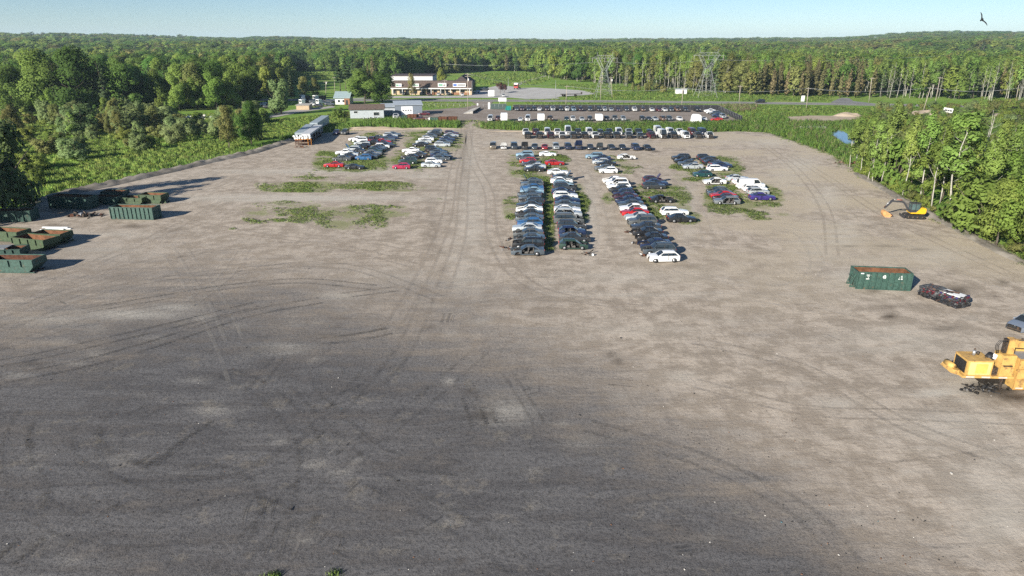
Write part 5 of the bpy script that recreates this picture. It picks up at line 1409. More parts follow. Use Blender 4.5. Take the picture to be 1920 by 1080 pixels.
# ---------------------------------------------------------------- small excavator
def excavator():
    p = ground(1712, 409); YEL = plain('machine_yellow', (.62, .36, .015), .4, 0, .5, .12, 2, (.3, .2, .08), .15)
    DG = plain('machine_dark_grey', (.035, .036, .042), .45, 0, .5, .2, 3); ORB = plain('bucket_orange', (.50, .27, .11), .7, .1, .3, .2, 3)
    root = empty('small_excavator', p, R(-9), 'small yellow excavator with dark boom stretched left, standing on bare dirt', 'excavator')
    # tracks
    for y in (-.85, .85):
        mb = MB(); prof = []
        for i in range(13): a = math.pi / 2 + math.pi * i / 12; prof.append((-1.15 + .36 * math.cos(a), .37 + .36 * math.sin(a)))
        for i in range(13): a = -math.pi / 2 + math.pi * i / 12; prof.append((1.15 + .36 * math.cos(a), .37 + .36 * math.sin(a)))
        mb.prism(prof, y - .22, y + .22, TYRE); tr = mb.obj('track', root)
        mb = MB()
        for i in range(-6, 7): mb.box(i * .19 - .04, i * .19 + .04, y - .225, y + .225, .735, .765, GRIME); mb.box(i * .19 - .04, i * .19 + .04, y - .225, y + .225, -.01, .012, GRIME)
        mb.obj('track_shoe', tr)['kind'] = 'stuff'
        mb = MB()
        for x in (-1.1, -.4, .3, 1.1): mb.bar((x, y - .24, .36), (x, y + .24, .36), .2, GRIME, 10)
        mb.obj('track_roller', tr)
    mb = MB(); mb.box(-.75, .75, -.62, .62, .3, .75, DG); mb.bar((0, 0, .75), (0, 0, .95), .5, DG, 14); mb.obj('undercarriage', root)
    mb = MB(); mb.prism([(-1.75, .2), (-1.9, .2), (-1.95, .6), (-1.8, .6)], -1.05, 1.05, DG); mb.box(-1.8, -.8, -.5, -.38, .3, .42, DG); mb.box(-1.8, -.8, .38, .5, .3, .42, DG); mb.obj('dozer_blade', root)
    # house
    mb = MB(); mb.prism([(-.9, .97), (1.25, .97), (1.45, 1.15), (1.45, 1.75), (1.3, 1.95), (.55, 2.0), (.4, 1.75), (-.1, 1.2), (-.9, 1.15)], -.98, .98, YEL); mb.obj('engine_house', root)
    mb = MB(); mb.box(1.452, 1.52, -.7, .7, 1.15, 1.6, DG); mb.obj('counterweight', root)
    # cab, on the viewer's side
    cb = MB(); x0, x1, y0, y1, z0, z1 = -.95, .42, -.92, .1, 1.22, 2.62
    for x, y in ((x0, y0), (x1, y0), (x0, y1), (x1, y1)): cb.box(x - .05, x + .05, y - .05, y + .05, z0, z1, DG)
    cb.box(x0 - .08, x1 + .1, y0 - .08, y1 + .08, z1, z1 + .12, DG); cb.box(x0 - .04, x1 + .04, y0 - .04, y1 + .04, z0 - .05, z0 + .38, DG); cb.box(-.28, -.2, y0 - .04, y0 + .03, z0, z1, DG)
    cab = cb.obj('cab', root)
    g = MB(); CG = plain('cab_glass', (.06, .10, .10), .08, 0, .8, .2, 1)
    g.box(x0 + .06, -.3, y0 - .02, y0 + .01, z0 + .4, z1 - .03, CG); g.box(-.18, x1 - .06, y0 - .02, y0 + .01, z0 + .4, z1 - .03, CG); g.box(x0 - .02, x0 + .01, y0 + .06, y1 - .06, z0 + .4, z1 - .03, CG); g.box(x1 - .01, x1 + .02, y0 + .06, y1 - .06, z0 + .4, z1 - .03, CG)
    g.obj('cab_window', cab)
    # boom, stick, bucket in one upright plane
    def arm(name, pts, w_, mat):
        mb = MB(); mb.prism(pts, .32 - w_ / 2, .32 + w_ / 2, mat); return mb.obj(name, root)
    bm_ = arm('boom', [(-.85, 1.05), (-.6, 1.2), (-1.25, 2.15), (-1.75, 2.72), (-2.1, 2.82), (-3.75, 2.78), (-3.8, 2.62), (-2.15, 2.55), (-1.85, 2.45), (-1.45, 1.95)], .24, DG)
    arm('stick', [(-3.35, 3.0), (-3.55, 3.1), (-3.95, 2.8), (-4.75, 1.6), (-4.68, 1.45), (-4.52, 1.5), (-3.75, 2.45)], .20, DG)
    mb = MB(); mb.bar((-.75, .32, 1.25), (-1.15, .32, 1.75), .09, DG, 8); mb.bar((-1.15, .32, 1.75), (-1.7, .32, 2.45), .05, ALLOY, 8); mb.obj('boom_ram', bm_)
    mb = MB(); mb.bar((-2.1, .32, 2.95), (-2.95, .32, 3.06), .08, plain('ram_red', (.3, .08, .05), .5), 8); mb.bar((-2.4, .28, 2.72), (-3.0, .28, 2.70), .085, WHITE, 6); mb.bar((-2.95, .32, 3.06), (-3.5, .32, 3.06), .045, ALLOY, 8); mb.obj('stick_ram', bm_)
    mb = MB(); mb.bar((-4.0, .32, 2.75), (-4.55, .32, 1.95), .06, ALLOY, 8); mb.bar((-4.5, .32, 2.0), (-4.85, .32, 1.6), .06, DRUST, 6); mb.obj('bucket_ram', root)
    bk = MB(); prof = [(-4.9, 1.05), (-4.98, .65), (-4.8, .22), (-4.4, .02), (-3.75, .04), (-3.5, .36)]
    for y in (-.22, .86): bk.prism([(-4.6, 1.12)] + prof + [(-4.0, .8)], y - .02, y + .02, ORB)
    rows = [[(x, -.2, z), (x, .84, z)] for x, z in [(-4.6, 1.12)] + prof]; bk.grid(rows, ORB, False); bk.grid([[(x + .05, y, z + .04) for x, y, z in r] for r in rows], ORB, False, True)
    b = bk.obj('bucket', root)
    mb = MB()
    for i in range(5): y = -.12 + i * .22; mb.box(-3.52, -3.3, y - .04, y + .04, .34, .46, DRUST, .02)
    mb.obj('bucket_tooth', b)
excavator()
# ---------------------------------------------------------------- stack of crushed cars
def crushed(name, z0, z1, seed, cols, label, L=4.6, W=1.85, off=(0, 0), top=None):
    r = random.Random(seed); mb = MB(); nx, ny = 22, 10
    ms = [plain('crushed_' + c, C[c] if c in C else (.05, .045, .04), .45, 0, .5, .5, 6, (.08, .05, .035), .35, 3) for c in cols]
    mt = [plain('crushed_' + c, C[c] if c in C else (.05, .045, .04), .45, 0, .5, .5, 6, (.08, .05, .035), .35, 3) for c in (top or cols)]
    def P(u, v, w_):
        x, y, z = (u - .5) * L, (v - .5) * W, lerp2(z0, z1, w_)
        q = Vector((x * 1.7 + seed, y * 1.7, z * 2.2))
        return (x + .16 * mnoise.noise(q), y + .16 * mnoise.noise(q + Vector((9, 0, 0))), z + (.14 if w_ > .1 else .03) * mnoise.noise(q + Vector((0, 7, 0))) + (.05 * mnoise.noise(q * 3)))
    def face(a, b, c, d, t):
        mb.add([a, b, c, d], [(0, 1, 2, 3)], ms[t % len(ms)])
    for i in range(nx):
        for j in range(ny):
            u0, u1, v0, v1 = i / nx, (i + 1) / nx, j / ny, (j + 1) / ny
            t = int(abs(mnoise.noise(Vector((i * .21, j * .3, seed)))) * 7)
            mb.add([P(u0, v0, 1), P(u1, v0, 1), P(u1, v1, 1), P(u0, v1, 1)], [(0, 1, 2, 3)], mt[t % len(mt)]); face(P(u0, v1, 0), P(u1, v1, 0), P(u1, v0, 0), P(u0, v0, 0), t)
        for w0, w1 in ((0, .25), (.25, .5), (.5, .75), (.75, 1)):
            q = lambda u, v, w_: (lambda p_: (p_[0], p_[1] + (-.10 if v < .5 else .10) * math.sin(w_ * 9 + i), p_[2]))(P(u, v, w_)) if 0 < w_ < 1 else P(u, v, w_)
            t = int(abs(mnoise.noise(Vector((i * .27, w0 * 2, seed + 4)))) * 6)
            face(q(i / nx, 0, w0), q((i + 1) / nx, 0, w0), q((i + 1) / nx, 0, w1), q(i / nx, 0, w1), t)
            face(q((i + 1) / nx, 1, w0), q(i / nx, 1, w0), q(i / nx, 1, w1), q((i + 1) / nx, 1, w1), t)
    for j in range(ny):
        for w0, w1 in ((0, .25), (.25, .5), (.5, .75), (.75, 1)):
            t = int(abs(mnoise.noise(Vector((j * .3, w0 * 2, seed + 8)))) * 9)
            face(P(0, (j + 1) / ny, w0), P(0, j / ny, w0), P(0, j / ny, w1), P(0, (j + 1) / ny, w1), t); face(P(1, j / ny, w0), P(1, (j + 1) / ny, w0), P(1, (j + 1) / ny, w1), P(1, j / ny, w1), t)
    return mb.mesh(name)
a = ground(1742, 560); b = ground(1800, 581)
mid = a.lerp(b, .5) + Vector((.35, .95, 0)); ang = math.atan2(b.y - a.y, b.x - a.x)
DBR = ('dark', 'black', 'iron', 'dark')
for i, (z0, z1, cols, lab, dz) in enumerate(((.04, .62, ('black', 'dark', 'black', 'iron'), 'flattened black car at the bottom of the crushed pair', 0), (.66, 1.25, ('dark', 'maroon', 'iron', 'purple', 'dark', 'silver', 'maroon'), 'flattened violet and red car on top of the crushed pair', .06))):
    root = empty('crushed_car', mid + Vector((0, 0, .05)), ang + dz, lab, 'crushed car', 'crushed cars stacked by the green bin')
    link('body', crushed('crushed_car_body', z0, z1, 3.1 + i * 5, cols, '', 5.0 - .3 * i, 1.95, top=('iron', 'dark', 'brown', 'iron', 'plum')), root)
    r_ = random.Random(40 + i)
    for k in range(3):
        mb = MB(); mb.box(-.5, .5, -.35, .35, 0, .03, plain('crushed_' + ('iron', 'dark', 'brown')[k], C[('iron', 'dark', 'brown')[k]], .45)); o = mb.obj('bent_panel', root)
        o.location = (r_.uniform(-1.8, 1.8), r_.uniform(-.5, .5), z1 + .02); o.rotation_euler = (r_.uniform(-.25, .25), r_.uniform(-.25, .25), r_.uniform(0, 3))
    if i == 0:
        for s in (-1, 1):
            for x in (-1.6, 1.5):
                mb = MB(); mb.bar((x, s * .85, .28), (x, s * 1.05, .28), .28, TYRE, 12); mb.obj('wheel', root)
    else:
        mb = MB(); mb.box(-.2, 2.25, -.75, .75, 1.24, 1.29, WHITE, .06); mb.obj('roof_panel', root)
# ---------------------------------------------------------------- yellow car baler at the right edge
def baler():
    p = ground(1788, 728); p = Vector((38.45, 52.3, 0))
    YB = plain('baler_yellow', (.50, .31, .095), .55, 0, .35, .16, 1.2, (.24, .14, .06), .42, 1.7); YP = plain('baler_pale_panel', (.56, .48, .19), .5, 0, .4, .1, 1, (.32, .24, .1), .3, 2); GP = plain('baler_plate', (.30, .285, .265), .6, .2, .4, .12, 1)
    RT = plain('reflector_tape', (.55, .46, .40), .4, 0, .5, .1, 3)
    root = empty('car_baler', p, R(-3), 'yellow mobile car baling machine with engine house and boom at the right edge', 'baler')
    def B(name, *a, mat=YB, parent=None):
        mb = MB(); mb.box(*a, mat); return mb.obj(name, parent or root)
    fr = B('deck_frame', 0, 4.3, 0, 2.3, 1.05, 1.25)
    for x in (.3, 1.6, 3.0): B('reflector_strip', x, x + .7, -.02, -.003, 1.08, 1.22, mat=RT, parent=fr)
    mb = MB(); mb.prism([(-.7, 1.25), (0, 1.05), (0, 1.5), (-.5, 1.55)], .5, 2.2, YB); mb.obj('front_nose', root)
    mb = MB(); mb.bar((-.35, .9, 1.62), (-.35, 2.0, 1.62), .28, YB, 10); mb.obj('air_tank', root)
    # engine house
    eh = B('engine_house', .25, 2.35, .05, 2.0, 1.253, 2.62)
    B('side_door', .42, 2.2, .0, .047, 1.36, 2.52, mat=YP, parent=eh); B('door_inset', .95, 1.9, -.03, -.003, 1.5, 2.38, mat=plain('baler_inset', (.52, .42, .10), .5, 0, .4, .1, 2), parent=eh); B('radiator', .2, .247, .25, 1.8, 1.4, 2.45, mat=BLACK, parent=eh)
    mb = MB(); mb.bar((1.35, 1.3, 2.62), (1.35, 1.3, 3.05), .13, ALLOY, 10); mb.bar((1.35, 1.3, 3.05), (1.35, 1.3, 3.25), .06, GRIME, 8); mb.obj('exhaust', eh)
    mb = MB(); mb.bar((1.75, 1.4, 2.62), (1.75, 1.4, 2.9), .1, GRIME, 8); mb.obj('air_filter', eh)
    mb = MB(); mb.bar((2.3, .9, 2.5), (2.75, 1.2, 2.75), .3, BLACK, 10); mb.bar((2.75, .9, 2.5), (2.95, 1.0, 2.85), .22, WHITE, 10); mb.obj('pump_group', root)
    for i in range(4):
        mb = MB(); mb.tube([(2.0 + .15 * i, .8, 2.5), (2.1 + .15 * i, .8, 2.75), (2.3 + .15 * i, .85, 2.75), (2.45 + .12 * i, .85, 2.4)], .035, BLACK, 6); mb.obj('hose', root)
    # tank tower with boom
    tk = B('oil_tank', 3.05, 4.15, .1, 1.3, 1.253, 3.15)
    B('tank_panel', 3.15, 4.05, .05, .097, 1.35, 2.1, mat=YB, parent=tk); B('tank_slot', 3.2, 3.95, .04, .09, 2.16, 2.26, mat=BLACK, parent=tk)
    tw = B('mast', 3.55, 4.05, .5, 1.0, 3.153, 4.5); B('mast_ram', 3.25, 3.52, .6, .95, 3.153, 4.45, mat=GRIME, parent=tw)
    for i in range(3):
        mb = MB(); mb.tube([(3.35, .5 - .05 * i, 4.3), (2.9 - .15 * i, .5, 4.35), (2.65 - .12 * i, .5, 3.9), (2.8 - .1 * i, .5, 3.2)], .03, BLACK, 5); mb.obj('hose', tw)
    mb = MB(); mb.prism([(3.9, 3.75), (4.4, 3.7), (9.5, 3.55), (13.5, 3.5), (13.5, 3.85), (9.5, 4.1), (4.6, 4.35), (3.9, 4.4)], .55, .95, YB); bo = mb.obj('boom', root)
    mb = MB(); mb.tube([(4.2, .5, 4.42), (6, .5, 4.3), (9, .5, 4.15), (13, .5, 3.95)], .035, BLACK, 5); mb.bar((4.6, .75, 4.45), (7.5, .75, 4.3), .08, GRIME, 8); mb.obj('boom_hose', bo)
    # press chamber: open box with ribbed plates
    x0, x1, y0, y1, z0, z1 = 4.32, 14.0, -.1, 2.4, .12, 2.9
    ch = B('chamber_wall', x0, x1, y0, y0 + .15, z0, z1); B('chamber_wall', x0, x1, y1 - .15, y1, z0, z1); B('chamber_end', x0, x0 + .15, y0 + .153, y1 - .153, z0, z1); B('chamber_lid', x0 + .153, x1, y0 + .153, y1 - .153, z1 - .35, z1 - .25, mat=GP)
    mb = MB()
    n = 10
    for i in range(n + 1): x = lerp2(x0, x1, i / n); mb.box(x - .035, x + .035, y0 - .05, y0 - .003, z0, z1, YB)
    for z in (.12, 1.05, 2.0, 2.85): mb.box(x0, x1, y0 - .045, y0 - .004, z - .03, z + .04, YB)
    for m_ in range(len(mb.mats)): mb.mats[m_] = plain('baler_seam', (.36, .20, .06), .6, 0, .3, .2, 3)
    mb.obj('stiffener', ch)
    mb = MB(); r = random.Random(6)
    for cx, cz, k in ((6.75, 2.05, 14), (6.75, 1.35, 10), (5.6, 1.7, 3), (5.6, 1.0, 3), (7.6, .9, 8), (4.5, 2.3, 3)):
        for _ in range(k): a_, b_ = cx + r.gauss(0, .16), cz + r.gauss(0, .16); mb.box(a_ - .05, a_ + r.uniform(.02, .1), y0 - .012, y0 - .002, b_ - .05, b_ + .06, DRUST)
    mb.obj('rust_patch', ch)
    for x in (4.5, 6.7, 8.9): B('reflector_strip', x, x + .6, y0 - .06, y0 - .051, .2, .32, mat=RT, parent=ch)
    B('reflector_strip', 4.8, 5.6, y0 - .06, y0 - .051, z1 - .2, z1 - .08, mat=RT, parent=ch)
    # stand and wheels
    mb = MB(); mb.box(3.3, 3.5, .1, .3, 0, 1.05, GRIME); mb.box(3.15, 3.65, -.05, .45, 0, .06, GRIME); mb.obj('stabiliser', root)
    mb = MB(); mb.box(1.2, 4.0, 1.9, 2.1, .5, 1.05, GRIME); mb.obj('rear_beam', root)
    B('hollow_shade_block', 2.3, 4.28, .9, 2.2, .1, 1.04, mat=plain('oil_and_shade_black', (.02, .017, .014), .5)); B('pump_block', 2.36, 3.0, .3, 1.8, 1.253, 1.9, mat=GRIME)  # first block: black stand-in for the shade of the hollow under the deck
    for x in (10.5, 11.8):
        for y in (-.3, 2.5): mb = MB(); mb.bar((x, y - .14, .5), (x, y + .14, .5), .5, TYRE, 12); mb.obj('wheel', root)
baler()
heap('oily_debris', 1846, 729, 46, 1.1, .35, 71, 'black oily scraps lying under the yellow baling machine', 'debris', [BLACK, plain('oil_and_shade_black', (.02, .017, .014), .5)], .13)
# ---------------------------------------------------------------- bird
def bird():
    a = (1841 - 960) / 1280; b = (540 - 37) / 1280; t = 52.0
    p = Vector((a * t, (CP + b * SP) * t, CAM_H + (-SP + b * CP) * t))
    FE = plain('feathers', (.012, .012, .014), .8)
    root = empty('bird', p, R(25), 'dark bird banking in the sky at the upper right', 'bird')
    bm = bmesh.new()
    spine = [(-.26, 0, 0), (-.12, 0, .0), (0, 0, .01), (.12, 0, .01), (.2, 0, .0)]
    wl = [(.02, .14, .05), (-.02, .30, .14), (-.12, .52, .2)]
    wr = [(.02, -.14, .05), (-.02, -.30, .14), (-.12, -.52, .2)]
    V = [bm.verts.new(q) for q in spine + wl + wr]
    for i in range(4): bm.edges.new((V[i], V[i + 1]))
    bm.edges.new((V[2], V[5])); bm.edges.new((V[5], V[6])); bm.edges.new((V[6], V[7])); bm.edges.new((V[2], V[8])); bm.edges.new((V[8], V[9])); bm.edges.new((V[9], V[10]))
    me = bpy.data.meshes.new('bird_body'); bm.to_mesh(me); bm.free(); me.materials.append(FE)
    o = link('body', me, root)
    m_ = o.modifiers.new('s', 'SKIN')
    for i, q in enumerate([(.05, .012), (.05, .04), (.065, .06), (.05, .05), (.025, .025), (.085, .02), (.075, .016), (.02, .008), (.085, .02), (.075, .016), (.02, .008)]): me.skin_vertices[0].data[i].radius = q
    me.skin_vertices[0].data[2].use_root = True
    o.modifiers.new('u', 'SUBSURF').levels = 1
    o.modifiers['u'].render_levels = 1
    root.rotation_euler = (R(62), R(-18), R(35)); root.scale = (1.1, 1.1, 1.1)
bird()

for i, (px, py, n, sx, sy, lab) in enumerate(ENGINES): heap('engine_parts', px, py, n, sx, sy, 100 + i, lab, 'car parts', [GRIME, BLACK, ALLOY, GRIME, DRUST], .3, 'loose parts before the stripped cars')
# ------------------------------------------------------------------ plants
def leaf_mat(name, lo, hi, trans=.42, rough=.75, var=.5):
    m, t, p = nodes(name)
    oi = t.nodes.new('ShaderNodeObjectInfo').outputs['Random']
    geo = t.nodes.new('ShaderNodeNewGeometry')
    tc = t.nodes.new('ShaderNodeTexCoord').outputs['Object']
    col = mixc(t, oi, lo, hi)
    hs = t.nodes.new('ShaderNodeHueSaturation')
    k = mathn(t, 'FRACT', mathn(t, 'MULTIPLY', oi, 17.31))
    t.links.new(mathn(t, 'ADD', .478, mathn(t, 'MULTIPLY', k, .04)), hs.inputs['Hue'])
    k2 = mathn(t, 'FRACT', mathn(t, 'MULTIPLY', oi, 53.7))
    hs.inputs['Saturation'].default_value = .92
    isl = geo.outputs['Random Per Island']
    v = mathn(t, 'ADD', mathn(t, 'MULTIPLY', k2, var), mathn(t, 'ADD', 1 - var / 2 - .13, mathn(t, 'MULTIPLY', isl, .26)))
    t.links.new(v, hs.inputs['Value'])
    t.links.new(col, hs.inputs['Color'])
    p.inputs['Roughness'].default_value = rough
    p.inputs['Specular IOR Level'].default_value = .12
    t.links.new(hs.outputs[0], p.inputs['Base Color'])
    # both faces of a leaf clump shade with the clump's own normal
    sg = mathn(t, 'SUBTRACT', 1.0, mathn(t, 'MULTIPLY', geo.outputs['Backfacing'], 2.0))
    vm = t.nodes.new('ShaderNodeVectorMath'); vm.operation = 'SCALE'
    t.links.new(geo.outputs['Normal'], vm.inputs[0]); t.links.new(sg, vm.inputs['Scale'])
    t.links.new(vm.outputs[0], p.inputs['Normal'])
    tr = t.nodes.new('ShaderNodeBsdfTranslucent'); t.links.new(hs.outputs[0], tr.inputs['Color'])
    mx = t.nodes.new('ShaderNodeMixShader'); mx.inputs[0].default_value = trans
    t.links.new(p.outputs[0], mx.inputs[1]); t.links.new(tr.outputs[0], mx.inputs[2])
    t.links.new(mx.outputs[0], t.nodes['Material Output'].inputs['Surface'])
    return m
LM = dict(spring=leaf_mat('leaves_spring', (0.129, 0.218, 0.029), (0.235, 0.297, 0.050)), deep=leaf_mat('leaves_deep', (0.078, 0.162, 0.025), (0.134, 0.218, 0.036)),
          olive=leaf_mat('leaves_olive', (0.174, 0.196, 0.050), (0.246, 0.246, 0.073)), willow=leaf_mat('leaves_willow', (0.151, 0.218, 0.069), (0.224, 0.280, 0.106)),
          needle=leaf_mat('needles_dark', (0.039, 0.073, 0.027), (0.073, 0.106, 0.038), .12), cedar=leaf_mat('needles_rusty', (0.134, 0.140, 0.050), (0.202, 0.168, 0.078), .2),
          aspen=leaf_mat('leaves_aspen', (0.157, 0.263, 0.040), (0.241, 0.330, 0.067), .4), redleaf=leaf_mat('leaves_red', (0.078, 0.034, 0.034), (0.112, 0.047, 0.045), .2))
BARK = plain('bark', (.10, .085, .068), .95, 0, .1, .35, 4)
PALEBARK = plain('pale_bark', (.36, .345, .30), .9, 0, .15, .25, 3, (.08, .07, .06), .25, 5)
def leaf_cloud(blobs, n, size, r, centre, mat, flat=0.0, up=.25):
    """blobs (x, y, z, rx, ry, rz): returns a mesh of leaf clumps with soft normals"""
    B = np.array(blobs, float)
    wgt = (B[:, 3] * B[:, 4] + B[:, 3] * B[:, 5]); wgt /= wgt.sum()
    k = r.choice(len(B), n, p=wgt)
    d = r.normal(size=(n, 3)); d /= np.linalg.norm(d, axis=1)[:, None]
    rad = np.where(r.random(n) < .75, r.uniform(.72, 1.08, n), r.uniform(.2, .8, n))
    P = B[k, :3] + d * B[k, 3:6] * rad[:, None]
    P = P[P[:, 2] > .05]; n = len(P); d = d[:n] if len(d) == n else None
    kk = k[:n] if d is not None else None
    if d is None:
        q = np.linalg.norm(P[:, None, :] - B[None, :, :3], axis=2) / B[None, :, 3]
        kk = q.argmin(1); d = P - B[kk, :3]; d /= np.linalg.norm(d, axis=1)[:, None] + 1e-6
    o = P - np.array(centre); o /= np.linalg.norm(o, axis=1)[:, None] + 1e-6
    nn = .6 * d + .4 * o + np.array([0, 0, up]); nn /= np.linalg.norm(nn, axis=1)[:, None] + 1e-6
    f = nn + r.normal(size=(n, 3)) * .38; f[:, 2] += flat; f /= np.linalg.norm(f, axis=1)[:, None]
    a = np.cross(f, r.normal(size=(n, 3))); a /= np.linalg.norm(a, axis=1)[:, None] + 1e-6
    b = np.cross(f, a)
    s = size * r.uniform(.55, 1.3, n)[:, None]; e = r.uniform(.5, 1.0, n)[:, None]
    V = np.stack([P - a * s * .6, P - b * s * .5 * e + a * s * .1, P + a * s * .6, P + b * s * .5 * e - a * s * .1], 1).reshape(-1, 3)
    nv = np.repeat(nn + r.normal(size=(n, 3)) * .12, 4, axis=0); nv /= np.linalg.norm(nv, axis=1)[:, None]
    return V, nv
def cloud_mesh(name, V, nv, mat, extra=None):
    """one mesh: leaf quads (4 corners each in V), then optional wood from a MB"""
    nq = len(V) // 4
    verts = V; faces = np.arange(nq * 4).reshape(-1, 4)
    me = bpy.data.meshes.new(name)
    ev = np.array(extra.v, float) if extra else np.zeros((0, 3)); ef = extra.f if extra else []
    allv = np.vstack([verts, ev]) if len(ev) else verts
    lt = [4] * nq + [len(f) for f in ef]
    li = faces.ravel().tolist() + [q + nq * 4 for f in ef for q in f]
    me.vertices.add(len(allv)); me.vertices.foreach_set('co', allv.astype(np.float32).ravel())
    me.loops.add(len(li)); me.loops.foreach_set('vertex_index', li)
    me.polygons.add(len(lt)); ls = np.concatenate([[0], np.cumsum(lt)[:-1]])
    me.polygons.foreach_set('loop_start', ls.tolist()); me.polygons.foreach_set('loop_total', lt)
    me.polygons.foreach_set('use_smooth', [True] * len(lt))
    me.update(calc_edges=True)
    me.materials.append(mat)
    if extra:
        me.materials.append(extra.mats[0]); me.polygons.foreach_set('material_index', [0] * nq + [1] * len(ef))
    N_ = [tuple(x) for x in nv]
    if len(ev):
        c = ev[:, :2].mean(0); e = ev.copy(); e[:, :2] -= c; e[:, 2] = 0; e /= np.linalg.norm(e, axis=1)[:, None] + 1e-6
        N_ += [tuple(x) for x in e]
    me.normals_split_custom_set_from_vertices(N_)
    return me
def limbs(mb, r, h, base_r, mat, n, lo, spread, up=.6, lean=0.0, reach=1.0, twigs=0):
    """trunk and limbs; returns limb ends"""
    pts = []; x = y = 0
    k = 7
    for i in range(k + 1):
        pts.append((x, y, h * i / k)); x += r.uniform(-.02, .02) * h + lean * h / k; y += r.uniform(-.02, .02) * h
    mb.tube(pts, [base_r * (1 - .86 * i / k) for i in range(k + 1)], mat, 6)
    ends = []
    for i in range(n):
        t = lo + (1 - lo) * (i + r.random()) / n * .95
        j = min(int(t * k), k - 1); f = t * k - j
        a = Vector(pts[j]).lerp(Vector(pts[j + 1]), f)
        th = i * 2.4 + r.uniform(-.4, .4); ln = spread * (1.15 - t) * r.uniform(.7, 1.2) * reach
        e = a + Vector((math.cos(th) * ln, math.sin(th) * ln, ln * up * r.uniform(.6, 1.3)))
        m_ = a.lerp(e, .5) + Vector((0, 0, -ln * .06))
        br = base_r * (1 - .8 * t) * .5
        mb.tube([a, m_, e], [br, br * .7, br * .25], mat, 4)
        for q in range(twigs):
            u = r.uniform(.35, 1); s_ = a.lerp(e, u); th2 = th + r.uniform(-1.2, 1.2); l2 = ln * r.uniform(.25, .5)
            mb.tube([s_, s_ + Vector((math.cos(th2) * l2, math.sin(th2) * l2, l2 * r.uniform(-.1, .7)))], [br * .35, br * .1], mat, 3)
        ends.append(e)
    return ends
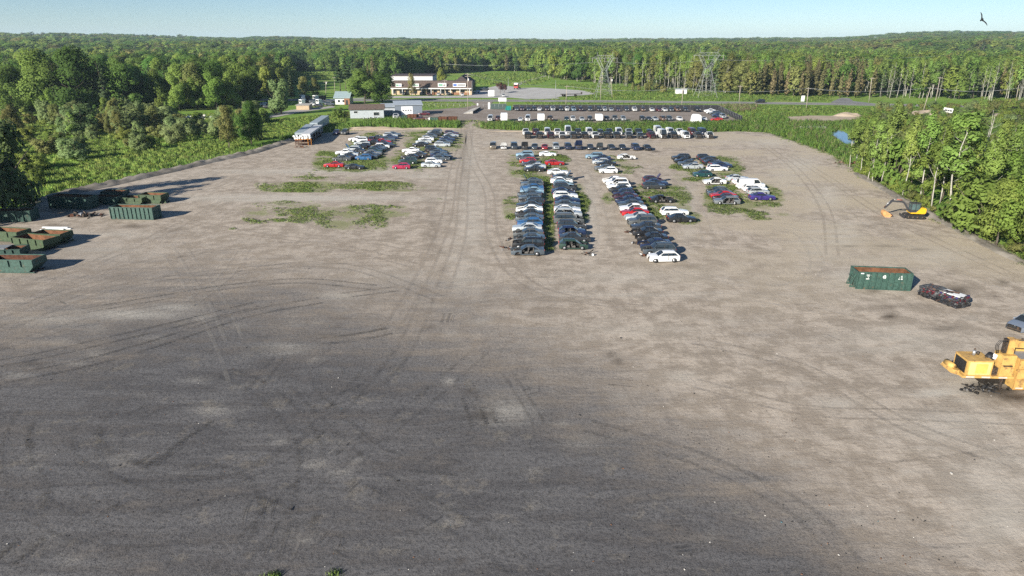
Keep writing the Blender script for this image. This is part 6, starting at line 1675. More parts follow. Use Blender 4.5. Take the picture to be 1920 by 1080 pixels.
def make_tree(kind, seed, n, size):
    """unit: metres; returns (crown V, normals, leaf material, wood MB, nominal height)"""
    r = np.random.default_rng(seed); wood = MB()
    if kind in ('broadleaf', 'maple', 'olive_tree'):
        H = 16.0; cw = {'broadleaf': 5.0, 'maple': 6.2, 'olive_tree': 4.6}[kind]
        limbs(wood, r, H * .82, .30, BARK, 10, .25, cw * .8)
        bl = []
        for i in range(26):
            t = r.uniform(0, 1); z = H * ((.12 if kind == 'maple' else .17) + (.80 if kind == 'maple' else .75) * t)
            rad = cw * math.sin(math.pi * (.26 + .68 * t)) ** .8 * r.uniform(.45, .82); th = i * 2.4 + r.uniform(-.5, .5)
            b = r.uniform(1.1, 2.3) * cw / 5
            bl.append((rad * math.cos(th), rad * math.sin(th), z, b, b, b * .85))
        bl.append((0, 0, H * .62, cw * .5, cw * .5, H * .22))
        mat = LM['olive'] if kind == 'olive_tree' else LM['deep'] if kind == 'maple' else LM['spring']
        V, nv = leaf_cloud(bl, n, size, r, (0, 0, H * .45), mat)
    elif kind == 'aspen':
        H = 17.0; limbs(wood, r, H * .95, .17, PALEBARK, 12, .35, 2.6, 1.0, twigs=1)
        bl = []
        for i in range(20):
            t = r.uniform(0, 1); z = H * (.42 + .55 * t); rad = 2.1 * math.sin(math.pi * (.2 + .75 * t)) * r.uniform(.3, 1.0); th = i * 2.4
            b = r.uniform(.6, 1.3); bl.append((rad * math.cos(th), rad * math.sin(th), z, b, b, b * 1.1))
        mat = LM['aspen']; V, nv = leaf_cloud(bl, n, size, r, (0, 0, H * .6), mat)
    elif kind in ('spruce', 'cedar', 'pine'):
        H = 18.0; limbs(wood, r, H * .97, .22, BARK, 8 if kind == 'pine' else 5, .2, 1.6, .2)
        bl = []
        m_ = 34 if kind != 'pine' else 22
        for i in range(m_):
            t = (i + r.random()) / m_
            z = H * (.08 + .90 * t) if kind != 'pine' else H * (.35 + .63 * t)
            w_ = {'spruce': 2.7 * (1 - t) ** .8 + .18, 'cedar': 2.3 * (1 - t ** 2.2) * (.6 + .4 * t) + .3, 'pine': 2.8 * (1 - t * .75)}[kind]
            th = i * 2.4; rad = w_ * r.uniform(.3, .75); b = max(.25, w_ * r.uniform(.35, .6))
            bl.append((rad * math.cos(th), rad * math.sin(th), z - rad * .18, b, b, b * (.45 if kind != 'cedar' else .9)))
        mat = LM['cedar'] if kind == 'cedar' else LM['needle']
        V, nv = leaf_cloud(bl, n, size * .85, r, (0, 0, H * .4), mat, up=.1)
    elif kind in ('willow_shrub', 'shrub', 'bush'):
        H = 5.0; bl = []
        for i in range(9):
            th = i * .7 + r.uniform(-.3, .3); l_ = r.uniform(1.4, 2.6)
            wood.tube([(0, 0, 0), (math.cos(th) * l_ * .3, math.sin(th) * l_ * .3, H * .35), (math.cos(th) * l_, math.sin(th) * l_, H * r.uniform(.55, .85))], [.07, .05, .015], BARK, 4)
        for i in range(20):
            t = r.random(); th = i * 2.4; rad = 2.5 * math.sqrt(r.uniform(.02, 1)) * (1 - .45 * t)
            b = r.uniform(.55, 1.05); bl.append((rad * math.cos(th), rad * math.sin(th), H * (.12 + .76 * t * (1 - .07 * rad * rad / 2)), b, b, b))
        mat = {'willow_shrub': LM['willow'], 'shrub': LM['spring'], 'bush': LM['olive']}[kind]
        V, nv = leaf_cloud(bl, n, size, r, (0, 0, H * .2), mat)
    elif kind == 'thin_tree':
        H = 11.0; limbs(wood, r, H * .95, .14, BARK, 12, .18, 3.0, .8, twigs=2)
        bl = []
        for i in range(20):
            t = r.uniform(0, 1); z = H * (.25 + .7 * t); rad = 2.5 * math.sin(math.pi * (.25 + .7 * t)) * r.uniform(.3, 1.0); th = i * 2.4
            b = r.uniform(.5, 1.1); bl.append((rad * math.cos(th), rad * math.sin(th), z, b, b, b))
        mat = LM['aspen'] if seed % 2 else LM['spring']; V, nv = leaf_cloud(bl, n, size, r, (0, 0, H * .4), mat)
    elif kind == 'dead_tree':
        H = 15.0; limbs(wood, r, H, .19, PALEBARK, 13, .3, 3.2, .9, twigs=3); V = nv = None; mat = None
    elif kind == 'red_tree':
        H = 6.0; limbs(wood, r, H * .8, .12, BARK, 6, .3, 1.8)
        bl = [(r.uniform(-1.3, 1.3), r.uniform(-1.3, 1.3), r.uniform(2.2, 5), 1, 1, 1) for _ in range(10)]
        mat = LM['redleaf']; V, nv = leaf_cloud(bl, n, size, r, (0, 0, H * .4), mat)
    return V, nv, mat, wood, H
HEIGHT = {}
NEAR, FAR, PROTO = {}, {}, []
def variants(kind, count, n_near, s_near, n_far, s_far):
    for i in range(count):
        sd = abs(hash_(kind)) + i * 101
        V, nv, mat, wood, H = make_tree(kind, sd, n_near, s_near); HEIGHT[kind] = H
        NEAR.setdefault(kind, []).append((cloud_mesh(kind + '_crown', V, nv, mat) if V is not None else None, wood.mesh(kind + '_trunk')))
        if n_far:
            V, nv, mat, wood, H = make_tree(kind, sd, n_far, s_far)
            FAR.setdefault(kind, []).append((V, nv, mat, wood))
def hash_(s_): return sum((i + 3) * ord(c_) for i, c_ in enumerate(s_))
variants('broadleaf', 5, 6500, .5, 1500, .98)
variants('maple', 3, 8000, .5, 1500, .98)
variants('olive_tree', 2, 3600, .48, 800, 1.1)
variants('aspen', 4, 2000, .42, 480, .78)
variants('spruce', 2, 4200, .5, 900, .95)
variants('cedar', 3, 4200, .5, 1000, .95)
variants('pine', 2, 3000, .55, 700, 1.0)
variants('willow_shrub', 4, 2600, .34, 0, 0)
variants('shrub', 3, 2600, .34, 0, 0)
variants('bush', 2, 1700, .34, 0, 0)
variants('thin_tree', 4, 2000, .36, 0, 0)
variants('dead_tree', 3, 0 or 1, .3, 0, 0)
variants('red_tree', 1, 1500, .3, 0, 0)
def tree(kind, x, y, z, h, label, group=None, width=1.0, rs=random, name=None, lean=0.0):
    nm = name or {'broadleaf': 'broadleaf_tree', 'maple': 'maple_tree', 'aspen': 'aspen_tree', 'spruce': 'spruce_tree', 'cedar': 'cedar_tree', 'pine': 'pine_tree', 'thin_tree': 'young_tree', 'red_tree': 'ornamental_tree', 'bush': 'olive_bush'}.get(kind, kind)
    cat = 'shrub' if kind in ('willow_shrub', 'shrub', 'bush') else 'tree'
    root = empty(nm, (x, y, z - .1), rs.uniform(0, 6.28), label, cat, group)
    s = h / HEIGHT[kind]; root.scale = (s * width, s * width, s)
    root.rotation_euler.x = lean
    cm, tm = rs.choice(NEAR[kind])
    link('trunk' if cat == 'tree' else 'stem', tm, root)
    if cm: link('crown' if cat == 'tree' else 'foliage', cm, root)
    return root

# --- trees that stand out
rt = random.Random(21)
def at_px(kind, px, py, top, label, width=1.0, group=None, lean=0.0, name=None):
    """a tree rooted at a place on the ground, as tall as it looks"""
    p = ground(px, py)
    b = (540.0 - top) / 1280.0
    dz = -SP + b * CP; dy = CP + b * SP
    h = CAM_H + dz * p.y / dy
    return tree(kind, p.x, p.y, float(land(p.x, p.y)), h, label, group, width, rt, name, lean)
at_px('willow_shrub', 8, 392, 214, 'tall grey green willow tree at the left edge beside the green bins', .75, name='willow_tree')
at_px('willow_shrub', -75, 420, 210, 'large willow tree at the far left edge over the bins', .8, name='willow_tree')
at_px('maple', 88, 212, 90, 'huge rounded dark green tree, left of the pair towering over the wetland', 1.05)
at_px('maple', 152, 213, 86, 'huge rounded dark green tree, right of the pair towering over the wetland', 1.1)
at_px('maple', 30, 214, 122, 'dark rounded tree left of the huge pair by the wetland', 1.0)
at_px('maple', -40, 214, 110, 'dark rounded tree at the left picture edge by the wetland', 1.0)
at_px('spruce', 183, 212, 112, 'narrow dark spruce beside the huge rounded trees', 1.0)
at_px('thin_tree', 101, 224, 165, 'small pale leafed tree in front of the huge rounded trees', 1.1)
for i, (a, b, c, k) in enumerate([(262, 206, 138, 'broadleaf'), (302, 207, 130, 'broadleaf'), (338, 208, 138, 'broadleaf'), (372, 206, 140, 'broadleaf'), (408, 206, 128, 'broadleaf'), (440, 203, 134, 'broadleaf'), (473, 198, 130, 'maple')]):
    at_px(k, a, b, c, 'yellow green rounded tree in the row behind the wetland, %s from the left' % (ORD[i] if i else 'first'), .95, 'row of rounded trees behind the wetland')
at_px('olive_tree', 470, 176, 100, 'tall pale yellow tree above the row of rounded trees', 1.0)
at_px('olive_tree', 437, 172, 112, 'pale yellow tree left of the tallest pale yellow tree', 1.0)
at_px('willow_shrub', 528, 214, 146, 'pale green full crowned tree beside the parked trucks and trailers', .72, name='willow_tree')
at_px('broadleaf', 506, 190, 124, 'yellow green tree behind the pale full crowned tree', .9)
at_px('spruce', 547, 184, 124, 'thin dark spruce behind the parked trucks', .9)
at_px('olive_tree', 572, 185, 140, 'olive tree behind the parked trucks', 1.0)
at_px('olive_tree', 592, 184, 143, 'olive brown tree beside the lamp post behind the trucks', 1.0)
at_px('olive_tree', 430, 278, 192, 'thin olive brown tree at the yard edge beside the green round tree', .85)
at_px('maple', 472, 270, 188, 'dark green round tree at the yard edge left of the trailers', .85)
at_px('maple', 684, 194, 128, 'large dark green maple, left half of the pair behind the grey shed', 1.45)
at_px('maple', 717, 193, 131, 'large dark green maple, right half of the pair behind the grey shed', 1.3)
at_px('pine', 650, 172, 100, 'dark pine left of the large maples', 1.3)
at_px('pine', 672, 168, 96, 'dark pine above the large maples', 1.3)
at_px('pine', 638, 178, 108, 'dark pine beside the house with the teal roof', 1.2)
at_px('olive_tree', 772, 180, 135, 'thin olive tree in front of the shop building', .75)
at_px('broadleaf', 829, 166, 124, 'bright green round tree behind the shop roof', .9)
at_px('red_tree', 938, 175, 152, 'small dark red tree on the pale lot', 1.0)
at_px('red_tree', 946, 173, 155, 'smaller dark red tree on the pale lot by the red truck', 1.0)
at_px('bush', 885, 164, 146, 'brownish shrub right of the dark roof', 1.0)
at_px('shrub', 634, 222, 198, 'bright green bush left of the grey shed', .9)
at_px('bush', 650, 221, 203, 'dark bush at the corner of the grey shed', .8)
at_px('aspen', 1665, 312, 186, 'tall green aspen with pale forked trunk on the right edge', 1.15, name='aspen_tree')
at_px('aspen', 1636, 342, 228, 'slim pale trunk aspen at the yard edge, right of the pond', 1.0)
at_px('aspen', 1627, 338, 250, 'leaning slim aspen at the yard edge near the pond', .9, lean=.08)
at_px('aspen', 1593, 314, 218, 'leftmost aspen at the yard edge before the pond', .9)
at_px('aspen', 1725, 373, 205, 'leaning white trunk aspen behind the small excavator', .9, lean=-.05)
at_px('aspen', 1779, 405, 210, 'biggest white trunk aspen right of the small excavator', 1.3)
for i, (a, b, c) in enumerate([(1652, 346, 236), (1692, 366, 222), (1746, 392, 230), (1762, 384, 212), (1803, 402, 232), (1836, 424, 238), (1702, 330, 212), (1852, 382, 222), (1612, 325, 240), (1872, 410, 230)]):
    at_px('aspen', a, b, c, 'slim pale trunk aspen rising from the right thicket, %s from left' % (('first', 'second', 'third', 'fourth', 'fifth', 'sixth', 'seventh', 'eighth', 'ninth', 'tenth')[sorted([1652, 1692, 1746, 1762, 1803, 1836, 1702, 1852, 1612, 1872]).index(a)]), .85, 'slim aspens rising from the right thicket')
at_px('dead_tree', 1816, 392, 214, 'bare pale dead tree right of the biggest white trunk aspen', 1.0)
at_px('dead_tree', 1888, 340, 245, 'bare pale dead tree among the right edge trees', 1.1)
at_px('dead_tree', 1845, 300, 205, 'bare pale dead top behind the right edge trees', .9)
at_px('broadleaf', 1868, 460, 330, 'broad leafy bush tree at the right yard edge, nearest of its trees', .95)
at_px('broadleaf', 1905, 470, 320, 'broad leafy tree at the right picture edge', .95)
at_px('broadleaf', 1960, 500, 300, 'broad leafy tree just past the right picture edge', .95)

# --- scattered plants: (kinds, heights) over outlines on the ground
POINTS = []      # x, y, z, kind, height, width, label, group
def scatter(outline, spacing, kinds, hlo, hhi, label, group, seed, width=(.85, 1.2), avoid=()):
    P = poly(*outline); r = random.Random(seed)
    AV = [poly(*a) for a in avoid]
    x0, x1 = min(p.x for p in P), max(p.x for p in P); y0, y1 = min(p.y for p in P), max(p.y for p in P)
    xs = np.arange(x0, x1, spacing); ys = np.arange(y0, y1, spacing)
    X, Y = np.meshgrid(xs, ys); g = np.random.default_rng(seed)
    X = (X + g.uniform(-.45, .45, X.shape) * spacing).ravel(); Y = (Y + g.uniform(-.45, .45, Y.shape) * spacing).ravel()
    ok = inside(P, X, Y)
    for a in AV: ok &= ~inside(a, X, Y)
    for x, y in zip(X[ok], Y[ok]):
        k = r.choice(kinds); POINTS.append((x, y, 0.0, k, r.uniform(hlo, hhi), r.uniform(*width), label, group))
WET = [(-140, 300), (-100, 225), (0, 222), (200, 219), (340, 216), (480, 214), (515, 232), (500, 258), (460, 276), (300, 317), (190, 343), (80, 370), (-60, 400)]
MEADOWS = [((250, 318), (262, 290), (335, 280), (330, 305), (290, 318)), ((150, 300), (160, 282), (250, 276), (262, 290), (240, 302)), ((0, 300), (10, 276), (70, 270), (90, 300), (60, 320)),
    ((75, 345), (95, 308), (230, 302), (245, 325), (190, 341), (110, 356)), ((335, 290), (350, 264), (455, 262), (470, 272), (400, 293)), ((30, 262), (40, 236), (112, 234), (118, 247), (90, 266)),
           ((470, 262), (482, 240), (640, 226), (640, 240), (560, 258)), ((100, 282), (120, 264), (215, 263), (215, 278), (170, 284)), ((328, 236), (330, 216), (415, 212), (420, 226))]
scatter(WET, 8.2, ['willow_shrub', 'willow_shrub', 'willow_shrub', 'shrub', 'bush'], 2.6, 6.2, 'in the left wetland', 'willow shrubs in the wetland', 3, (.9, 1.5), MEADOWS)
scatter([(0, 232), (200, 226), (330, 218), (330, 250), (150, 262), (0, 268)], 8.0, ['thin_tree', 'olive_tree', 'willow_shrub'], 6, 10.5, 'in the left wetland thicket', 'young trees in the wetland', 4, (.9, 1.3), MEADOWS)
RIGHT = [(1600, 318), (1600, 290), (1640, 282), (1700, 300), (1800, 330), (1925, 380), (2020, 420), (2080, 560), (1925, 478), (1830, 432), (1760, 396), (1700, 362), (1640, 330)]
scatter(RIGHT, 6.2, ['thin_tree', 'thin_tree', 'aspen', 'shrub', 'thin_tree', 'dead_tree'], 6.5, 12.0, 'along the right yard edge', 'young trees near the right yard edge', 5, (.95, 1.35))
scatter([(1600, 290), (1618, 258), (1660, 238), (1740, 235), (1830, 232), (1990, 240), (2030, 420), (1925, 380), (1800, 330), (1700, 300), (1640, 282)], 7.4, ['thin_tree', 'shrub', 'willow_shrub', 'thin_tree', 'bush', 'shrub'], 3.0, 5.6, 'in the thicket past the pond', 'small trees in the right thicket', 15, (.95, 1.4))
scatter([(1592, 318), (1640, 326), (1700, 358), (1760, 391), (1830, 427), (1925, 472), (2000, 520), (1990, 540), (1920, 487), (1830, 442), (1760, 405), (1700, 372), (1640, 340), (1594, 316)], 2.4, ['shrub', 'bush', 'shrub'], 1.4, 3.4,
        'hugging the right yard edge', 'bushes along the right yard edge', 6, (.8, 1.3))
scatter([(1600, 232), (1640, 200), (1830, 198), (1830, 222), (1700, 238)], 6.5, ['shrub', 'bush', 'willow_shrub'], 1.6, 3.6, 'by the road on the right', 'low shrubs by the road on the right', 8, (.9, 1.4))
scatter([(1180, 168), (1240, 168), (1250, 175), (1180, 172)], 8, ['bush', 'olive_tree'], 3, 6, 'beside the white hut', 'bushes at the forest foot', 9)
scatter([(1830, 200), (2200, 205), (2200, 235), (1830, 222)], 6.5, ['shrub', 'bush', 'thin_tree'], 2.5, 6, 'by the road on the right', 'low shrubs by the road on the right', 10, (.9, 1.4))
LEFTW = [(-400, 222), (0, 210), (60, 214), (200, 214), (250, 210), (430, 203), (490, 190), (505, 176), (545, 166), (550, 140), (-400, 138)]
scatter(LEFTW, 9.0, ['broadleaf', 'maple', 'maple', 'spruce', 'olive_tree', 'maple', 'pine'], 14, 22, None, None, 12, (.9, 1.25))
# --- the forest beyond the road
BASE = np.array([(-500, 140), (0, 142), (400, 142), (540, 140), (556, 133.5), (640, 134), (655, 150), (740, 152), (800, 139), (860, 137), (900, 133.5), (1000, 134.5), (1030, 147), (1130, 158), (1200, 164), (1300, 172),
                 (1370, 177), (1440, 180), (1560, 182.5), (1700, 184), (1800, 186), (1920, 189), (2400, 198)], float)
def forest():
    g = np.random.default_rng(77)
    out = []
    for d0, d1, sp in ((300, 700, 6.6), (700, 1100, 8.5), (1100, 2000, 13.0), (2000, 3600, 21.0), (3600, 7500, 38.0)):
        X, Y = np.meshgrid(np.arange(-d1, d1, sp), np.arange(0, d1, sp))
        X = X + g.uniform(-.48, .48, X.shape) * sp; Y = Y + g.uniform(-.48, .48, Y.shape) * sp
        D = np.hypot(X, Y); px, py = pix(X, Y)
        ok = (D >= d0) & (D < d1) & (px > -420) & (px < 2340) & (Y > 200)
        b = np.interp(px, BASE[:, 0], BASE[:, 1]) + .8 * wob(X, Y, 30, 3)
        ok &= py < b
        x, y, d, p_, q_, b_ = X[ok], Y[ok], D[ok], px[ok], py[ok], b[ok]
        # distant fields
        gap = (wob(x, y, 260, 2) > .52) & (d > 900)
        x, y, d, p_, q_, b_ = x[~gap], y[~gap], d[~gap], p_[~gap], q_[~gap], b_[~gap]
        edge = np.clip((b_ - q_) / 7, 0, 1)
        u = g.random(len(x)); zone = wob(x, y, 75, 5); z2 = wob(x, y, 120, 1)
        con = .10 + .30 * (zone > .25) + .5 * (np.abs(p_ - 1500) < 135) * (d < 520) + .35 * (np.abs(p_ - 620) < 90) * (d < 900) + .4 * (p_ < 560) * (zone > .1)
        for i in range(len(x)):
            if u[i] < con[i]:
                k = ('cedar' if (abs(p_[i] - 1500) < 150 or g.random() < .25) else 'spruce' if g.random() < .6 else 'pine')
            elif z2[i] > .28 and g.random() < .7: k = 'olive_tree' if z2[i] > .5 else 'aspen'
            elif z2[i] < -.3 and g.random() < .7: k = 'maple'
            elif edge[i] < .8 and g.random() < (.5 if p_[i] > 1000 else .2): k = 'aspen'
            else: k = ('broadleaf', 'broadleaf', 'maple', 'aspen', 'olive_tree', 'broadleaf')[int(g.random() * 6)]
            h = g.uniform(13.5, 22.5) * (1 + .2 * zone[i]) * (1.0 if edge[i] > .3 else .9)
            if d[i] > 1500: h *= .92
            wd = sp / 6.6 if sp > 7 else 1.0
            wd = min(wd, 3.2) * g.uniform(.85, 1.2)
            out.append((x[i], y[i], k, h, wd))
    return out
FOREST = forest()
Z = land(np.array([f[0] for f in FOREST]), np.array([f[1] for f in FOREST]))
for (x, y, k, h, wd), z in zip(FOREST, Z):
    POINTS.append((x, y, float(z), k, h * (1.25 if wd > 2 else 1.0), wd, None, None))
# dead pale trunks along the forest foot
for i in range(56):
    px = rt.choice([rt.uniform(1110, 1365), rt.uniform(1665, 1930)]); py = np.interp(px, BASE[:, 0], BASE[:, 1]) + rt.uniform(-1, 2)
    p = ground(px, py); POINTS.append((p.x, p.y + rt.uniform(0, 9), 0, 'dead_tree', rt.uniform(10, 20), .62, 'at the forest foot', 'bare trunks at the forest foot'))
KW = dict(willow_shrub='grey green willow shrub', shrub='bright green shrub', bush='olive bush', thin_tree='young thin tree', aspen='slim aspen', dead_tree='bare pale tree', olive_tree='olive tree', broadleaf='yellow green tree',
          maple='deep green tree', spruce='dark pointed spruce', pine='dark ragged pine', cedar='rusty brown cedar')
PL = dict(willow_shrub='willow shrubs', shrub='bright green shrubs', bush='olive bushes', thin_tree='young thin trees', aspen='slim aspens', dead_tree='bare trees', olive_tree='olive trees', broadleaf='yellow green trees', maple='deep green trees', spruce='spruces', pine='pines', cedar='brown cedars')
TENS = {2: 'twenty', 3: 'thirty', 4: 'forty', 5: 'fifty'}
def ordinal(i):
    n = i + 1
    if n == 1: return 'first'
    if n <= 20: return ORD[i]
    if n % 10 == 0: return TENS[n // 10][:-1] + 'ieth'
    return TENS[n // 10] + '-' + ('first' if n % 10 == 1 else ORD[n % 10 - 1])
def named(points, place):
    """points of one kind at one place: each gets a label by its row back and its rank from the left"""
    out = []
    pts_ = sorted(points, key=lambda p: p[1]); k = max(1, math.ceil(len(pts_) / 22)); n = math.ceil(len(pts_) / k)
    for r_ in range(k):
        row = sorted(pts_[r_ * n:(r_ + 1) * n], key=lambda p: pix(p[0], p[1])[0])
        for i, p in enumerate(row):
            lab = KW[p[3]] + ' ' + place + ', ' + ordinal(i) + ' from left' + (' in ' + ('nearest' if r_ == 0 else ordinal(r_)) + ' row' if k > 1 else '')
            out.append((p, lab, PL[p[3]] + ' ' + place))
    return out
# the largest 300 of the trees become things of their own, the others one mass
def seen(p):
    px, py = pix(p[0], p[1]); return -60 < px < 1980
near_pts = [p for p in POINTS if p[6] and -90 < pix(p[0], p[1])[0] < 2030]
front = sorted((p for p in POINTS if not p[6] and seen(p)), key=lambda p: (p[0] ** 2 + p[1] ** 2) / p[4] ** 2)[:290]
fs = set(id(p) for p in front)
buckets = {}
for p in near_pts: buckets.setdefault((p[3], p[6]), []).append(p)
for p in front: buckets.setdefault((p[3], 'in the left wood' if pix(p[0], p[1])[0] < 556 else 'at the forest front'), []).append(p)
for (k_, place), lst in buckets.items():
    for p, lab, grp in named(lst, place): tree(p[3], p[0], p[1], p[2], p[4], lab, grp, p[5], rt)
rest = [p for p in POINTS if not p[6] and id(p) not in fs]
def scattered_stuff(name, protos, pts, label=None):
    """points with a prototype number, turn and size: one object, instanced by geometry nodes"""
    col = bpy.data.collections.new(name + '_kinds')
    for i, me in enumerate(protos):
        o = bpy.data.objects.new('kind_%03d' % i, me); col.objects.link(o)
    me = bpy.data.meshes.new(name)
    A_ = np.array([(p[0], p[1], p[2]) for p in pts], np.float32)
    me.vertices.add(len(A_)); me.vertices.foreach_set('co', A_.ravel())
    a = me.attributes.new('pick', 'INT', 'POINT'); a.data.foreach_set('value', np.array([p[3] for p in pts], np.int32))
    a = me.attributes.new('turn', 'FLOAT', 'POINT'); a.data.foreach_set('value', np.array([p[4] for p in pts], np.float32))
    a = me.attributes.new('size', 'FLOAT_VECTOR', 'POINT'); a.data.foreach_set('vector', np.array([(p[5], p[5], p[6]) for p in pts], np.float32).ravel())
    me.update()
    o = link(name, me); put(o, kind='stuff')
    ng = bpy.data.node_groups.new(name, 'GeometryNodeTree')
    ng.interface.new_socket('Geometry', in_out='INPUT', socket_type='NodeSocketGeometry')
    ng.interface.new_socket('Geometry', in_out='OUTPUT', socket_type='NodeSocketGeometry')
    gi, go = ng.nodes.new('NodeGroupInput'), ng.nodes.new('NodeGroupOutput')
    ci = ng.nodes.new('GeometryNodeCollectionInfo'); ci.inputs['Collection'].default_value = col
    ci.inputs['Separate Children'].default_value = True; ci.inputs['Reset Children'].default_value = True
    ip = ng.nodes.new('GeometryNodeInstanceOnPoints'); ip.inputs['Pick Instance'].default_value = True
    def at(nm, ty):
        n = ng.nodes.new('GeometryNodeInputNamedAttribute'); n.data_type = ty; n.inputs['Name'].default_value = nm; return n.outputs[0]
    ng.links.new(gi.outputs[0], ip.inputs['Points']); ng.links.new(ci.outputs[0], ip.inputs['Instance'])
    ng.links.new(at('pick', 'INT'), ip.inputs['Instance Index'])
    cx = ng.nodes.new('ShaderNodeCombineXYZ'); ng.links.new(at('turn', 'FLOAT'), cx.inputs[2])
    ng.links.new(cx.outputs[0], ip.inputs['Rotation']); ng.links.new(at('size', 'FLOAT_VECTOR'), ip.inputs['Scale'])
    ng.links.new(ip.outputs[0], go.inputs[0])
    md = o.modifiers.new('scatter', 'NODES'); md.node_group = ng
    return o
protos, first = [], {}
for k, lst in FAR.items():
    first[k] = (len(protos), len(lst))
    for V, nv, mat, wood in lst: protos.append(cloud_mesh(k + '_far', V, nv, mat, wood))
g2 = random.Random(9)
scattered_stuff('distant_forest', protos, [(p[0], p[1], p[2] - .2, first[p[3]][0] + g2.randrange(first[p[3]][1]), g2.uniform(0, 6.28), p[4] / HEIGHT[p[3]] * p[5], p[4] / HEIGHT[p[3]]) for p in rest])
print('trees', len(near_pts), len(front), len(rest))
# ------------------------------------------------------------------ grass, reeds and weeds
def grass_mat(name, lo, hi):
    return leaf_mat(name, lo, hi, .45, .8, .4)
GM = dict(reed=grass_mat('reeds', (.16, .30, .036), (.23, .36, .07)), mead=grass_mat('meadow_blades', (.19, .33, .042), (.30, .38, .08)), weed=grass_mat('weeds', (.17, .30, .042), (.28, .34, .09)), dry=grass_mat('dry_reeds', (.30, .25, .14), (.40, .34, .2)))
def tuft(name, mat, n, h, rad, w_, seed, droop=.35):
    r = np.random.default_rng(seed); V, nv = [], []
    for i in range(n):
        th, q = r.uniform(0, 6.28), rad * math.sqrt(r.random()); x, y = q * math.cos(th), q * math.sin(th); a = r.uniform(0, 6.28)
        hh = h * r.uniform(.55, 1.1); dx, dy = math.cos(a) * w_ / 2, math.sin(a) * w_ / 2; b = r.uniform(0, 6.28); lx, ly = math.cos(b) * hh * droop * r.random(), math.sin(b) * hh * droop * r.random()
        V += [(x - dx, y - dy, -.05), (x + dx, y + dy, -.05), (x + dx * .3 + lx, y + dy * .3 + ly, hh), (x - dx * .3 + lx, y - dy * .3 + ly, hh * .97)]
        nn = np.array([math.cos(th) * .75 + r.normal() * .25, math.sin(th) * .75 + r.normal() * .25, .6]); nn /= np.linalg.norm(nn); nv += [nn] * 4
    return cloud_mesh(name, np.array(V), np.array(nv), mat)
gg = np.random.default_rng(5)
def fill(outline, sp, scale, picks, zoff=0.0, keep=None, jitter=.48, avoid=()):
    P = poly(*outline); x0, x1 = min(p.x for p in P), max(p.x for p in P); y0, y1 = min(p.y for p in P), max(p.y for p in P)
    X, Y = np.meshgrid(np.arange(x0, x1, sp), np.arange(y0, y1, sp)); X = (X + gg.uniform(-jitter, jitter, X.shape) * sp).ravel(); Y = (Y + gg.uniform(-jitter, jitter, Y.shape) * sp).ravel()
    ok = inside(P, X, Y)
    for a in avoid: ok &= ~inside(a, X, Y)
    if keep is not None: ok &= keep(X, Y)
    X, Y = X[ok], Y[ok]; s = scale * gg.uniform(.7, 1.3, len(X)) * (1 + .25 * wob(X, Y, 3.5, 2))
    return [(x, y, zoff, int(gg.choice(picks)), gg.uniform(0, 6.28), q, q) for x, y, q in zip(X, Y, s)]
RE = [tuft('reed_tuft', GM['reed'], 26, 1.5, .55, .07, i) for i in range(3)] + [tuft('dry_reed_tuft', GM['dry'], 18, 1.5, .5, .06, 9)]
pts = fill(((520, 262), (560, 250), (640, 236), (720, 225), (760, 227), (858, 230), (866, 232), (860, 240), (760, 239.5), (700, 237), (660, 243.5), (600, 249), (555, 258.5)), .8, .85, [0, 1, 2])
pts += fill(((897, 232.5), (1000, 232.5), (1200, 232.5), (1305, 232), (1395, 229.5), (1400, 246), (1380, 245.5), (1250, 249), (1100, 246), (960, 243), (905, 241)), .75, .85, [0, 0, 1, 1, 2, 2, 2, 0, 1, 3])
pts += fill(((1380, 246), (1400, 226), (1470, 215), (1480, 226), (1560, 230), (1600, 228), (1612, 250), (1598, 300), (1590, 310), (1560, 290), (1490, 264), (1440, 248)), 1.15, .75, [0, 1, 2, 0, 1, 2, 3], avoid=[poly((1555, 250), (1572, 242), (1590, 246), (1606, 268), (1585, 274))])
pts += fill(((1340, 203), (1352, 197), (1420, 197), (1420, 206), (1385, 210)), 1.2, .8, [3, 3, 3, 0])
pts += fill(((60, 384), (190, 349), (300, 322), (470, 284), (555, 258), (560, 252), (470, 274), (300, 312), (185, 340), (60, 374)), 1.1, .42, [0, 1, 2])
scattered_stuff('tall_reeds', RE, pts)
ME = [tuft('meadow_tuft', GM['mead'], 30, .55, .9, .10, 20 + i, .6) for i in range(3)] + [tuft('pale_tuft', GM['weed'], 26, .6, .9, .1, 30, .6)]
av = [poly((1555, 250), (1572, 242), (1590, 246), (1606, 268), (1585, 274)), poly((1468, 220), (1520, 216), (1605, 211), (1614, 223), (1500, 230))]
pts = fill(((1392, 229), (1348, 206), (1352, 199), (1440, 197.5), (1560, 200), (1700, 203), (1920, 208), (2000, 230), (1700, 240), (1610, 240), (1470, 240)), 2.0, .9, [0, 1, 2, 3], avoid=av)
pts += fill(((985, 187.5), (1050, 186.3), (1120, 177), (1085, 168), (1030, 158), (1130, 158), (1300, 171), (1560, 182), (1560, 191), (1440, 190), (1200, 188)), 2.6, 1.0, [0, 1, 2, 3, 3])
pts += fill(((985, 191), (1200, 193), (1340, 196), (1340, 203), (985, 203)), 1.8, .6, [0, 1, 2, 3])
pts += fill(((556, 150), (560, 134), (640, 135), (645, 150)), 4.0, 1.5, [0, 1, 2, 3]) + fill(((850, 152), (870, 138), (1000, 136), (1030, 149), (1000, 160), (962, 158), (905, 160)), 4.0, 1.4, [0, 1, 2, 3])
pts += fill(((480, 262), (500, 225), (640, 212), (655, 224), (640, 236), (560, 250)), 1.5, .9, [0, 1, 2, 3]) + fill(((740, 192), (870, 191), (875, 200), (800, 203), (745, 206)), 2.0, .6, [0, 1, 3])
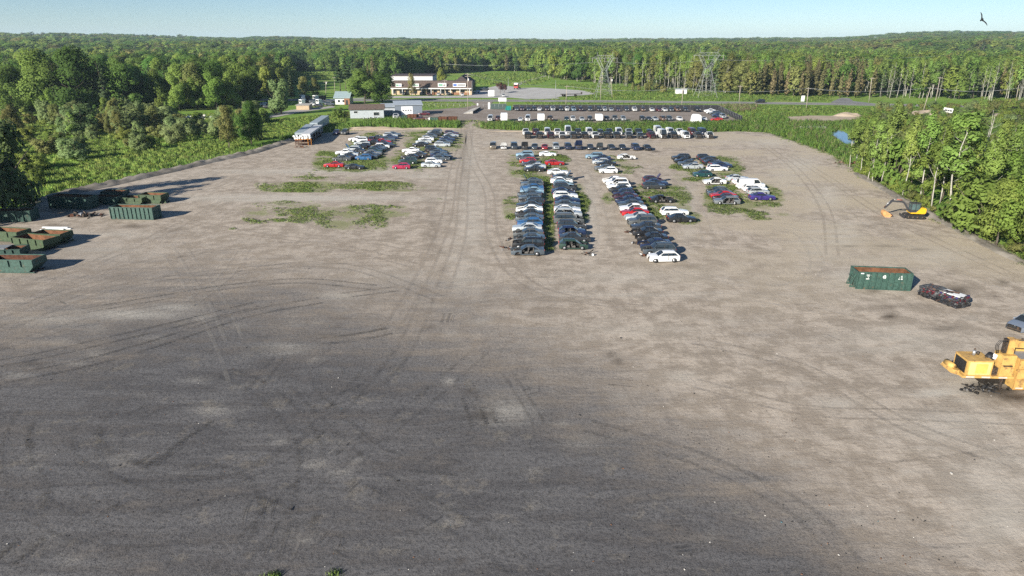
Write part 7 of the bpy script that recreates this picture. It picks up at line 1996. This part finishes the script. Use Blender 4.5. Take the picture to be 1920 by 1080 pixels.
for M_ in MEADOWS: pts += fill(M_, 1.1, .85, [0, 1, 2])
pts += fill(((-40, 400), (60, 378), (130, 360), (300, 320), (480, 268), (520, 232), (400, 220), (0, 224)), 2.4, 1.1, [0, 1, 2, 3])
scattered_stuff('meadow_grass', ME, pts)
WE = [tuft('weed_tuft', GM['weed'], 20, .22, .42, .06, 40 + i, .9) for i in range(3)]
def weedy(X, Y):
    px, py = pix(X, Y); w_ = weed_amount(px, py)
    return (w_ + .7 * wob(X, Y, 2.6, 1) + .35 * wob(X, Y, .9, 4) + gg.uniform(-.2, .2, X.shape)) > .80
pts = fill(((430, 432), (480, 340), (560, 325), (620, 260), (700, 248), (860, 244), (900, 340), (960, 284), (1390, 284), (1500, 395), (1500, 418), (1320, 425), (1120, 470), (930, 470), (930, 415), (800, 420), (760, 432)), .36, .75, [0, 1, 2], .04, weedy)
for cx, cy_ in ((507, 1079), (512, 1083), (522, 1082), (500, 1085), (626, 1080), (631, 1083), (620, 1086)):
    p = ground(cx, cy_); pts += [(p.x + gg.uniform(-.2, .2), p.y + gg.uniform(-.2, .2), .04, 0, gg.uniform(0, 6), .8, 1.1) for _ in range(2)]
# along the edges of the yard
E = [Vector((p.x, p.y, 0)) for p in YARD[1:-3]]
for a, b in zip(E, E[1:]):
    k = int((b - a).length / .5)
    for j in range(k):
        p = a.lerp(b, j / max(1, k)); pts.append((p.x + gg.normal() * 1.1, p.y + gg.normal() * 1.1, 0, j % 3, gg.uniform(0, 6), gg.uniform(.8, 1.7), gg.uniform(.8, 1.8)))
scattered_stuff('yard_weeds', WE, pts)
# pebbles and bits lying about
BIT = [plain('bit_pale', (.5, .48, .44), .8), plain('bit_dark', (.03, .028, .026), .8), plain('bit_blue', (.03, .14, .18), .6), plain('bit_rust', (.16, .08, .04), .9)]
bits = []
for i, m_ in enumerate(BIT):
    mb = MB(); mb.box(-.5, .5, -.3, .3, 0, .3, m_, .12); bits.append(mb.mesh('bit'))
pts = []
for _ in range(900):
    px, py = gg.uniform(-20, 1940), gg.uniform(470, 1080) ** 1.0; p = ground(px, py); s = gg.uniform(.04, .11) * (2.2 if gg.random() < .03 else 1)
    pts.append((p.x, p.y, .04, int(gg.choice([0, 0, 1, 1, 1, 3, 3, 2], p=[.07, .07, .23, .22, .22, .09, .09, .01])), gg.uniform(0, 6), s, s))
scattered_stuff('scattered_bits', bits, pts)
# ---------------------------------------------------------------- tyre tracks pressed into the yard
def track_mat(name, col, tread, alpha):
    m, t, p = nodes(name)
    uv = t.nodes.new('ShaderNodeUVMap').outputs[0]
    sp = t.nodes.new('ShaderNodeSeparateXYZ'); t.links.new(uv, sp.inputs[0])
    pos = t.nodes.new('ShaderNodeNewGeometry').outputs['Position']
    across = mathn(t, 'ABSOLUTE', mathn(t, 'SUBTRACT', sp.outputs[0], .5))
    edge = ramp(t, across, .5, .34)
    chev = mathn(t, 'FRACT', mathn(t, 'ADD', mathn(t, 'MULTIPLY', sp.outputs[1], 2.3), mathn(t, 'MULTIPLY', across, 1.2)))
    bar_ = ramp(t, mathn(t, 'ABSOLUTE', mathn(t, 'SUBTRACT', chev, .5)), .12, .32)
    n1 = ramp(t, noise(t, .35, 6, .75, pos), .36, .58); n2 = ramp(t, noise(t, 4, 3, .7, pos), .3, .7)
    a = mathn(t, 'MULTIPLY', mathn(t, 'MULTIPLY', edge, n1), mathn(t, 'ADD', 1 - tread, mathn(t, 'MULTIPLY', bar_, tread)))
    a = mathn(t, 'MULTIPLY', mathn(t, 'MULTIPLY', a, mathn(t, 'ADD', .6, mathn(t, 'MULTIPLY', n2, .4))), alpha)
    p.inputs['Base Color'].default_value = (*col, 1); p.inputs['Roughness'].default_value = .95; p.inputs['Specular IOR Level'].default_value = .1
    t.links.new(a, p.inputs['Alpha'])
    return m
TD = track_mat('tread_track', (.035, .033, .03), .85, .5); TS = track_mat('soft_track', (.045, .042, .039), .45, .22); TL = track_mat('pale_track', (.44, .41, .36), .3, .2); TG = track_mat('gouge', (.03, .028, .026), .1, .42); TB = track_mat('brown_track', (.19, .155, .125), .3, .24)
def ribbons(name, lines):
    V, F, U, MI = [], [], [], []
    ms = [TD, TS, TL, TB, TG]
    for li, (pts, w_, offs, mi) in enumerate(lines):
        P = [ground(*q) for q in pts]; Q = []
        for i in range(len(P) - 1):       # smooth path
            p0, p1, p2, p3 = P[max(i - 1, 0)], P[i], P[i + 1], P[min(i + 2, len(P) - 1)]
            k = max(2, int((p2 - p1).length / 1.2))
            for j in range(k):
                t = j / k; Q.append(.5 * ((2 * p1) + (p2 - p0) * t + (2 * p0 - 5 * p1 + 4 * p2 - p3) * t * t + (3 * p1 - p0 - 3 * p2 + p3) * t ** 3))
        Q.append(P[-1])
        for o in offs:
            s = 0; b = len(V)
            for i, q in enumerate(Q):
                d = Q[min(i + 1, len(Q) - 1)] - Q[max(i - 1, 0)]; d.z = 0; d.normalize(); n = Vector((-d.y, d.x, 0))
                if i: s += (q - Q[i - 1]).length
                z = .115 + .004 * (li % 9)
                for e, u in ((-.5, 0), (.5, 1)): V.append(tuple(q + n * (o + e * w_) + Vector((0, 0, z)))); U.append((u, s))
                if i: F.append((b + 2 * i - 2, b + 2 * i - 1, b + 2 * i + 1, b + 2 * i)); MI.append(mi)
    me = bpy.data.meshes.new(name); me.from_pydata(V, [], F)
    for m_ in ms: me.materials.append(m_)
    me.polygons.foreach_set('material_index', MI)
    uvl = me.uv_layers.new(name='UVMap'); uvl.data.foreach_set('uv', [c for l in me.loops for c in U[l.vertex_index]])
    me.update(); put(link(name, me), kind='stuff')
LN = [(((-20, 610), (160, 580), (340, 540), (520, 500), (700, 490)), .32, (-.8, .8), 1), (((-20, 660), (180, 600), (360, 570), (560, 545)), .32, (-.8, .8), 1), (((300, 760), (220, 800), (205, 850), (270, 900), (400, 905), (520, 860), (620, 780), (700, 690)), .35, (-.8, .8), 1), (((60, 760), (30, 830), (50, 930), (160, 1000), (330, 1010)), .35, (-.8, .8), 1), (((420, 1080), (520, 960), (640, 860), (760, 780), (900, 660)), .32, (-.8, .8), 1),
      (((-60, 735), (0, 715), (150, 685), (300, 643), (420, 603), (500, 582), (600, 565)), .55, (-.9, .9), 0), (((-40, 690), (80, 668), (200, 640), (330, 610), (480, 572)), .5, (-.8, .8), 0), (((598, 640), (640, 638), (690, 630), (730, 622)), .6, (-.8, .8), 0),
      (((640, 556), (690, 550), (745, 543)), .5, (-.8, .8), 0), (((150, 585), (300, 560), (420, 540), (560, 528), (700, 540)), .5, (-.8, .8), 0), (((270, 880), (310, 855), (340, 830), (400, 790)), .5, (0,), 0), (((160, 975), (190, 955), (215, 940)), .5, (-.7, .7), 0), (((0, 1060), (40, 1030), (60, 1010)), .5, (-.7, .7), 0),
      (((250, 740), (205, 775), (186, 815), (200, 845), (250, 868), (330, 874), (420, 876), (472, 908), (490, 955), (470, 1010)), .55, (0,), 1), (((140, 800), (132, 835), (160, 872), (233, 903), (330, 907), (444, 891), (528, 848), (600, 800)), .55, (0,), 1), (((50, 800), (60, 860), (90, 920), (60, 1000)), .55, (0,), 1),
      (((150, 930), (250, 960), (330, 960), (450, 930), (560, 960)), .5, (0,), 1), (((700, 900), (790, 950), (880, 1000), (990, 1080)), .45, (-.8, .8), 1), (((560, 720), (640, 800), (720, 860), (860, 880)), .45, (-.8, .8), 1), (((600, 760), (700, 720), (760, 650), (800, 560)), .45, (-.8, .8), 1), (((420, 700), (500, 740), (580, 840), (560, 1000)), .45, (-.8, .8), 1),
      (((330, 455), (365, 510), (405, 565), (440, 640)), .45, (-.8, .8), 2), (((305, 480), (350, 545), (400, 640), (430, 720)), .45, (0,), 2), (((455, 470), (420, 520), (330, 590)), .4, (-.8, .8), 2), (((870, 236), (866, 270), (850, 320), (838, 400), (800, 500), (730, 620)), .5, (-.85, .85), 3), (((882, 236), (876, 290), (868, 360), (862, 440), (830, 540)), .5, (-.85, .85), 3),
      (((875, 240), (885, 300), (915, 360), (925, 450), (1000, 540), (1200, 580)), .5, (-.85, .85), 3), (((872, 250), (830, 325), (700, 330), (560, 322), (450, 340), (330, 380)), .5, (-.85, .85), 2), (((838, 400), (740, 378), (600, 374), (480, 368), (380, 390)), .5, (-.85, .85), 2), (((830, 480), (700, 455), (560, 450), (420, 430), (300, 400), (260, 360), (420, 315), (540, 275)), .5, (-.85, .85), 3),
      (((900, 560), (1150, 552), (1400, 560), (1600, 600)), .5, (-.8, .8), 2), (((1250, 500), (1320, 520), (1470, 540), (1530, 500), (1500, 440), (1440, 420)), .5, (-.8, .8), 2), (((1120, 480), (1130, 420), (1105, 350), (1080, 300), (1000, 286)), .5, (-.8, .8), 2), (((1330, 470), (1310, 400), (1260, 330), (1210, 295)), .5, (-.8, .8), 2), (((1560, 480), (1540, 380), (1470, 300), (1390, 262), (1200, 268), (1000, 268)), .5, (-.8, .8), 3),
      (((1900, 520), (1760, 455), (1650, 400), (1560, 340), (1480, 290)), .5, (-.8, .8), 3), (((1940, 560), (1780, 500), (1640, 430), (1590, 380)), .5, (-.8, .8), 2), (((1300, 640), (1500, 690), (1700, 800), (1900, 870)), .5, (-.8, .8), 1), (((1100, 800), (1300, 860), (1500, 960), (1600, 1080)), .5, (-.8, .8), 1), (((1660, 870), (1760, 860), (1900, 840)), .35, (0,), 1), (((1300, 720), (1500, 770), (1700, 780), (1920, 790)), .4, (-.8, .8), 1),
      (((60, 560), (200, 510), (400, 470), (600, 460), (780, 500)), .5, (-.8, .8), 3), (((0, 620), (200, 545), (420, 510), (640, 500), (820, 560)), .5, (-.8, .8), 1), (((20, 540), (160, 500), (300, 440), (420, 380)), .5, (-.8, .8), 1), (((-20, 600), (120, 550), (300, 500), (380, 470)), .5, (-.8, .8), 1),
      (((880, 745), (890, 775), (898, 800)), .4, (-.6, .6, 1.4), 0), (((940, 700), (985, 770), (1000, 800)), .3, (0, .9), 1), (((470, 735), (500, 700), (520, 672)), .4, (-.5, .5), 1)]
# short scrapes and gouges left by dragged scrap
rg = random.Random(17)
for _ in range(24):
    px, py = rg.choice([rg.uniform(-20, 1940), rg.gauss(820, 300)]), rg.uniform(480, 1075); p = ground(px, py)
    a = rg.choice([R(60), R(75), R(100), R(20), R(-25)]) + rg.uniform(-.3, .3); l = rg.uniform(.8, 3.4); k = rg.randint(1, 3)
    d = Vector((math.cos(a), math.sin(a), 0)) * l; nn = Vector((-math.sin(a), math.cos(a), 0))
    for j in range(k):
        q = p + nn * rg.uniform(.3, .9) * j; q2 = q + d * rg.uniform(.7, 1.1); A_, B_ = pix(q.x, q.y), pix(q2.x, q2.y); M_ = (q + q2) / 2 + nn * rg.uniform(-.15, .15); M_ = pix(M_.x, M_.y)
        LN.append(((tuple(map(float, A_)), tuple(map(float, M_)), tuple(map(float, B_))), rg.uniform(.08, .22), (0,), 4 if rg.random() < .8 else 2))
ribbons('tyre_tracks', LN)
# ------------------------------------------------------------------ thin summer haze
HAZE = 0.00008
m = bpy.data.materials.new('haze_air'); m.use_nodes = True; t = m.node_tree
t.nodes.remove(t.nodes['Principled BSDF'])
v = t.nodes.new('ShaderNodeVolumePrincipled'); v.inputs['Color'].default_value = (.62, .84, 1.0, 1); v.inputs['Density'].default_value = HAZE; v.inputs['Anisotropy'].default_value = 0.0
t.links.new(v.outputs[0], t.nodes['Material Output'].inputs['Volume'])
mb = MB(); mb.box(-11600, 11600, -11600, 11600, -12, 150, m)
if HAZE > 0: put(mb.obj('haze'), kind='stuff')
